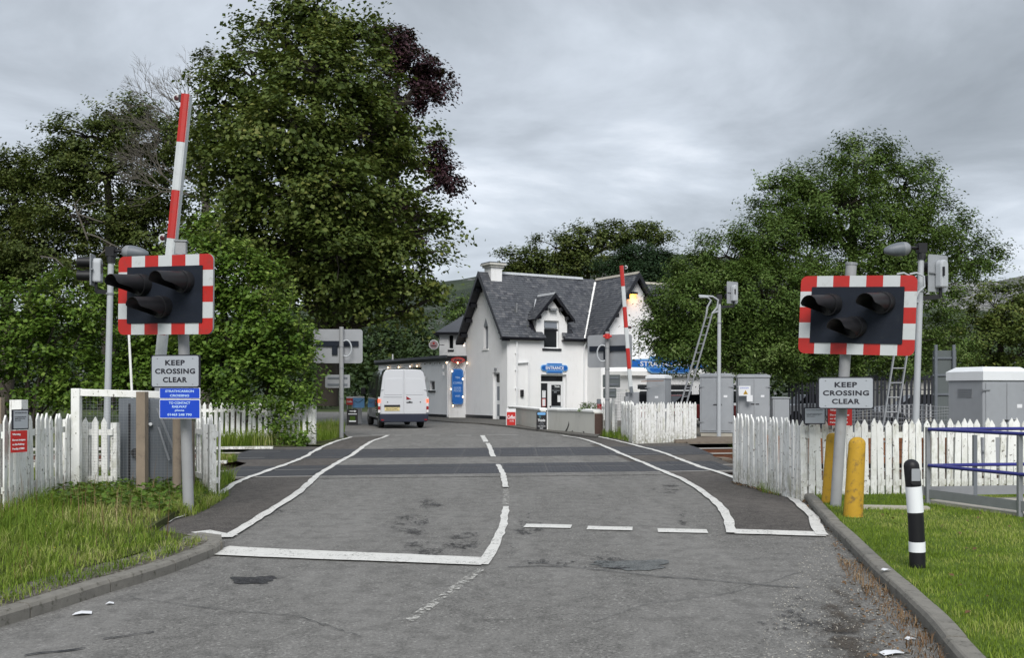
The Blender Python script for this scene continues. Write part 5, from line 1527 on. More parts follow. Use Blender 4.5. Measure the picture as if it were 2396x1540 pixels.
o, a, b_ = ladder('near ladder reaching up behind the right signal board', (PX(2046, 17.2), 17.2, .05), (PX(2112, 17.4), 17.4, PZ(700, 17.4)), (.225, 0, .0), 14)
m = MB()
for off in (0, .225):
    q = b_ + Vector((off, 0, 0)); m.tube([q, q + Vector((.05, 0, .12)), q + Vector((.16, 0, .22)), q + Vector((.15, .0, .4)), q + Vector((.02, 0, .46)), q + Vector((-.1, 0, .44))], .018, 6)
m.build('grab_hoop', M_polew, o, smooth=True)
m = MB(); m.bar(b_ + Vector((.0, 0, -.02)), (PX(2152, Yp), Yp, PZ(706, Yp)), .04, .05); m.build('standoff', M_polew, o)
o, a, b_ = ladder('distant ladder with curved handrails leaning on the far signal post', (PX(1570, 31), 31, zg(5, 31)), (PX(1653, 31.3), 31.3, PZ(735, 31.3)), (.19, .05, .02), 14, sp=.29)
m = MB()
p0, p1 = b_, b_ + Vector((.19, .05, .02))
m.tube([p0, p0 + Vector((.02, -.05, .22)), p0 + Vector((.12, -.1, .42)), p0 + Vector((.0, -.15, .52)), p0 + Vector((-.26, -.2, .52))], .03, 8)
m.tube([p1, p1 + Vector((.16, 0, .2)), p1 + Vector((.18, -.05, .42)), p1 + Vector((.0, -.1, .53)), p1 + Vector((-.46, -.2, .55))], .03, 8)
m.build('grab_hoop', M_polew, o, smooth=True)
m = MB(); m.bar(p1 + Vector((0, 0, .02)), P(1680, 728, 31.45), .05, .05); m.build('standoff', M_polew, o)

# ------------------------------------------------------------------ backs of the far signals
def signal_back(label, px, Y, base_off, top_py, board, ring, sub):
    x = PX(px, Y); z0 = zg(x, Y) + base_off
    o = thing('far_crossing_signal', label, 'crossing signal', (x, Y, z0), 0, 'crossing signals seen from behind')
    m = MB(); m.tube([(0, 0, -.1), (.0, 0, 1.5), (0, 0, PZ(top_py, Y) - z0)], .072, 14); m.build('pole', M_pole, o, local=True, smooth=True)
    bx0, bx1, by0, by1, yaw = board
    cx, cz = PX((bx0 + bx1) / 2, Y + .12) - x, PZ((by0 + by1) / 2, Y) - z0
    T = Matrix.Translation((cx, .13, cz)) @ Matrix.Rotation(yaw, 4, 'Z')
    mp = lambda a, d, z: tuple(T @ Vector((a, d, z)))
    W = (bx1 - bx0) / F * Y / math.cos(yaw); H = (by1 - by0) / F * Y
    m = MB(); m.prism(rrect(-W / 2, W / 2, -H / 2, H / 2, .09), 0, .025, mp); m.build('board_back', M_signback, o, local=True)
    m = MB(); m.prism([(-W * .44, -.0), (W * .42, 0), (W * .42, .17), (-W * .44, .17)], -.07, -.002, mp); m.build('crossbar', M_navy, o, local=True)
    m = MB(); m.prism([(-.19, -.28), (-.01, -.28), (-.01, -.005), (-.19, -.005)], -.06, -.002, mp); m.build('terminal_box', M_navy, o, local=True)
    m = MB(); n = 14; c0 = Vector((ring * .17, -.09, cz - .08)); pts = [c0 + Vector((ring * .17 * math.cos(t) , 0, .27 * math.sin(t))) for t in [R(-120 + 240 * i / n) for i in range(n + 1)]]
    m.tube(pts, .026, 8); m.build('cable_loop', M_polew, o, local=True, smooth=True)
    for (sx0, sx1, sy0, sy1, mt) in sub:
        cx, cz = PX((sx0 + sx1) / 2, Y + .12) - x, PZ((sy0 + sy1) / 2, Y) - z0
        W = (sx1 - sx0) / F * Y; H = (sy1 - sy0) / F * Y
        m = MB(); m.prism([(cx + a, cz + b) for a, b in rrect(-W / 2, W / 2, -H / 2, H / 2, .03)], .1, .12, XZ); m.build('plate_back', mt, o, local=True)
        m = MB(); m.bx(cx - W * .4, cx + W * .4, .08, .099, cz + H * .18, cz + H * .32); m.bx(cx - W * .4, cx + W * .4, .08, .099, cz - H * .32, cz - H * .18); m.build('plate_rail', M_dgrey, o, local=True)
    m = MB()
    for zz in (1.2, 2.2, 2.9): m.tube([(0, 0, zz), (0, 0, zz + .04)], .08, 14)
    m.build('clamp', M_galv, o, local=True)
    return o
signal_back('grey back of the far left crossing signal, on a pole in the grass', 799, 32.5, .05, 765, (733, 848, 770, 850, R(3)), 1, [(761, 819, 877, 908, M_signback)])
signal_back('dark back of the far right crossing signal beside the barrier boom', 1421, 32.6, .0, 776, (1377, 1475, 783, 860, R(-30)), -1, [(1410, 1451, 877, 907, M_signbackd), (1411, 1442, 909, 932, M_signbackd)])
m = MB()
o = thing('red_clamp', 'small red fitting on top of the far right signal pole', 'fitting', P(1421, 787, 32.45))
m.tube([(0, 0, -.08), (0, 0, .08)], .085, 10); m.tube([(-.14, 0, 0), (.14, 0, 0)], .04, 8); m.build('clamp_body', M_redsign, o, local=True)

# ------------------------------------------------------------------ equipment cabinets
def cabinet(label, px0, px1, Y, top_py, mat, side_px=None, doors=2, lid=.12, yaw=0.0, depth=.7, lidmat=None, group='grey lineside equipment cabinets', handles=True, rust=False, base_lift=.12):
    """px0..px1: front face; yaw turns it"""
    x0 = PX(px0, Y); x1 = PX(px1, Y); w = (x1 - x0) / math.cos(yaw)
    z0 = zg((x0 + x1) / 2, Y); h = PZ(top_py, Y) - z0
    o = thing('equipment_cabinet', label, 'cabinet', ((x0 + x1) / 2, Y + abs(math.sin(yaw)) * w / 2, z0), yaw, group)
    m = MB(); m.bx(-w / 2, w / 2, 0, depth, base_lift, h - lid); bev(m.build('cabinet_body', mat, o, local=True), .012)
    m = MB(); m.bx(-w / 2 - .025, w / 2 + .025, -.03, depth + .03, h - lid + .002, h - lid * .35)
    m.add([(-w / 2 - .025, -.03, h - lid * .35), (w / 2 + .025, -.03, h - lid * .35), (w / 2 + .025, depth + .03, h - lid * .35), (-w / 2 - .025, depth + .03, h - lid * .35), (-w / 2 + .1, .12, h), (w / 2 - .1, .12, h), (w / 2 - .1, depth - .1, h), (-w / 2 + .1, depth - .1, h)],
          [(0, 1, 5, 4), (1, 2, 6, 5), (2, 3, 7, 6), (3, 0, 4, 7), (4, 5, 6, 7)])
    m.build('lid', M_rust if rust else (lidmat or mat), o, local=True)
    m = MB(); m.bx(-w / 2 + .03, w / 2 - .03, .03, depth - .03, 0, base_lift - .002); m.build('plinth', M_conc, o, local=True)
    dw = (w - .10) / doors
    if handles:
        m = MB()
        for q in range(5): m.bx(-w / 2 - .012, -w / 2 - .001, depth * .3, depth * .7, h * .72 + q * .035, h * .72 + q * .035 + .018)
        m.build('side_vent', M_galv, o, local=True)
        m = MB(); m.bx(w / 2 - dw * .62, w / 2 - dw * .62 + .12, -.022, -.019, h * .62, h * .62 + .07); m.build('number_label', M_paper, o, local=True)
    for i in range(doors):
        a = -w / 2 + .05 + i * dw
        m = MB(); m.bx(a + .008, a + dw - .008, -.018, -.001, base_lift + .06, h - lid - .05); d = bev(m.build('door', mat, o, local=True), .006)
        if handles:
            hx = a + dw - .1 if i == 0 else a + .06
            for zf in (.22, .78):
                edge = a + .0 if i == 0 else a + dw
                mm = MB(); mm.bx(edge - .09, edge + .09, -.035, -.019, h * zf, h * zf + .028); mm.build('hinge', M_galv, d, local=True)
            mm = MB(); mm.bx(hx, hx + .12, -.04, -.019, h * .5, h * .5 + .025); mm.build('handle', M_black, d, local=True)
    return o
cabinet('tall grey two door cabinet behind the far signal post', 1641, 1715, 32.4, 874, M_cab, doors=2, yaw=R(-14), depth=.85)
cabinet('grey cabinet with a white electricity notice, right of the tallest cabinet', 1729, 1801, 34.5, 876, M_cab, doors=2, yaw=R(-8), depth=.8)
cabinet('small low grey box beside the dark railings', 1808, 1847, 36, 929, M_cab, doors=1, lid=.06, handles=False, depth=.4)
cabinet('grey cabinet with rust stained lid next to the barrier boom', 1516, 1555, 32.4, 877, M_cab, doors=1, lid=.13, yaw=R(-32), depth=.55, rust=False, lidmat=M_cabw)
c = cabinet('large cabinet with white hipped lid at the right edge', 2300, 2430, 18.6, 858, M_cab, doors=2, lid=.26, yaw=R(18), depth=.9, lidmat=M_cabw, group=None)
o = thing('rust_patch', 'band of rust under the lid of the cabinet by the barrier', 'rust', P(1530, 890, 32.3))
m = MB(); m.bar(P(1500, 893, 32.35), P(1553, 891, 32.15), .05, .02); m.build('rust_band', M_rust, o)
o = thing('electricity_notice', 'white electricity notice with yellow warning triangle on a grey cabinet door', 'notice', P(1739, 915, 34.35), R(-8))
plate(o, 'notice_sheet', .40, .34, .004, M_paper, .05, 0, 0, .005); plate(o, 'lower_sheet', .2, .22, .004, M_paper, .22, -.002, -.26, .005)
m = MB(); m.prism([(-.0, -.12), (.16, -.12), (.08, .03)], -.005, -.001, XZ); m.build('triangle', M_yellow, o, local=True)
text('DANGER', .3, .05, M_blue, o, .04, -.001, .1)
# barrier machine at the far side
o = thing('barrier_machine', 'grey barrier machine under the distant boom', 'barrier machine', (PX(1480, 31.9), 31.9, .1))
m = MB(); m.bx(PX(1469, 31.7), PX(1496, 31.7), 31.7, 32.4, .1, PZ(918, 31.7)); bev(m.build('machine_case', M_galv, o), .02)
m = MB(); m.bx(PX(1463, 31.6), PX(1471, 31.6), 31.6, 31.9, .1, PZ(928, 31.7)); m.build('side_box', M_galv, o)
m = MB(); m.bar(P(1478, 920, 31.55), P(1476, 905, 31.55), .1, .14); m.build('boom_clamp', M_dgrey, o)
o = thing('wicket_gate', 'distant white framed gate with wire netting beside the far pickets', 'gate', (PX(1436, 33.5), 33.5, .1))
m = MB(); m.bx(PX(1432, 33.5), PX(1438, 33.5), 33.45, 33.55, .05, PZ(911, 33.5)); m.build('gate_post', M_wpaint, o)
m = MB(); m.bx(PX(1438, 33.5) + .002, PX(1497, 33.5), 33.46, 33.54, PZ(918, 33.5), PZ(911, 33.5)); m.build('top_beam', M_wpaint, o)
m = MB()
for i in range(14): m.box((PX(1439 + 4 * i, 33.5), 33.42, .8), (.006, .006, 1.4))
for i in range(16): m.box(((PX(1438, 33.5) + PX(1496, 33.5)) / 2, 33.425, .15 + i * .09), (.85, .006, .006))
tag(m.build('wire_netting', M_galv, o), kind='stuff')
# grey sign back on two posts
o = thing('platform_sign', 'large dark sign back on two posts right of the near ladder', 'sign', (PX(2212, 27), 27, .1))
m = MB(); m.bx(PX(2186, 27), PX(2240, 27), 27.06, 27.1, .5, PZ(820, 27)); m.build('sign_panel', M_signbackd, o)
for px in (2190, 2232):
    m = MB(); m.tube([(PX(px, 27), 27, 0), (PX(px, 27), 27, PZ(807, 27))], .045, 8); m.build('post', M_dgrey, o, smooth=True)
for py in (840, 880, 925):
    m = MB(); m.bx(PX(2184, 27), PX(2239, 27), 27.02, 27.058, PZ(py, 27), PZ(py, 27) + .05); m.build('brace', M_dgrey, o)
# dark railings on the platform side
def railing(label, xa, xb, Y0, Y1, top_py, sp=.16, h=None):
    o = thing('dark_fence', label, 'fence', (PX(xa, Y0), Y0, 0), 0, 'dark pointed railings beyond the tracks')
    x0, x1 = PX(xa, Y0), PX(xb, Y1); L = math.hypot(x1 - x0, Y1 - Y0); n = int(L / sp)
    h = PZ(top_py, Y0) - .1
    m = MB(); m.prism([(-.045, 0), (.045, 0), (.045, h - .1), (0, h), (-.045, h - .1)], -.012, .012, XZ); me = m.mesh('pale', M_ptim)
    a = math.atan2(Y1 - Y0, x1 - x0)
    for i in range(n + 1):
        t = i / n; piece('pale', me, o, (x0 + (x1 - x0) * t - x0, (Y1 - Y0) * t, .05 + random.uniform(-.03, .03)), rz=a, ry=random.uniform(-.02, .02))
    for z in (.35, h - .35):
        m = MB(); m.bar((x0, Y0 + .04, z), (x1, Y1 + .04, z), .08, .04); m.build('rail', M_ptim, o)
M_ptim = simple('dark_stained_timber', (0.022, 0.024, 0.032), 0.8, var=.3, scale=5)
railing('dark pointed railings left of the right signal pole', 1846, 1990, 42, 40, 892)
railing('dark pointed railings right of the near ladder', 1995, 2300, 39.9, 37, 886)
# orange/grey mesh strip behind pickets
o = thing('netting_fence', 'sagging grey wire fence between the ladder and white cabinet', 'fence', (PX(2050, 24), 24, .1))
m = MB()
for i in range(6):
    pts = [(PX(1990 + k * 26, 24), 24 + .1 * math.sin(k), PZ(950 + i * 9 + 3 * math.sin(k * .9 + i), 24)) for k in range(12)]
    m.tube(pts, .008, 4)
for k in range(44): m.box((PX(1995 + k * 6, 24), 24.02, PZ(975, 24)), (.006, .006, .5))
tag(m.build('netting', M_galv, o), kind='stuff')
for k in range(4):
    m = MB(); m.tube([(PX(2000 + k * 80, 24), 24.05, 0), (PX(2000 + k * 80, 24), 24.05, PZ(946, 24))], .025, 6); m.build('post', M_dgrey, o)
# low concrete troughing / sleepers stack seen through pickets
o = thing('sleeper_stack', 'rusty brown timbers stacked behind the right pickets', 'timbers', (8.5, 21.5, 0))
for i in range(8):
    m = MB(); m.box((8.0 + random.uniform(-.1, .1), 21.3 + (i % 2) * .26, .12 + (i // 2) * .15), (5.2, .24, .14)); m.build('timber', M_sleeper if i % 2 else M_rust, o)

# ------------------------------------------------------------------ bollards
def ybollard(label, px, Y, r, h, lean):
    o = thing('bollard', label, 'bollard', (PX(px, Y), Y, .085), 0, 'yellow bollards by the right signal pole')
    m = MB(); prof = [(r * 1.02, -.1), (r, .1), (r * .93, h * .6), (r * .88, h - r * .8)] + [(r * .88 * math.cos(R(a)), h - r * .8 + r * .75 * math.sin(R(a))) for a in (15, 30, 45, 60, 75, 86)]
    m.lathe(prof, 24); m.v = [(x + lean * z, y, z) for x, y, z in m.v]
    m.build('bollard_post', M_yellow, o, local=True, smooth=True)
    return o
ybollard('front yellow bollard, thicker, right of the signal pole', 1996, 11.95, .112, .965, .055)
ybollard('rear yellow bollard tucked left of the signal pole', 1938, 13.45, .088, .95, .06)
Yk = 8.5
o = thing('marker_bollard', 'black and white banded marker bollard leaning on the lawn', 'bollard', (PX(2147, Yk), Yk, .085))
H_ = .935
def bl(z): return (-.060 * (z / H_) + .012 * math.sin(z / H_ * 3.1), 0)
def ring_part(name, z0, z1, r0, r1, mat, dome=False):
    m = MB(); pts = []; rs = []
    k = 6
    for i in range(k + 1):
        z = z0 + (z1 - z0) * i / k; pts.append((bl(z)[0], 0, z)); rs.append(r0 + (r1 - r0) * i / k)
    if dome:
        zt = z1
        for a in (20, 40, 60, 78, 88): pts.append((bl(zt)[0], 0, zt + r1 * math.sin(R(a)) * .9)); rs.append(r1 * math.cos(R(a)))
    m.tube(pts, rs, 28); return m.build(name, mat, o, local=True, smooth=True)
ring_part('body', -.08, H_ - .063, .066, .064, M_plast, True)
ring_part('white_band', .136, .222, .0685, .068, M_wtext)
ring_part('white_band', .474, .696, .067, .067, M_wtext)
m = MB()
for i in range(-6, 7):
    pass
cz = .80; cxx = bl(cz)[0]
pts = [(a, b) for a, b in rrect(-.042, .042, cz - .085, cz + .06, .03)]
m.prism([(cxx + a, b) for a, b in pts], -.074, -.05, XZ); m.build('reflector_recess', M_black, o, local=True)
m = MB(); m.prism([(cxx + a, b) for a, b in rrect(-.036, .036, cz - .052, cz + .052, .004)], -.078, -.0745, XZ); m.build('reflector', M_cab, o, local=True)

# ------------------------------------------------------------------ ramp with handrails at the right
o = thing('concrete_ramp', 'pale concrete ramp path inside the blue handrails', 'ramp', (8, 12.8, .05))
m = MB(); pts = [(5.55, 13.42), (6.18, 11.75), (6.6, 10.5), (12, 10.5), (12, 14.2), (7.0, 13.75)]
n = len(pts); m.add([(x, y, .125) for x, y in pts] + [(x, y, .0) for x, y in pts], [tuple(range(n))] + [(i, (i + 1) % n, (i + 1) % n + n, i + n) for i in range(n)])
m.build('slab', M_conc, o)
o = thing('handrail', 'steel ramp handrails with dark blue rails and kick plates', 'handrail', (5.58, 13.35, .085))
def hpost(px, Y, top):
    m = MB(); m.bx(PX(px, Y) - .026, PX(px, Y) + .026, Y - .026, Y + .026, .0, PZ(top, Y)); m.build('post', M_galv, o)
A = Vector((5.58, 13.3, 0)); Bf = Vector((6.09, 11.9, 0)); Cf = Bf + (Bf - A) * .9
hpost(2171, 13.3, 1000); hpost(2386, 11.9, 1011)
Bb = Vector((PX(2282, 13.45), 13.45, 0)); Cb = Vector((8.6, 13.75, 0))
m = MB(); m.bx(Bb.x - .024, Bb.x + .024, 13.44, 13.49, 0, 1.0); m.build('post', M_dgrey, o)
for zt in (1.085, .60):
    for a, b_, c in ((A, Bf, Cf), (A, Bb, Cb)):
        m = MB(); z = Vector((0, 0, zt)); off = Vector((.0, -.035, 0))
        m.tube([a + z + off, b_ + z + off, c + z + off], .024, 10); m.build('rail', M_railblue, o, smooth=True)
for a, b_, h0 in ((A, Cf, .22), (A + Vector((-.1, .05, 0)), Cb, .25)):
    m = MB(); m.bar(a + Vector((0, 0, h0)), b_ + Vector((0, 0, h0 - .0)), .012, .12, up=(0, 0, 1)); m.build('kick_plate', M_galv, o)
o = thing('concrete_edging', 'narrow pale concrete edging strip set in the lawn', 'edging', (PX(2080, 12.6), 12.6, .085))
m = MB(); m.bar((PX(1980, 12.75), 12.8, .10), (PX(2163, 12.75), 12.62, .10), .16, .05); m.build('edging_slab', M_conc, o)

# litter
def litter(label, px, py, w, l, off=.008, mat=M_paper, rz=.3):
    p = GP(px, py, off); o = thing('litter', label, 'litter', p, rz)
    m = MB(); m.add([(-w / 2, -l / 2, .004), (0, -l / 2, .012), (w / 2, -l * .4, .003), (w * .45, l / 2, .006), (-.1 * w, l * .45, .014), (-w * .4, l * .4, .004)], [(0, 1, 4, 5), (1, 2, 3, 4)])
    m.build('scrap', mat, o, local=True)
litter('largest white paper scrap near the left kerb', 193, 1437, .13, .09)
litter('small white scrap further up the left kerb', 257, 1414, .06, .05)
litter('white scrap lying on the right kerb edge', 2073, 1335, .08, .06, .12)
litter('white stone in the gutter at lower right', 2130, 1497, .07, .05)
litter('flat white scrap at the bottom right gutter', 2085, 1530, .16, .08)
# ------------------------------------------------------------------ the hotel
hotel = thing('hotel', 'white roughcast hotel with steep slate roof, dormer and two tall gables', 'building', H0, HROT)
SL = 1.423; RV = 2.375; RZ = 8.2
def rf(v): return RZ - SL * abs(v - RV)
FR = lambda a, d, z: (a, d, z)             # front wall: a along, d inwards
GB = lambda a, d, z: (d, a, z)             # left gable: a along depth, d inwards
def wall_cells(m, a0, a1, z0, z1, holes, mp, th=.3):
    A = sorted({a0, a1} | {h[i] for h in holes for i in (0, 1)}); Z = sorted({z0, z1} | {h[i] for h in holes for i in (2, 3)})
    A = [a for a in A if a0 <= a <= a1]; Z = [z for z in Z if z0 <= z <= z1]
    for i in range(len(A) - 1):
        run = None
        for j in range(len(Z) - 1):
            ca, cz = (A[i] + A[i + 1]) / 2, (Z[j] + Z[j + 1]) / 2
            if any(h[0] < ca < h[1] and h[2] < cz < h[3] for h in holes): continue
            m.prism([(A[i], Z[j]), (A[i + 1], Z[j]), (A[i + 1], Z[j + 1]), (A[i], Z[j + 1])], 0, th, mp)
DOOR = (2.12, 3.80, .0, 2.5); WIN = (2.32, 3.30, 3.93, 5.46); GD = (.83, 1.57, .0, 2.6); LAN = (2.12, 2.62, 3.95, 5.2)
m = MB()
wall_cells(m, .0, 5.155, 0, 4.6, [DOOR, WIN], FR)
wall_cells(m, 1.82, 3.83, 4.6, 5.5, [WIN], FR, .2)
m.prism([(1.82, 5.5), (3.83, 5.5), (2.83, 6.62)], 0, .2, FR)
m.build('front_wall', M_wall, hotel, local=True)
m = MB()
for u in (1.82, 3.63): m.prism([(0.2, 4.5), (.95, 5.5), (.2, 5.5)], u, u + .2, GB)
m.build('dormer_cheek', M_wall, hotel, local=True)
m = MB()
wall_cells(m, .3, 4.75, 0, 4.8, [GD, LAN], GB)
wall_cells(m, .3, 4.75, 4.8, 5.2, [LAN], GB)
m.build('gable_wall', M_wall, hotel, local=True)
m = MB(); m.prism([(.26, 5.2), (4.49, 5.2), (RV, 8.12)], 0, .3, GB); m.build('gable_peak', M_wall, hotel, local=True)
m = MB(); wall_cells(m, -1.36, -.001, 0, 4.7, [], lambda a, d, z: (5.155 + d, a, z)); m.build('wing_side_wall', M_wall, hotel, local=True)
m = MB(); V2 = lambda a, d, z: (a, -1.36 + d, z)
wall_cells(m, 5.456, 9.78, 0, 4.8, [(6.2, 9.2, .8, 2.2)], V2)
m.prism([(5.2, 4.8), (9.73, 4.8), (7.465, 8.0)], 0, .3, V2); m.build('wing_gable_wall', M_wall, hotel, local=True)
m = MB(); m.bx(9.79, 14, .3, .6, 0, 4.6); m.bx(5.5, 14, 4.3, 4.6, 0, 4.6); m.bx(13.7, 14, .6, 4.3, 0, 4.6); m.build('rear_wall', M_wall, hotel, local=True)
m = MB()
for a, b_ in ((0, GD[0]), (GD[1], 4.78)): m.bx(-.02, -.001, a, b_, 0, .24)
m.build('plinth', M_trim, hotel, local=True)
# roofs: solid decks below, slates above
def deck(name, poly_uv, thick=.1):
    pass
m = MB()
def slope_slab(m, u0, u1, v0, v1, t=.09):
    """slab of the main roof between v0 and v1 (both on the front slope)"""
    m.add([(u, v, rf(v) + dz) for dz in (0, -t) for u, v in ((u0, v0), (u1, v0), (u1, v1), (u0, v1))], [(0, 1, 2, 3), (7, 6, 5, 4), (0, 4, 5, 1), (1, 5, 6, 2), (2, 6, 7, 3), (3, 7, 4, 0)])
slope_slab(m, -.46, 14.1, .12, RV)
slope_slab(m, -.46, 2.2, -.22, .12); slope_slab(m, 3.5, 5.3, -.22, .12); slope_slab(m, 9.8, 14.1, -.22, .12)
slope_slab(m, -.46, 14.1, RV, 4.97)
def w2(u): return RZ - SL * abs(u - 7.465)
for (a, b_) in ((4.87, 7.465), (7.465, 10.06)):
    m.add([(u, v, w2(u) + dz) for dz in (0, -.09) for u, v in ((a, -1.78), (b_, -1.78), (b_, 2.3), (a, 2.3 if a > 5 else .0))], [(0, 1, 2, 3), (7, 6, 5, 4), (0, 4, 5, 1), (1, 5, 6, 2), (2, 6, 7, 3), (3, 7, 4, 0)])
DS = 1.12
def dz_(u): return 6.94 - DS * abs(u - 2.83)
for a, b_ in ((1.55, 2.83), (2.83, 4.11)):
    m.add([(u, v, dz_(u) + q) for q in (0, -.08) for u, v in ((a, -.32), (b_, -.32), (b_, 1.48), (a, .6))] if a < 2 else
          [(u, v, dz_(u) + q) for q in (0, -.08) for u, v in ((a, -.32), (b_, -.32), (b_, .6), (a, 1.48))], [(0, 1, 2, 3), (7, 6, 5, 4), (0, 4, 5, 1), (1, 5, 6, 2), (2, 6, 7, 3), (3, 7, 4, 0)])
m.build('roof_deck', M_trim, hotel, local=True)
def slates(m, O, eu, ed, L, W, skip, ex=.165, wd=.21):
    """O: low corner; eu along, ed up the slope, both unit"""
    O, eu, ed = Vector(O), Vector(eu), Vector(ed); nn = eu.cross(ed)
    if nn.z < 0: nn = -nn
    rows = int(L / ex)
    for j in range(rows + 1):
        d = j * ex; u = -(.5 * wd if j % 2 else 0)
        while u < W:
            w = wd * random.uniform(.86, 1.12)
            a, b_ = max(u, 0), min(u + w - .008, W)
            p = O + eu * ((a + b_) / 2) + ed * (d + .08)
            if b_ - a > .05 and not skip(p):
                h = .022 + random.uniform(0, .012); q = d - random.uniform(0, .018)
                t = min(d + ex * 1.25, L)
                lo1, lo2 = O + eu * a + ed * q, O + eu * b_ + ed * q
                hi1, hi2 = O + eu * a + ed * t, O + eu * b_ + ed * t
                m.add([lo1 + nn * h, lo2 + nn * h, hi2 + nn * .006, hi1 + nn * .006, lo1 + nn * .002, lo2 + nn * .002], [(0, 1, 2, 3), (4, 5, 1, 0), (4, 0, 3), (5, 2, 1)])
            u += w
Lm = math.hypot(RV + .24, (RV + .24) * SL)
k = 1 / math.hypot(1, SL)
def skip_main(p):
    u, v, z = p
    if 4.9 < u < 10.03 and z < w2(u) + .03: return True
    if 1.55 < u < 4.11 and z < dz_(u) - .02 and v > -.05: return True
    if 2.2 < u < 3.5 and v < .1: return True
    if 1.82 < u < 3.83 and v < .02 and z > 4.9: return True
    return False
m = MB(); slates(m, (-.46, -.24, rf(-.24) + .0), (1, 0, 0), (0, k, SL * k), Lm, 14.5, skip_main)
tag(m.build('main_roof_slates', M_slate, hotel, local=True, fix=False), kind='stuff')
m = MB(); slates(m, (4.85, -1.78, w2(4.85)), (0, 1, 0), (k, 0, SL * k), Lm, 4.1, lambda p: p[2] < rf(p[1]) - .02 and p[1] > -.24)
slates(m, (10.08, 2.3, w2(10.08)), (0, -1, 0), (-k, 0, SL * k), Lm, 4.1, lambda p: p[2] < rf(p[1]) - .02 and p[1] > -.24)
tag(m.build('wing_roof_slates', M_slate, hotel, local=True, fix=False), kind='stuff')
kd = 1 / math.hypot(1, DS)
m = MB(); slates(m, (1.53, -.33, dz_(1.53)), (0, 1, 0), (kd, 0, DS * kd), 1.3 / kd, 1.9, lambda p: p[1] > 0 and p[2] < rf(p[1]) + .0)
slates(m, (4.13, 1.6, dz_(4.13)), (0, -1, 0), (-kd, 0, DS * kd), 1.3 / kd, 1.92, lambda p: p[1] > 0 and p[2] < rf(p[1]) + .0)
tag(m.build('dormer_roof_slates', M_slate, hotel, local=True, fix=False), kind='stuff')
for i in range(9):
    a = .9 + i * .62
    if a > 6.9: break
    m = MB(); m.prism([(-.13, -.09), (.13, -.09), (.06, .055), (-.06, .055)], a, a + .61, lambda p, d, z: (d, RV + p, RZ + .03 + z)); m.build('ridge_tile', M_lead, hotel, local=True)
for i in range(4):
    a = 7.9 + i * 1.5
    m = MB(); m.prism([(-.13, -.09), (.13, -.09), (.06, .05), (-.06, .05)], a, a + 1.49, lambda p, d, z: (d, RV + p, RZ + .03 + z)); m.build('ridge_tile', M_conc, hotel, local=True)
for i in range(6):
    a = -1.76 + i * .68
    m = MB(); m.prism([(-.12, -.09), (.12, -.09), (.05, .05), (-.05, .05)], a, a + .67, lambda p, d, z: (7.465 + p, d, RZ + .02 + z)); m.build('ridge_tile', M_conc, hotel, local=True)
for i in range(2):
    a = -.3 + i * .85
    m = MB(); m.prism([(-.10, -.09), (.10, -.09), (.04, .04), (-.04, .04)], a, a + .84, lambda p, d, z: (2.83 + p, d, 6.94 + .02 + z)); m.build('ridge_tile', M_lead, hotel, local=True)
# valley flashings
m = MB(); a = Vector((4.87, -.24, rf(-.24) + .05)); b_ = Vector((7.3, 2.21, rf(2.21) + .06)); m.bar(a, b_, .14, .04, up=(-.4, -.4, 1)); m.build('valley_flashing', M_cap, hotel, local=True)
m = MB(); m.bar((1.60, .02, 5.46), (2.60, 1.30, 6.72), .07, .05, up=(-.4, -.4, 1)); m.build('dormer_flashing', M_lead, hotel, local=True)
# bargeboards, soffits, gutters
def barge(u_or_v, apex, half, sl, along, depth=.30, t=.045, name='bargeboard', drop=.0):
    for s in (-1, 1):
        m = MB(); a, z = apex
        x0, x1 = a, a + s * half
        poly = [(x0, z + .03), (x1, z + .03 - sl * half), (x1, z + .03 - sl * half - depth * .9), (x0, z + .03 - depth * 1.35)]
        m.prism(poly, u_or_v - t, u_or_v, along); m.build(name, M_trim, hotel, local=True)
GBU = lambda a, d, z: (d, a, z)
barge(-.465, (RV, RZ), 2.66, SL, GBU, .22)
barge(-1.785, (7.465, RZ), 2.66, SL, FR, .24)
barge(-.33, (2.83, 6.94), 1.30, DS, FR, .19)
m = MB()   # deep black soffit of the left gable
for s in (-1, 1):
    m.add([(-.46, RV, RZ - .11), (0.0, RV, RZ - .11), (0.0, RV + s * 2.66, RZ - .11 - SL * 2.66), (-.46, RV + s * 2.66, RZ - .11 - SL * 2.66),
           (-.46, RV, RZ - .16), (0.0, RV, RZ - .16), (0.0, RV + s * 2.66, RZ - .16 - SL * 2.66), (-.46, RV + s * 2.66, RZ - .16 - SL * 2.66)], [(0, 1, 2, 3), (4, 5, 6, 7), (0, 4, 7, 3), (2, 6, 7, 3)])
m.build('soffit', M_trim, hotel, local=True)
for a, b_ in ((-.46, 2.24), (3.46, 4.95)):
    m = MB(); m.bx(a, b_, -.33, -.20, rf(-.24) - .10, rf(-.24) + .005); m.build('gutter', M_trim, hotel, local=True)
    m = MB(); m.bx(a, b_, -.20, .0, rf(-.24) - .14, rf(-.24) - .06); m.build('fascia', M_trim, hotel, local=True)
m = MB(); m.bx(4.76, 4.88, -1.78, -.30, w2(4.87) - .10, w2(4.87) + .005); m.build('gutter', M_trim, hotel, local=True)
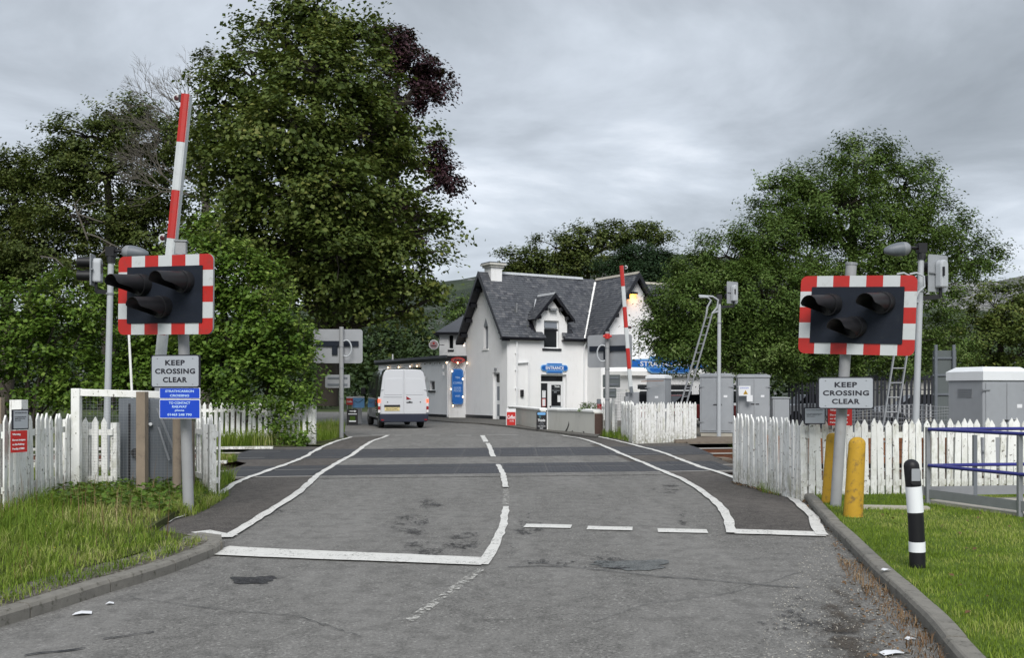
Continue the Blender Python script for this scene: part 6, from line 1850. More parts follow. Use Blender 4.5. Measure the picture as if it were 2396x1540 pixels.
for s in (-1, 1):
    for f in (.45, .85):
        m = MB(); a = 2.83 + s * f * 1.05; m.bx(a - .05, a + .05, -.28, -.001, dz_(a) - .42, dz_(a) - .24); m.build('bracket', M_trim, hotel, local=True)
    for f in (.3, .62, .9):
        m = MB(); a = 7.465 + s * f * 2.3; m.bx(a - .07, a + .07, -1.74, -1.361, w2(a) - .52, w2(a) - .30); m.build('bracket', M_trim, hotel, local=True)
    for f in (.2, .45, .7, .95):
        m = MB(); a = RV + s * f * 2.3; m.bx(-.42, -.001, a - .06, a + .06, rf(a) - .42, rf(a) - .22); m.build('bracket', M_trim, hotel, local=True)
# chimney
m = MB(); m.bx(.12, .82, 2.0, 2.75, 7.3, 8.46); ch = m.build('chimney', M_wall, hotel, local=True)
m = MB(); m.bx(.03, .91, 1.91, 2.84, 8.461, 8.58); m.bx(-.06, 1.0, 1.82, 2.93, 8.581, 8.68); m.build('chimney_cap', M_lowwall, ch, local=True)
m = MB(); m.bx(-.03, .97, 1.85, 2.90, 8.681, 8.74); m.build('chimney_top', M_slate, ch, local=True)
# soil vent on the roof
m = MB(); m.tube([(1.02, .75, rf(.75)), (1.02, .72, rf(.75) + .42)], .06, 10); m.tube([(1.02, .72, rf(.75) + .42), (1.02, .72, rf(.75) + .5)], .075, 10); m.build('vent_pipe', M_galv, hotel, local=True, smooth=True)
# windows and doors
def window(par, a0, a1, z0, z1, mp, dep=.13, fr=.07, bar=None, sill=M_trim, gl=None, name='window', mull=None):
    o = bpy.data.objects.new(name, None); COL.objects.link(o); o.parent = par; MW[o.name] = MW[par.name]
    m = MB()
    for r_ in ((a0, a0 + fr, z0, z1), (a1 - fr, a1, z0, z1), (a0 + fr, a1 - fr, z0, z0 + fr), (a0 + fr, a1 - fr, z1 - fr, z1)):
        m.prism([(r_[0], r_[2]), (r_[1], r_[2]), (r_[1], r_[3]), (r_[0], r_[3])], dep, dep + .06, mp)
    for b_ in (bar or []): m.prism([(a0 + fr, b_ - .035), (a1 - fr, b_ - .035), (a1 - fr, b_ + .035), (a0 + fr, b_ + .035)], dep, dep + .06, mp)
    for b_ in (mull or []): m.prism([(b_ - .035, z0 + fr), (b_ + .035, z0 + fr), (b_ + .035, z1 - fr), (b_ - .035, z1 - fr)], dep - .002, dep + .058, mp)
    m.build('frame', M_frame, o, local=True)
    m = MB(); m.prism([(a0, z0), (a1, z0), (a1, z1), (a0, z1)], dep + .03, dep + .05, mp); m.build('pane', gl or M_glass, o, local=True)
    if sill is not None:
        m = MB(); m.prism([(a0 - .12, z0 - .11), (a1 + .12, z0 - .11), (a1 + .12, z0 - .002), (a0 - .12, z0 - .002)], -.07, dep, mp); m.build('sill', sill, o, local=True)
    return o
w = window(hotel, *WIN, FR, bar=[5.05])
m = MB(); m.add([(2.40, .07, 5.06), (3.22, .07, 5.06), (3.22, .125, 5.39), (2.40, .125, 5.39), (2.40, .09, 5.06), (3.22, .09, 5.06), (3.22, .14, 5.39), (2.40, .14, 5.39)], [(0, 1, 2, 3), (0, 4, 5, 1), (1, 5, 6, 2), (3, 7, 4, 0)]); m.build('vent_sash', M_glassg, w, local=True)
# lancet
m = MB(); m.prism([(LAN[0], LAN[2]), (LAN[1], LAN[2]), (LAN[1], 5.2), (LAN[0], 5.2)], .16, .2, GB); m.build('lancet_pane', M_glassg, hotel, local=True)
m = MB(); m.prism([(LAN[0] + .001, 5.2), (LAN[1] - .001, 5.2), ((LAN[0] + LAN[1]) / 2, 5.66)], -.004, .02, GB); m.build('lancet_head', M_galv, hotel, local=True)
m = MB(); m.prism([(LAN[0] - .1, LAN[2] - .1), (LAN[1] + .1, LAN[2] - .1), (LAN[1] + .1, LAN[2]), (LAN[0] - .1, LAN[2])], -.05, .15, GB); m.build('lancet_sill', M_cap, hotel, local=True)
# entrance
d = bpy.data.objects.new('entrance_door', None); COL.objects.link(d); d.parent = hotel; MW[d.name] = MW[hotel.name]
m = MB(); dep = .16
for r_ in ((2.12, 2.2, .1, 2.5), (3.66, 3.8, .1, 2.5), (2.2, 3.66, 2.42, 2.5), (2.2, 3.66, 2.02, 2.12), (2.66, 2.76, .1, 2.02)):
    m.bx(r_[0], r_[1], dep, dep + .07, r_[2], r_[3])
m.build('frame', M_frame, d, local=True)
m = MB(); m.bx(2.2, 3.66, dep + .05, dep + .06, 2.1, 2.43); m.build('fanlight', M_glass, d, local=True)
m = MB(); m.bx(2.2, 2.67, dep + .05, dep + .06, .1, 2.03); m.build('sidelight', M_glass, d, local=True)
m = MB(); m.bx(2.77, 3.65, dep + .012, dep + .05, .1, 2.01); m.build('door_leaf', M_frame, d, local=True)
m = MB(); m.bx(2.90, 3.52, dep + .0, dep + .011, .62, 1.93); m.bx(2.90, 3.52, dep + .0, dep + .011, .15, .42); m.build('door_glass', M_glass, d, local=True)
m = MB(); m.bx(2.88, 3.55, dep - .012, dep - .001, .60, .76); m.build('notice_strip', M_signgrey, d, local=True)
m = MB(); m.bx(2.80, 2.84, dep - .05, dep + .01, .62, .78); m.build('handle', M_black, d, local=True)
m = MB(); m.bx(2.33, 2.55, dep + .04, dep + .049, 1.22, 1.62); m.bx(3.30, 3.50, dep - .008, dep - .001, .98, 1.36); m.build('paper_sheet', M_paper, d, local=True)
m = MB(); m.bx(2.31, 2.56, dep + .04, dep + .048, .74, 1.18); m.build('red_edged_sheet', M_redsign, d, local=True)
m = MB(); m.bx(2.34, 2.53, dep + .034, dep + .0395, .77, 1.15); m.build('paper_sheet', M_paper, d, local=True)
text('OPEN', .12, .03, M_ktext, d, 2.44, dep + .0385, 1.57, .01); text('OPEN', .12, .03, M_ktext, d, 3.40, dep - .009, 1.31, .01)
text('Thistle', .34, .09, M_wtext, d, 3.27, dep - .002, 1.84, .03); text('Stop & Restaurant', .36, .028, M_signgrey, d, 3.27, dep - .002, 1.74)
text('THE STRATH', .5, .05, M_signgrey, d, 3.20, dep - .002, 1.62, .01); text('BAR', .16, .06, M_signgrey, d, 3.16, dep - .002, 1.53, .02)
# gable door
d = bpy.data.objects.new('side_door', None); COL.objects.link(d); d.parent = hotel; MW[d.name] = MW[hotel.name]
m = MB()
for r_ in ((.83, .9, .0, 2.6), (1.50, 1.57, .0, 2.6), (.9, 1.5, 2.53, 2.6), (.9, 1.5, 1.98, 2.06)): m.prism([(r_[0], r_[2]), (r_[1], r_[2]), (r_[1], r_[3]), (r_[0], r_[3])], .16, .22, GB)
m.build('frame', M_frame, d, local=True)
m = MB(); m.prism([(.9, 0), (1.5, 0), (1.5, 2.0), (.9, 2.0)], .175, .2, GB); m.build('door_leaf', M_frame, d, local=True)
m = MB(); m.prism([(1.0, 1.08), (1.40, 1.08), (1.40, 1.85), (1.0, 1.85)], .165, .174, GB); m.prism([(1.0, .22), (1.40, .22), (1.40, .86), (1.0, .86)], .165, .174, GB); m.build('door_glass', M_glassg, d, local=True)
m = MB(); m.prism([(.9, 2.06), (1.5, 2.06), (1.5, 2.53), (.9, 2.53)], .2, .21, GB); m.build('fanlight', M_glass, d, local=True)
m = MB(); m.prism([(1.13, 2.72), (1.3, 2.72), (1.3, 2.85), (1.13, 2.85)], -.08, -.001, GB); m.build('door_lamp', M_galv, hotel, local=True)
# pipes, box
m = MB(); m.tube([(.55, -.08, .2), (.55, -.08, 4.25)], .05, 10); m.build('downpipe', M_frame, hotel, local=True, smooth=True)
m = MB(); m.tube([(.60, -.09, 3.1), (1.26, -.09, 3.16), (1.30, -.09, 3.1), (1.30, -.09, .2)], .05, 10); m.build('downpipe', M_frame, hotel, local=True, smooth=True)
m = MB(); m.tube([(4.92, -.08, .2), (4.92, -.08, 4.0), (4.98, -.2, 4.3)], .05, 10); m.build('downpipe', M_frame, hotel, local=True, smooth=True)
for z in (.8, 1.7, 2.7, 3.6, 4.2):
    m = MB(); m.bx(.46, .64, -.1, -.001, z, z + .05); m.build('pipe_bracket', M_frame, hotel, local=True)
m = MB(); m.bx(.79, .96, -.14, -.001, 1.28, 1.66); bev(m.build('letter_box', M_black, hotel, local=True), .02)
# lamps under the gables
def gable_lamp(u, v, z, lit):
    l = bpy.data.objects.new('wall_lamp', None); COL.objects.link(l); l.parent = hotel; MW[l.name] = MW[hotel.name]
    m = MB(); m.bx(u - .22, u + .22, v - .24, v - .001, z, z + .13); m.build('lamp_case', M_plast if lit else M_galv, l, local=True)
    m = MB(); m.bx(u - .19, u + .19, v - .225, v - .03, z - .012, z - .001); m.build('lamp_glass', M_lampglow if lit else M_glassg, l, local=True)
M_lampglow = glow('sodium_lamp', (1.0, 0.42, 0.08), 2.2)
M_bulb = glow('warm_bulb', (1.0, 0.66, 0.36), 3.0)
gable_lamp(2.83, 0, 6.0, False); gable_lamp(7.3, -1.36, 7.0, True)
al = bpy.data.lights.new('gable_lamp_light', 'AREA'); al.energy = 3; al.color = (1.0, .36, .05); al.size = .3; al.size_y = .15; al.shape = 'RECTANGLE'
ao = bpy.data.objects.new('gable_lamp_light', al); COL.objects.link(ao); ao.parent = hotel
ao.location = (7.3, -1.53, 6.97); ao.rotation_euler = (R(12), 0, 0)
# hotel name boards
def totem(o, W, Hh, words, tw, th, outer=M_lblue, face=M_hblue, t=.06, h2=.28):
    m = MB(); m.prism(rrect(-W / 2, W / 2, -Hh / 2, Hh / 2, Hh * .49), 0, t, XZ)
    m.prism(rrect(-W * .30, W * .30, -Hh * .82, -Hh * .35, Hh * .1), .001, t * .9, XZ); m.prism(rrect(-W * .28, W * .28, Hh * .40, Hh * .76, Hh * .08), .001, t * .9, XZ)
    m.build('sign_rim', outer, o, local=True)
    m = MB(); m.prism(rrect(-W / 2 + .04, W / 2 - .04, -Hh / 2 + .045, Hh / 2 - .045, Hh * .42), -.012, -.001, XZ)
    m.prism(rrect(-W * .27, W * .27, -Hh * .75, -Hh * .54, Hh * .05), -.010, -.0, XZ); m.prism(rrect(-W * .26, W * .26, Hh * .54, Hh * .70, Hh * .05), -.010, -.0, XZ)
    m.build('sign_face', face, o, local=True)
    text(words, tw, th, M_wtext, o, 0, -.014, 0, .02)
p = HM @ Vector((2.97, -.07, 2.86))
o = thing('entrance_sign', 'blue ENTRANCE sign with rounded ends above the hotel door', 'sign', p, HROT); totem(o, 1.75, .34, 'ENTRANCE', 1.18, .19)
# low sun lounge in front of the right wing
o = thing('sun_lounge', 'low flat roofed white lounge with dark windows behind the far barrier', 'building', HM @ Vector((6.0, -3.4, 0)), HROT)
m = MB(); wall_cells(m, -.4, 9.5, 0, 2.42, [(.1, 1.9, .85, 1.95), (2.2, 4.0, .85, 1.95), (4.4, 6.2, .85, 1.95), (6.6, 8.6, .85, 1.95)], FR, .2); m.bx(-.4, -.2, .2, 2.0, 0, 2.42); m.bx(9.3, 9.5, .2, 2.0, 0, 2.42); m.build('wall', M_wall, o, local=True)
m = MB(); m.bx(-.6, 9.7, -.25, 2.02, 2.421, 2.66); m.build('fascia', M_cap, o, local=True)
for a in (.1, 2.2, 4.4, 6.6): window(o, a, a + (1.8 if a < 6 else 2.0), .85, 1.95, FR, .06, .05, bar=[1.62], sill=None)
o = thing('hotel_name_board', 'large blue STRATHCARRON HOTEL board, mostly hidden by willow leaves', 'sign', HM @ Vector((8.0, -3.75, 2.98)), HROT)
m = MB(); m.prism([(-2.9, .22), (-2.75, -.05), (-2.5, -.14), (-1.6, -.14), (-1.45, -.32), (-1.2, -.42), (1.2, -.42), (1.45, -.32), (1.6, -.14), (2.5, -.14), (2.75, -.05), (2.9, .22), (2.6, .3), (1.4, .34), (1.2, .5), (-1.2, .5), (-1.4, .34), (-2.6, .3)], 0, .06, XZ); m.build('board_rim', M_lblue, o, local=True)
m = MB(); m.prism([(-2.82, .19), (-2.7, -.02), (-2.45, -.09), (2.45, -.09), (2.7, -.02), (2.82, .19), (2.55, .25), (-2.55, .25)], -.012, -.001, XZ)
m.prism([(-1.4, -.15), (-1.3, -.3), (-1.15, -.37), (1.15, -.37), (1.3, -.3), (1.4, -.15)], -.012, -.001, XZ); m.prism([(-1.15, .30), (1.15, .30), (1.1, .46), (-1.1, .46)], -.012, -.001, XZ); m.build('board_face', M_hblue, o, local=True)
text('STRATHCARRON', 4.0, .27, M_wtext, o, 0, -.014, .07, .02); text('HOTEL', .9, .16, M_btext, o, 0, -.014, -.265, .02)

# extension, porch panel, back block
ext = thing('bar_extension', 'long low white extension with black flat roof edge left of the gable', 'building', (-3.64, 57.1, 0), 0)
a = HM @ Vector((0.12, 4.77, 0))
Xa = Vector((-3.64, 57.1, 0)); ED = Vector((-.473, .88, 0)); ED.normalize(); EN = Vector((-.88, -.473, 0)).normalized()
EX = lambda s, d, z: tuple(Vector((0, 0, z)) + ED * s - EN * d)   # local to ext root
m = MB(); m.bx(.0, 1.05, .0, .3, .16, 3.33); m.build('porch_wall', M_wall, ext, local=True)
m = MB(); m.bx(-.01, 1.06, -.012, .3, .0, .158); m.build('porch_base', M_cap, ext, local=True)
EW = [(2.0, 2.75, 1.62, 2.2), (4.0, 6.1, 1.6, 3.1), (6.6, 8.2, 1.6, 3.08), (8.7, 10.3, 1.6, 3.06)]
m = MB(); wall_cells(m, .02, 11.4, 0, 3.33, EW, EX, .3); m.build('extension_wall', M_wall, ext, local=True)
m = MB(); m.prism([(.02, 0), (11.4, 0), (11.4, .22), (.02, .22)], -.02, -.001, EX); m.build('plinth', M_trim, ext, local=True)
m = MB()
pts = [Vector((1.25, -.12, 0)), Vector((-.12, -.12, 0)), ED * 11.6 + EN * .18, ED * 11.6 - EN * 5, Vector((3.5, 4, 0))]
n = len(pts); m.add([(p.x, p.y, 3.332) for p in pts] + [(p.x, p.y, 3.62) for p in pts], [tuple(range(n)), tuple(range(n, 2 * n))] + [(i, (i + 1) % n, (i + 1) % n + n, i + n) for i in range(n)])
m.build('flat_roof', M_trim, ext, local=True)
m = MB(); m.prism([(-.2, 3.50), (11.65, 3.50), (11.65, 3.66), (-.2, 3.66)], -.24, -.19, EX); m.build('roof_edging', M_slate, ext, local=True)
for i, (a0, a1, z0, z1) in enumerate(EW): window(ext, a0, a1, z0, z1, EX, .12, .05, sill=M_trim if i == 0 else None)
m = MB(); m.tube([(-.06, -.08, .1), (-.06, -.08, 3.3)], .055, 10); m.build('downpipe', M_frame, ext, local=True, smooth=True)
for s, z in ((3.55, 2.55), (3.2, 2.4), (.5, 2.6), (.5, 3.0)):
    m = MB(); q = Vector(EX(s, -.1, z)); m.box(q, (.12, .12, .22)); m.build('outdoor_speaker', M_frame, ext, local=True)
m = MB(); m.tube([(-4.0, 6.4, 3.6), (-4.0, 6.4, 3.95)], .05, 8); m.build('roof_vent', M_frame, ext, local=True)
# second storey block behind
o = thing('rear_block', 'white upper storey with slate hipped roof behind the low extension', 'building', (PX(1027, 62), 62, 3.3))
x0, x1 = PX(1028, 62), 1.0
m = MB(); wall_cells(m, x0, x1, 3.3, 5.22, [(PX(1050, 62), PX(1061, 62), PZ(818, 62), PZ(783, 62))], lambda a, d, z: (a, 62 + d, z)); m.bx(x0, x0 + .3, 62.3, 67, 3.3, 5.22); m.build('wall', M_wall, o)
m = MB(); e = .3; zt = 5.22
P5 = [(x0 - e, 62 - e, zt), (x1, 62 - e, zt), (x1, 67.3, zt), (x0 - e, 67.3, zt), (x0 + 2.4, 64.6, zt + 1.9), (x1, 64.6, zt + 1.9)]
m.add(P5, [(0, 1, 5, 4), (0, 4, 3), (3, 4, 5, 2), (0, 3, 2, 1)]); m.build('roof', M_slate, o)
m = MB(); m.bx(x0 - e - .02, x1, 62 - e - .06, 62 - e, zt - .12, zt + .04); m.bx(x0 - e - .06, x0 - e, 62 - e, 67, zt - .12, zt + .04); m.build('gutter', M_trim, o)
ww = bpy.data.objects.new('window', None); COL.objects.link(ww); ww.parent = o; MW[ww.name] = MW[o.name]
m = MB(); m.bx(PX(1050, 62), PX(1061, 62), 62.1, 62.15, PZ(818, 62), PZ(783, 62)); m.build('frame', M_frame, ww)
m = MB(); m.bx(PX(1052, 62), PX(1060, 62), 62.08, 62.099, PZ(815, 62), PZ(785, 62)); m.build('pane', M_glass, ww)
m = MB(); m.bx(PX(1048, 62), PX(1062, 62), 61.93, 62.1, PZ(822, 62), PZ(818.5, 62)); m.build('sill', M_trim, ww)
o = thing('pub_sign', 'round illuminated sign hanging off the rear block corner', 'sign', P(1015, 807, 61.2))
RX = Matrix.Rotation(R(90), 4, 'X')
m = MB(); m.lathe([(.29, -.06), (.31, -.04), (.31, .04), (.29, .06)], 24); m.v = [tuple(RX @ Vector(v)) for v in m.v]; m.build('rim', M_frame, o, local=True, smooth=True)
m = MB(); m.lathe([(.25, .055), (.25, .068)], 24); m.v = [tuple(RX @ Vector(v)) for v in m.v]; m.build('face', simple('dusty_pink', (.42, .30, .30), .5), o, local=True)
m = MB(); m.lathe([(.07, .068), (.06, .074)], 12); m.v = [tuple(RX @ Vector(v) + Vector((0, 0, .08))) for v in m.v]; m.build('emblem', M_redsign, o, local=True)
m = MB(); m.bx(-.17, .17, -.075, -.069, -.10, -.03); m.build('name_band', simple('dull_maroon', (.10, .03, .04), .5), o, local=True)
m = MB(); m.bar((.3, 0, 0), (.6, .5, 0), .04, .04); m.build('bracket', M_trim, o, local=True)
# TEA COFFEE sign
o = thing('tea_coffee_sign', 'tall blue sign reading TEA COFFEE GOOD FOOD WIFI on the white wall', 'sign', (PX(1070.5, 56.9), 56.9, PZ(905, 56.9)), R(2))
W, Hh = .66, 2.04
m = MB(); m.prism(rrect(-W / 2, W / 2, -Hh / 2, Hh / 2, .18, 6), 0, .05, XZ); m.build('sign_edge', M_hblue, o, local=True)
m = MB(); m.prism(rrect(-W / 2 + .035, W / 2 - .035, -Hh / 2 + .035, Hh / 2 - .035, .16, 6), -.006, -.001, XZ); m.build('pale_outline', M_lblue, o, local=True)
m = MB(); m.prism(rrect(-W / 2 + .055, W / 2 - .055, -Hh / 2 + .055, Hh / 2 - .055, .15, 6), -.012, -.0065, XZ); m.build('sign_face', M_hblue, o, local=True)
for s, z, w in (('TEA', .52, .26), ('COFFEE', .21, .50), ('GOOD', -.08, .42), ('FOOD', -.24, .42), ('WIFI', -.55, .28)): text(s, w, .115, M_btext, o, 0, -.013, z, .01)
m = MB(); m.tube([(-.15, .02, 1.0), (.25, .02, 1.36)], .008, 4); m.tube([(.2, .02, .98), (.02, .02, 1.3)], .008, 4); m.build('hanging_wire', M_black, o, local=True)
o = thing('oval_sign', 'small red rimmed oval sign reading Bike on the black roof edge', 'sign', (PX(1071.5, 56.75), 56.75, PZ(843, 56.75)), R(2))
def ell(a, b_): return [(a * math.cos(R(t)), b_ * math.sin(R(t))) for t in range(0, 360, 12)]
m = MB(); m.prism(ell(.40, .17), 0, .05, XZ); m.build('rim', M_redsign, o, local=True)
m = MB(); m.prism(ell(.35, .125), -.006, -.001, XZ); m.build('face', simple('dark_pink', (.36, .08, .07), .5), o, local=True)
text('Bike', .46, .15, M_ktext, o, 0, -.008, 0, .03, shear=.3)
# festoon bulbs
o = thing('string_lights', 'warm bulbs strung along the extension eaves and round the blue sign', 'string lights', (-3.64, 57.0, 3.3))
bp = [P(1045, 849, 56.9), P(1071, 849.5, 56.7), P(1093, 850, 56.6), P(1058, 869, 56.7), P(1083, 887.5, 56.7), P(1055, 911, 56.7), P(1083, 929, 56.7), P(1060, 950, 56.7), HM @ Vector((-.3, 4.4, 4.2))]
for s in (1.0, 1.7, 2.4, 3.2): bp.append(Vector((-3.64, 57.1, 0)) + Vector(EX(s, -.12, 3.22)))
bp += [Vector((-3.64, 57.1, 0)) + Vector(EX(s, -.14, 3.12)) for s in (4.4, 5.5, 7.4, 9.3)]
unlit = set(range(9, 13))
m = MB()
for a, b_ in zip(bp[:3], bp[1:3]): m.tube([a, a.lerp(b_, .5) - Vector((0, 0, .05)), b_], .008, 4)
m.tube([bp[0]] + [q + Vector((0, 0, .05)) for q in bp[9:]], .008, 4)
m.tube([q + Vector((0, 0, .04)) for q in (bp[1], bp[3], bp[5], bp[7])], .008, 4); m.tube([q + Vector((0, 0, .04)) for q in (bp[2], bp[4], bp[6])], .008, 4)
m.build('cable', M_black, o)
M_bulboff = glass('unlit_bulb', (.10, .09, .08), .2)
for i, q in enumerate(bp):
    m = MB(); m.lathe([(.012, .05), (.03, .03), (.042, 0), (.03, -.03), (.008, -.042)], 10, q); m.build('bulb', M_bulboff if i in unlit else M_bulb, o, smooth=True)

# low garden wall
o = thing('garden_wall', 'low weathered white wall with flat capping in front of the hotel', 'wall', (2.7, 33, .1))
A0 = Vector((PX(1391, 33.2), 33.2, 0)); A1 = Vector((PX(1282, 38.0), 38.0, 0)); A2 = Vector((PX(1265, 38.9), 38.9, 0)); A3 = Vector((PX(1190, 47.5), 47.5, 0))
def wseg(a, b_, h0, h1, th, name, mat):
    d = (b_ - a).normalized(); nn = Vector((-d.y, d.x, 0)); nn = nn if nn.x > 0 else -nn
    m = MB(); vs = []
    for p, h in ((a, h0), (b_, h1)):
        z = zg(p.x, p.y)
        for off, zz in ((0, -.1), (0, z + h), (th, z + h), (th, -.1)):
            q = p + nn * off; vs.append((q.x, q.y, zz))
    m.add(vs, [(0, 1, 5, 4), (1, 2, 6, 5), (2, 3, 7, 6), (0, 3, 2, 1), (4, 5, 6, 7)]); m.build(name, mat, o)
wseg(A0, A1, .80, .80, .26, 'wall_panel', M_lowwall); wseg(A1 + Vector((-.03, 0, 0)), A2 + Vector((-.03, 0, 0)), .72, .72, .3, 'gate_pier', M_cap); wseg(A2, A3, .78, .80, .22, 'wall_panel', M_lowwall)
def capseg(a, b_, h, off=-.04):
    d = (b_ - a); L = d.length; k = max(1, int(L / 1.05)); d.normalize(); nn = Vector((-d.y, d.x, 0)); nn = nn if nn.x > 0 else -nn
    for i in range(k):
        p, q = a + d * (L * i / k + .01), a + d * (L * (i + 1) / k - .01)
        m = MB(); vs = []
        for t in (p, q):
            z = zg(t.x, t.y) + h + random.uniform(-.008, .008)
            for o_, zz in ((off, 0), (off, .06), (.15, .10), (.33, .06), (.33, 0)): r_ = t + nn * o_; vs.append((r_.x, r_.y, z + zz))
        m.add(vs, [(j, (j + 1) % 5, (j + 1) % 5 + 5, j + 5) for j in range(5)] + [(0, 4, 3, 2, 1), (5, 6, 7, 8, 9)]); m.build('coping', M_cap, o)
capseg(A0, A1, .802); capseg(A2, A3, .795)
m = MB(); e = A0 + Vector((.02, -.02, 0)); m.box((e.x + .12, e.y - .005, .45), (.27, .03, .78)); m.build('brick_end', simple('dark_brick', (.06, .035, .028), .9, var=.4, scale=16), o)
for i, t in enumerate((.30, .33, .36)):
    p = A0.lerp(A1, t + .1); m = MB(); m.add([(p.x - .01, p.y - .02, .12), (p.x + .05, p.y + .02, .12), (p.x - .012 + .02 * i, p.y - .03, .42 + .1 * i)], [(0, 1, 2)]); 
# crack stain of the wall
m = MB(); pts = [(1333, 1003), (1336, 985), (1340, 975), (1344, 992), (1346, 1006)]; tmp = []
def on_wall(px, py):
    k = (px - CX) / F; d = A1 - A0; t = (k * A0.y - A0.x) / (d.x - k * d.y); q = A0 + d * t
    return Vector((q.x - .008, q.y - .006, EYE + (HY - py) / F * q.y))
for poly in ([(1321, 1012), (1327, 1002), (1330, 993), (1331, 985), (1332, 994), (1329, 1003), (1325, 1012)], [(1338, 1009), (1340, 1014), (1342, 1014), (1340, 1007)], [(1364, 1010), (1366, 1015), (1369, 1016), (1367, 1010)]):
    q = [on_wall(*p) for p in poly]; m.add([tuple(v) for v in q], [tuple(range(len(q)))])
m.build('damp_crack', M_black, o, fix=False)
crown('hedge_top', [B(1375, 955, 26, 8, 34.5, 14)], 20, 30, .06, .15, M_haz, None, shell=.1, zmin=.3, kind='stuff')['label'] = 'low green hedge showing over the end of the white wall'

# A-boards
def aboard(label, px, Y, w, h, yaw):
    o = thing('pavement_sign', label, 'pavement sign', (PX(px, Y), Y, zg(PX(px, Y), Y)), yaw, 'pavement boards outside the hotel'); return o
o = aboard('red board reading Coffee standing by the hotel corner', 1196, 43.5, .42, .76, R(4))
m = MB(); m.bx(-.21, .21, 0, .03, .02, .78); m.bx(-.21, .21, .3, .33, .0, .5); bev(m.build('frame', M_frame, o, local=True), .01)
m = MB(); m.bx(-.19, .19, -.006, -.001, .05, .64); m.build('poster', M_redsign, o, local=True)
text('Coffee', .33, .17, M_wtext, o, 0, -.008, .42, .02, shear=.3); text('FRESHLY GROUND', .2, .03, M_wtext, o, .03, -.008, .27); text('COFFEE', .2, .03, M_wtext, o, .03, -.008, .23)
o = aboard('dark board reading Thistle leaning by the white wall', 1267, 38.0, .37, .74, R(6))
m = MB(); m.prism(rrect(-.19, .19, .0, .75, .04), 0, .05, XZ); m.build('frame', M_black, o, local=True)
m = MB(); m.prism(rrect(-.16, .16, .62, .72, .04), -.005, -.001, XZ); m.build('header', M_lblue, o, local=True)
text('Thistle', .29, .10, M_wtext, o, 0, -.004, .42, .02); text('Stop', .1, .035, M_signgrey, o, 0, -.004, .33); text('& Restaurant', .2, .035, M_signgrey, o, 0, -.004, .27)
text('THE STRATH', .3, .045, M_wtext, o, 0, -.004, .19); text('BAR', .12, .045, M_wtext, o, 0, -.004, .11)
m = MB(); m.lathe([(.045, 0), (.04, .006)], 12); m.v = [(x - .06, -z - .001, y + .55) for x, y, z in m.v]; m.build('thistle_emblem', simple('teal_print', (.05, .14, .16), .5), o, local=True)
o = aboard('dark board with white arrow left of the parked van', 825, 45.5, .5, .8, R(0))
m = MB(); m.bx(-.24, .24, 0, .03, .02, .74); m.bx(-.3, -.26, .2, .24, 0, .7); m.build('frame', M_black, o, local=True)
m = MB(); m.prism([(-.14, .63), (.08, .63), (.08, .59), (.18, .65), (.08, .71), (.08, .67), (-.14, .67)], -.005, -.001, XZ); m.bx(-.2, .2, -.005, -.001, .50, .54); m.build('arrow', M_wtext, o, local=True)
m = MB(); m.bx(-.12, .12, -.005, -.001, .22, .42); m.build('green_print', M_haz, o, local=True)
m = MB(); m.bx(-.16, .16, -.007, -.0055, .16, .22); m.build('strap_line', M_wtext, o, local=True)
o = thing('board_panel', 'red and white Coffee panel standing beside the blue panel', 'pavement sign', (PX(818, 46.5), 46.5, .05), 0)
m = MB(); m.bx(-.15, .15, 0, .03, .9, 1.2); m.build('panel', M_redsign, o, local=True)
m = MB(); m.bx(-.15, .15, 0, .03, 1.201, 1.28); m.build('white_top', M_paper, o, local=True); text('Coffee', .24, .1, M_wtext, o, 0, -.002, 1.05, .02, shear=.3)
m = MB(); m.bx(-.13, -.1, .01, .04, 0, .9); m.bx(.1, .13, .01, .04, 0, .9); m.build('legs', M_galv, o, local=True)
o = thing('blue_notice_panel', 'pale blue pictorial panel in front of the van bonnet', 'notice', (PX(839, 46.8), 46.8, .05), 0)
m = MB(); m.bx(-.27, .27, 0, .03, .75, 1.22); m.build('panel', M_lblue, o, local=True); m = MB(); m.bx(-.27, .27, -.004, .034, 1.221, 1.29); m.build('white_top', M_paper, o, local=True)
m = MB(); m.tube([(-.2, -.01, 1.08), (-.05, -.01, 1.0), (.05, -.01, 1.02), (.22, -.01, 1.14)], .012, 4); m.build('dark_stroke', M_black, o, local=True); m = MB(); m.bx(-.1, .14, .01, .12, 0, .75); m.build('grey_pedestal', M_galv, o, local=True)

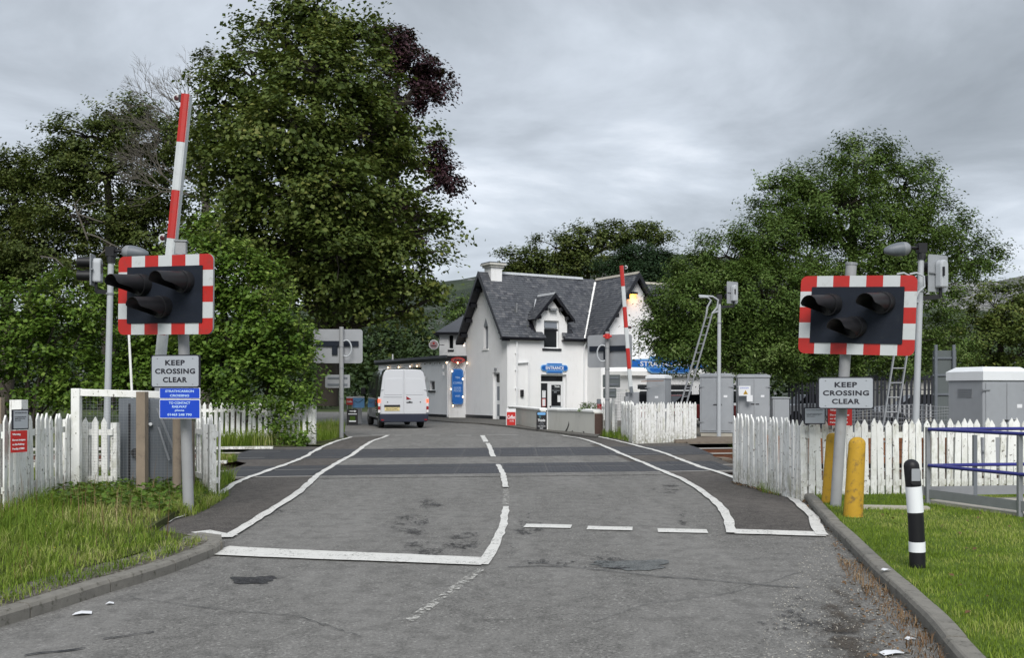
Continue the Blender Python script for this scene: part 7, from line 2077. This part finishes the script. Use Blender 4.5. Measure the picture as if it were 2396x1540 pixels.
# ------------------------------------------------------------------ van
van = thing('parked_van', 'panel van seen from behind, silver rear doors and dark hedge reflection painted on its side', 'van', (PX(945, 41.2), 41.2, zg(-4.5, 41.2)), R(14.5))
M_silver = simple('silver_van_paint', (.60, .61, .635), .32, .15, var=.03, scale=1.5, coat=.6)
M_vside = simple('van_hedge_reflection', (.020, .028, .020), .16, 0, var=.25, scale=2, coat=.8)  # dark hedge reflection painted into the side colour; roof and front share it
M_bump = simple('navy_bumper', (.012, .016, .034), .45, var=.15, scale=4)
M_tyre = simple('tyre', (.012, .012, .012), .8, var=.2, scale=9)
M_plate = simple('yellow_plate', (.66, .55, .26), .4, var=.04)
M_tail = glow('lit_brake_lamp', (1.0, .10, .04), .8); M_tailw = simple('clear_lamp', (.66, .64, .64), .25); M_taild = simple('dark_red_lamp', (.26, .01, .012), .25)
def vsec(y, zt, w=1.0, zb=.42, tum=1.0):
    H_ = zt
    half = [(0.0, H_), (.55 * w, H_ - .012), (.74 * w, H_ - .05), (.835 * w, H_ - .13), (.885 * w, H_ - .32), (.965 * w, max(1.55, H_ * .62) if H_ > 1.9 else H_ * .78), (1.0 * w, 1.28 if H_ > 1.5 else H_ * .7), (1.015 * w, .95 if H_ > 1.2 else H_ * .6), (1.0 * w, .6), (.97 * w, zb)]
    r_ = [(x, y, z) for x, z in half] + [(0, y, zb)] + [(-x, y, z) for x, z in reversed(half[1:])]
    return r_
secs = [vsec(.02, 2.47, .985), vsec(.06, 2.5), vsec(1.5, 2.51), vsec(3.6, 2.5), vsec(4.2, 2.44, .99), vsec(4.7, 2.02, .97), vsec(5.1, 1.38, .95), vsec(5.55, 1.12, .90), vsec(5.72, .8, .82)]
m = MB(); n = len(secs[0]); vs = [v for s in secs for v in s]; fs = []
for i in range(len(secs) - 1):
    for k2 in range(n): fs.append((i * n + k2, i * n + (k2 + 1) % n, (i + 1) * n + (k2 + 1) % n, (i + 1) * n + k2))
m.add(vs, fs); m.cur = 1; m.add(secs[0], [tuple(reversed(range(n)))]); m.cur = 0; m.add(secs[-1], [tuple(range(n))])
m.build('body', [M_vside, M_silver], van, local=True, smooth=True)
XB = lambda a, d, z: (a, d, z)
def outline(x0, x1, z0, z1, tap=.0, r_=.06):
    return [(x1 - r_, z1), (x0 + r_, z1), (x0, z1 - r_), (x0, z0 + r_), (x0 + r_, z0), (x1 - r_, z0), (x1, z0 + r_), (x1, z1 - r_)]
for s in (-1, 1):
    q = [(.012, .60), (.93, .60), (.955, 1.0), (.93, 1.5), (.88, 2.05), (.80, 2.36), (.70, 2.44), (.012, 2.455)]
    d = MB(); d.prism([(s * a, z) for a, z in q], -.012, .02, XB); dr = d.build('rear_door', M_silver, van, local=True); bev(dr, .012, 2)
    q = [(.07, 1.40), (.80, 1.40), (.82, 1.50), (.80, 2.0), (.74, 2.08), (.07, 2.09)]
    d = MB(); d.prism([(s * a, z) for a, z in q], -.026, -.0125, XB); bev(d.build('pressed_panel', M_silver, dr, local=True), .02, 3)
    d = MB(); d.bx(s * .90 - .05, s * .90 + .05, -.05, -.0125, 1.60, 1.66); bev(d.build('hinge', M_silver, dr, local=True), .01)
    t = bpy.data.objects.new('tail_lamp', None); COL.objects.link(t); t.parent = van; MW[t.name] = MW[van.name]
    for z0, z1, mt, nm in ((1.22, 1.31, M_tailw, 'clear_lens'), (1.065, 1.219, M_tail, 'brake_lens'), (.92, 1.064, M_tail if False else M_tailw, 'reversing_lens'), (.78, .919, M_taild, 'red_lens'), (.66, .779, M_tailw, 'lower_lens')):
        d = MB(); d.bx(s * 1.005 - .065, s * 1.005 + .03, -.045, .10, z0, z1); bev(d.build(nm, mt, t, local=True), .01)
d = MB(); d.bx(-.85, -.07, -.022, -.0125, 1.30, 1.315); d.build('crease', M_galv, van, local=True)
d = MB(); d.prism([(.10, 1.34), (.30, 1.22), (.10, 1.205)], -.034, -.02, XB); d.build('red_badge', M_taild, van, local=True)
d = MB(); d.bx(.10, .36, -.045, -.0125, 1.07, 1.11); d.bx(.20, .28, -.05, -.0125, 1.11, 1.135); bev(d.build('door_handle', M_black, van, local=True), .01)
d = MB(); d.bx(-.70, -.66, -.03, -.0125, 1.08, 1.12); d.build('lock', M_black, van, local=True); d = MB(); d.bx(.67, .71, -.03, -.0125, 1.08, 1.12); d.build('lock', M_black, van, local=True)
d = MB(); d.bx(-.82, -.16, -.05, -.0125, .90, .985); bev(d.build('plate_trim', M_black, van, local=True), .01)
d = MB(); d.bx(-.80, -.18, -.036, -.0125, .74, .885); pl_ = d.build('number_plate', M_plate, van, local=True); text('SN10 DWC', .50, .09, M_ktext, pl_, -.49, -.037, .812, .01)
d = MB(); d.prism([(-1.02, .62), (1.02, .62), (1.01, .36), (.93, .27), (-.93, .27), (-1.01, .36)], -.10, .14, XB); bev(d.build('bumper', M_bump, van, local=True), .03, 2)
for s in (-1, 1): d = MB(); d.bx(s * .9 - .06, s * .9 + .06, -.112, -.1, .34, .39); d.build('reflector', M_taild, van, local=True)
for s in (-1, 1):
    for y in (.95, 4.75):
        d = MB(); prof = [(.20, -.11), (.31, -.115), (.34, -.08), (.34, .08), (.31, .115), (.20, .11)]
        Rr = Matrix.Translation((s * .84, y, .34)) @ Matrix.Rotation(R(90), 4, 'Y'); d.lathe(prof, 24); d.v = [tuple(Rr @ Vector(v)) for v in d.v]
        w = d.build('wheel', M_tyre, van, local=True, smooth=True)
        d = MB(); d.lathe([(.19, s * .085), (.17, s * .10), (.05, s * .115)], 16); d.v = [tuple(Rr @ Vector(v)) for v in d.v]; d.build('rim', M_galv, w, local=True, smooth=True)
    d = MB(); d.bx(s * 1.08, s * 1.30, 4.62, 4.70, 1.40, 1.72); bev(d.build('wing_mirror', M_plast, van, local=True), .03, 2)
    d = MB(); d.add([(s * .985, 3.5, 1.45), (s * .985, 4.4, 1.42), (s * .965, 4.2, 1.95), (s * .965, 3.5, 2.0), (s * 1.0, 3.5, 1.45), (s * 1.0, 4.4, 1.42), (s * .98, 4.2, 1.95), (s * .98, 3.5, 2.0)], [(0, 1, 2, 3), (4, 5, 6, 7), (0, 4, 7, 3), (1, 5, 6, 2), (3, 2, 6, 7), (0, 1, 5, 4)]); d.build('side_window', M_glass, van, local=True)
d = MB(); d.bx(-.75, .75, .3, 5.3, .26, .42); d.build('chassis', M_black, van, local=True)

# parked cars half seen behind the railings
def car(label, px, Y, yaw, paint, group='cars parked beyond the dark railings'):
    o = thing('parked_car', label, 'car', (PX(px, Y), Y, 0), yaw, group)
    body = [(-2.1, .35), (-2.15, .62), (-2.05, .84), (-1.2, .95), (-.62, 1.40), (.75, 1.45), (1.55, 1.02), (2.08, .92), (2.14, .6), (2.08, .33)]
    m = MB(); sec = []
    for y, f, zz in ((-.84, .96, .0), (-.80, 1, 0), (.80, 1, 0), (.84, .96, 0)): pass
    m.prism([(x, min(z, .98)) for x, z in body], -.86, .86, lambda a, d, z: (a, d, z)); b0 = bev(m.build('body', paint, o, local=True), .06, 3)
    cab = [(-1.25, .94), (-.62, 1.42), (.72, 1.45), (1.45, .98)]
    m = MB(); m.add([(x, -.74 if z < 1.2 else -.62, z) for x, z in cab] + [(x, .74 if z < 1.2 else .62, z) for x, z in cab], [(0, 1, 2, 3), (4, 5, 6, 7), (0, 1, 5, 4), (1, 2, 6, 5), (2, 3, 7, 6), (0, 3, 7, 4)]); m.build('greenhouse', M_glass, o, local=True)
    m = MB(); m.add([(x, y * 1.0, z + .012) for y in (-.61, .61) for x, z in ((-.66, 1.40), (.76, 1.44))] + [(x, y, z - .03) for y in (-.63, .63) for x, z in ((-.70, 1.40), (.80, 1.43))], [(0, 1, 3, 2), (0, 1, 5, 4), (2, 3, 7, 6), (0, 2, 6, 4), (1, 3, 7, 5)]); m.build('roof', paint, o, local=True)
    for x in (-1.35, 1.35):
        for s in (-1, 1):
            d = MB(); Rr = Matrix.Translation((x, s * .78, .31)) @ Matrix.Rotation(R(90), 4, 'X'); d.lathe([(.18, -.09), (.29, -.1), (.31, -.07), (.31, .07), (.29, .1), (.18, .09)], 20); d.v = [tuple(Rr @ Vector(v)) for v in d.v]; d.build('wheel', M_tyre, o, local=True, smooth=True)
    return o
M_cwhite = simple('white_car_paint', (.74, .75, .77), .3, var=.03, coat=.5); M_cred = simple('red_car_paint', (.42, .012, .012), .3, var=.05, coat=.5)
car('white car behind the dark railings left of the right signal pole', 1905, 50, R(8), M_cwhite)
car('white car behind the railings by the near ladder', 2160, 47, R(-6), M_cwhite)
car('red car glimpsed behind the distant ladder under the willow', 1610, 46, R(20), M_cred, None)
o = thing('platform_shelter', 'small pale shelter with dark roof behind the near ladder', 'shelter', (PX(2115, 52), 52, 0), 0)
m = MB(); m.bx(PX(2070, 52), PX(2180, 52), 52, 54, 0, 2.15); m.build('wall', M_lowwall, o); m = MB(); m.bx(PX(2065, 52), PX(2186, 52), 51.7, 54.3, 2.16, 2.42); m.build('roof', M_ptim, o)
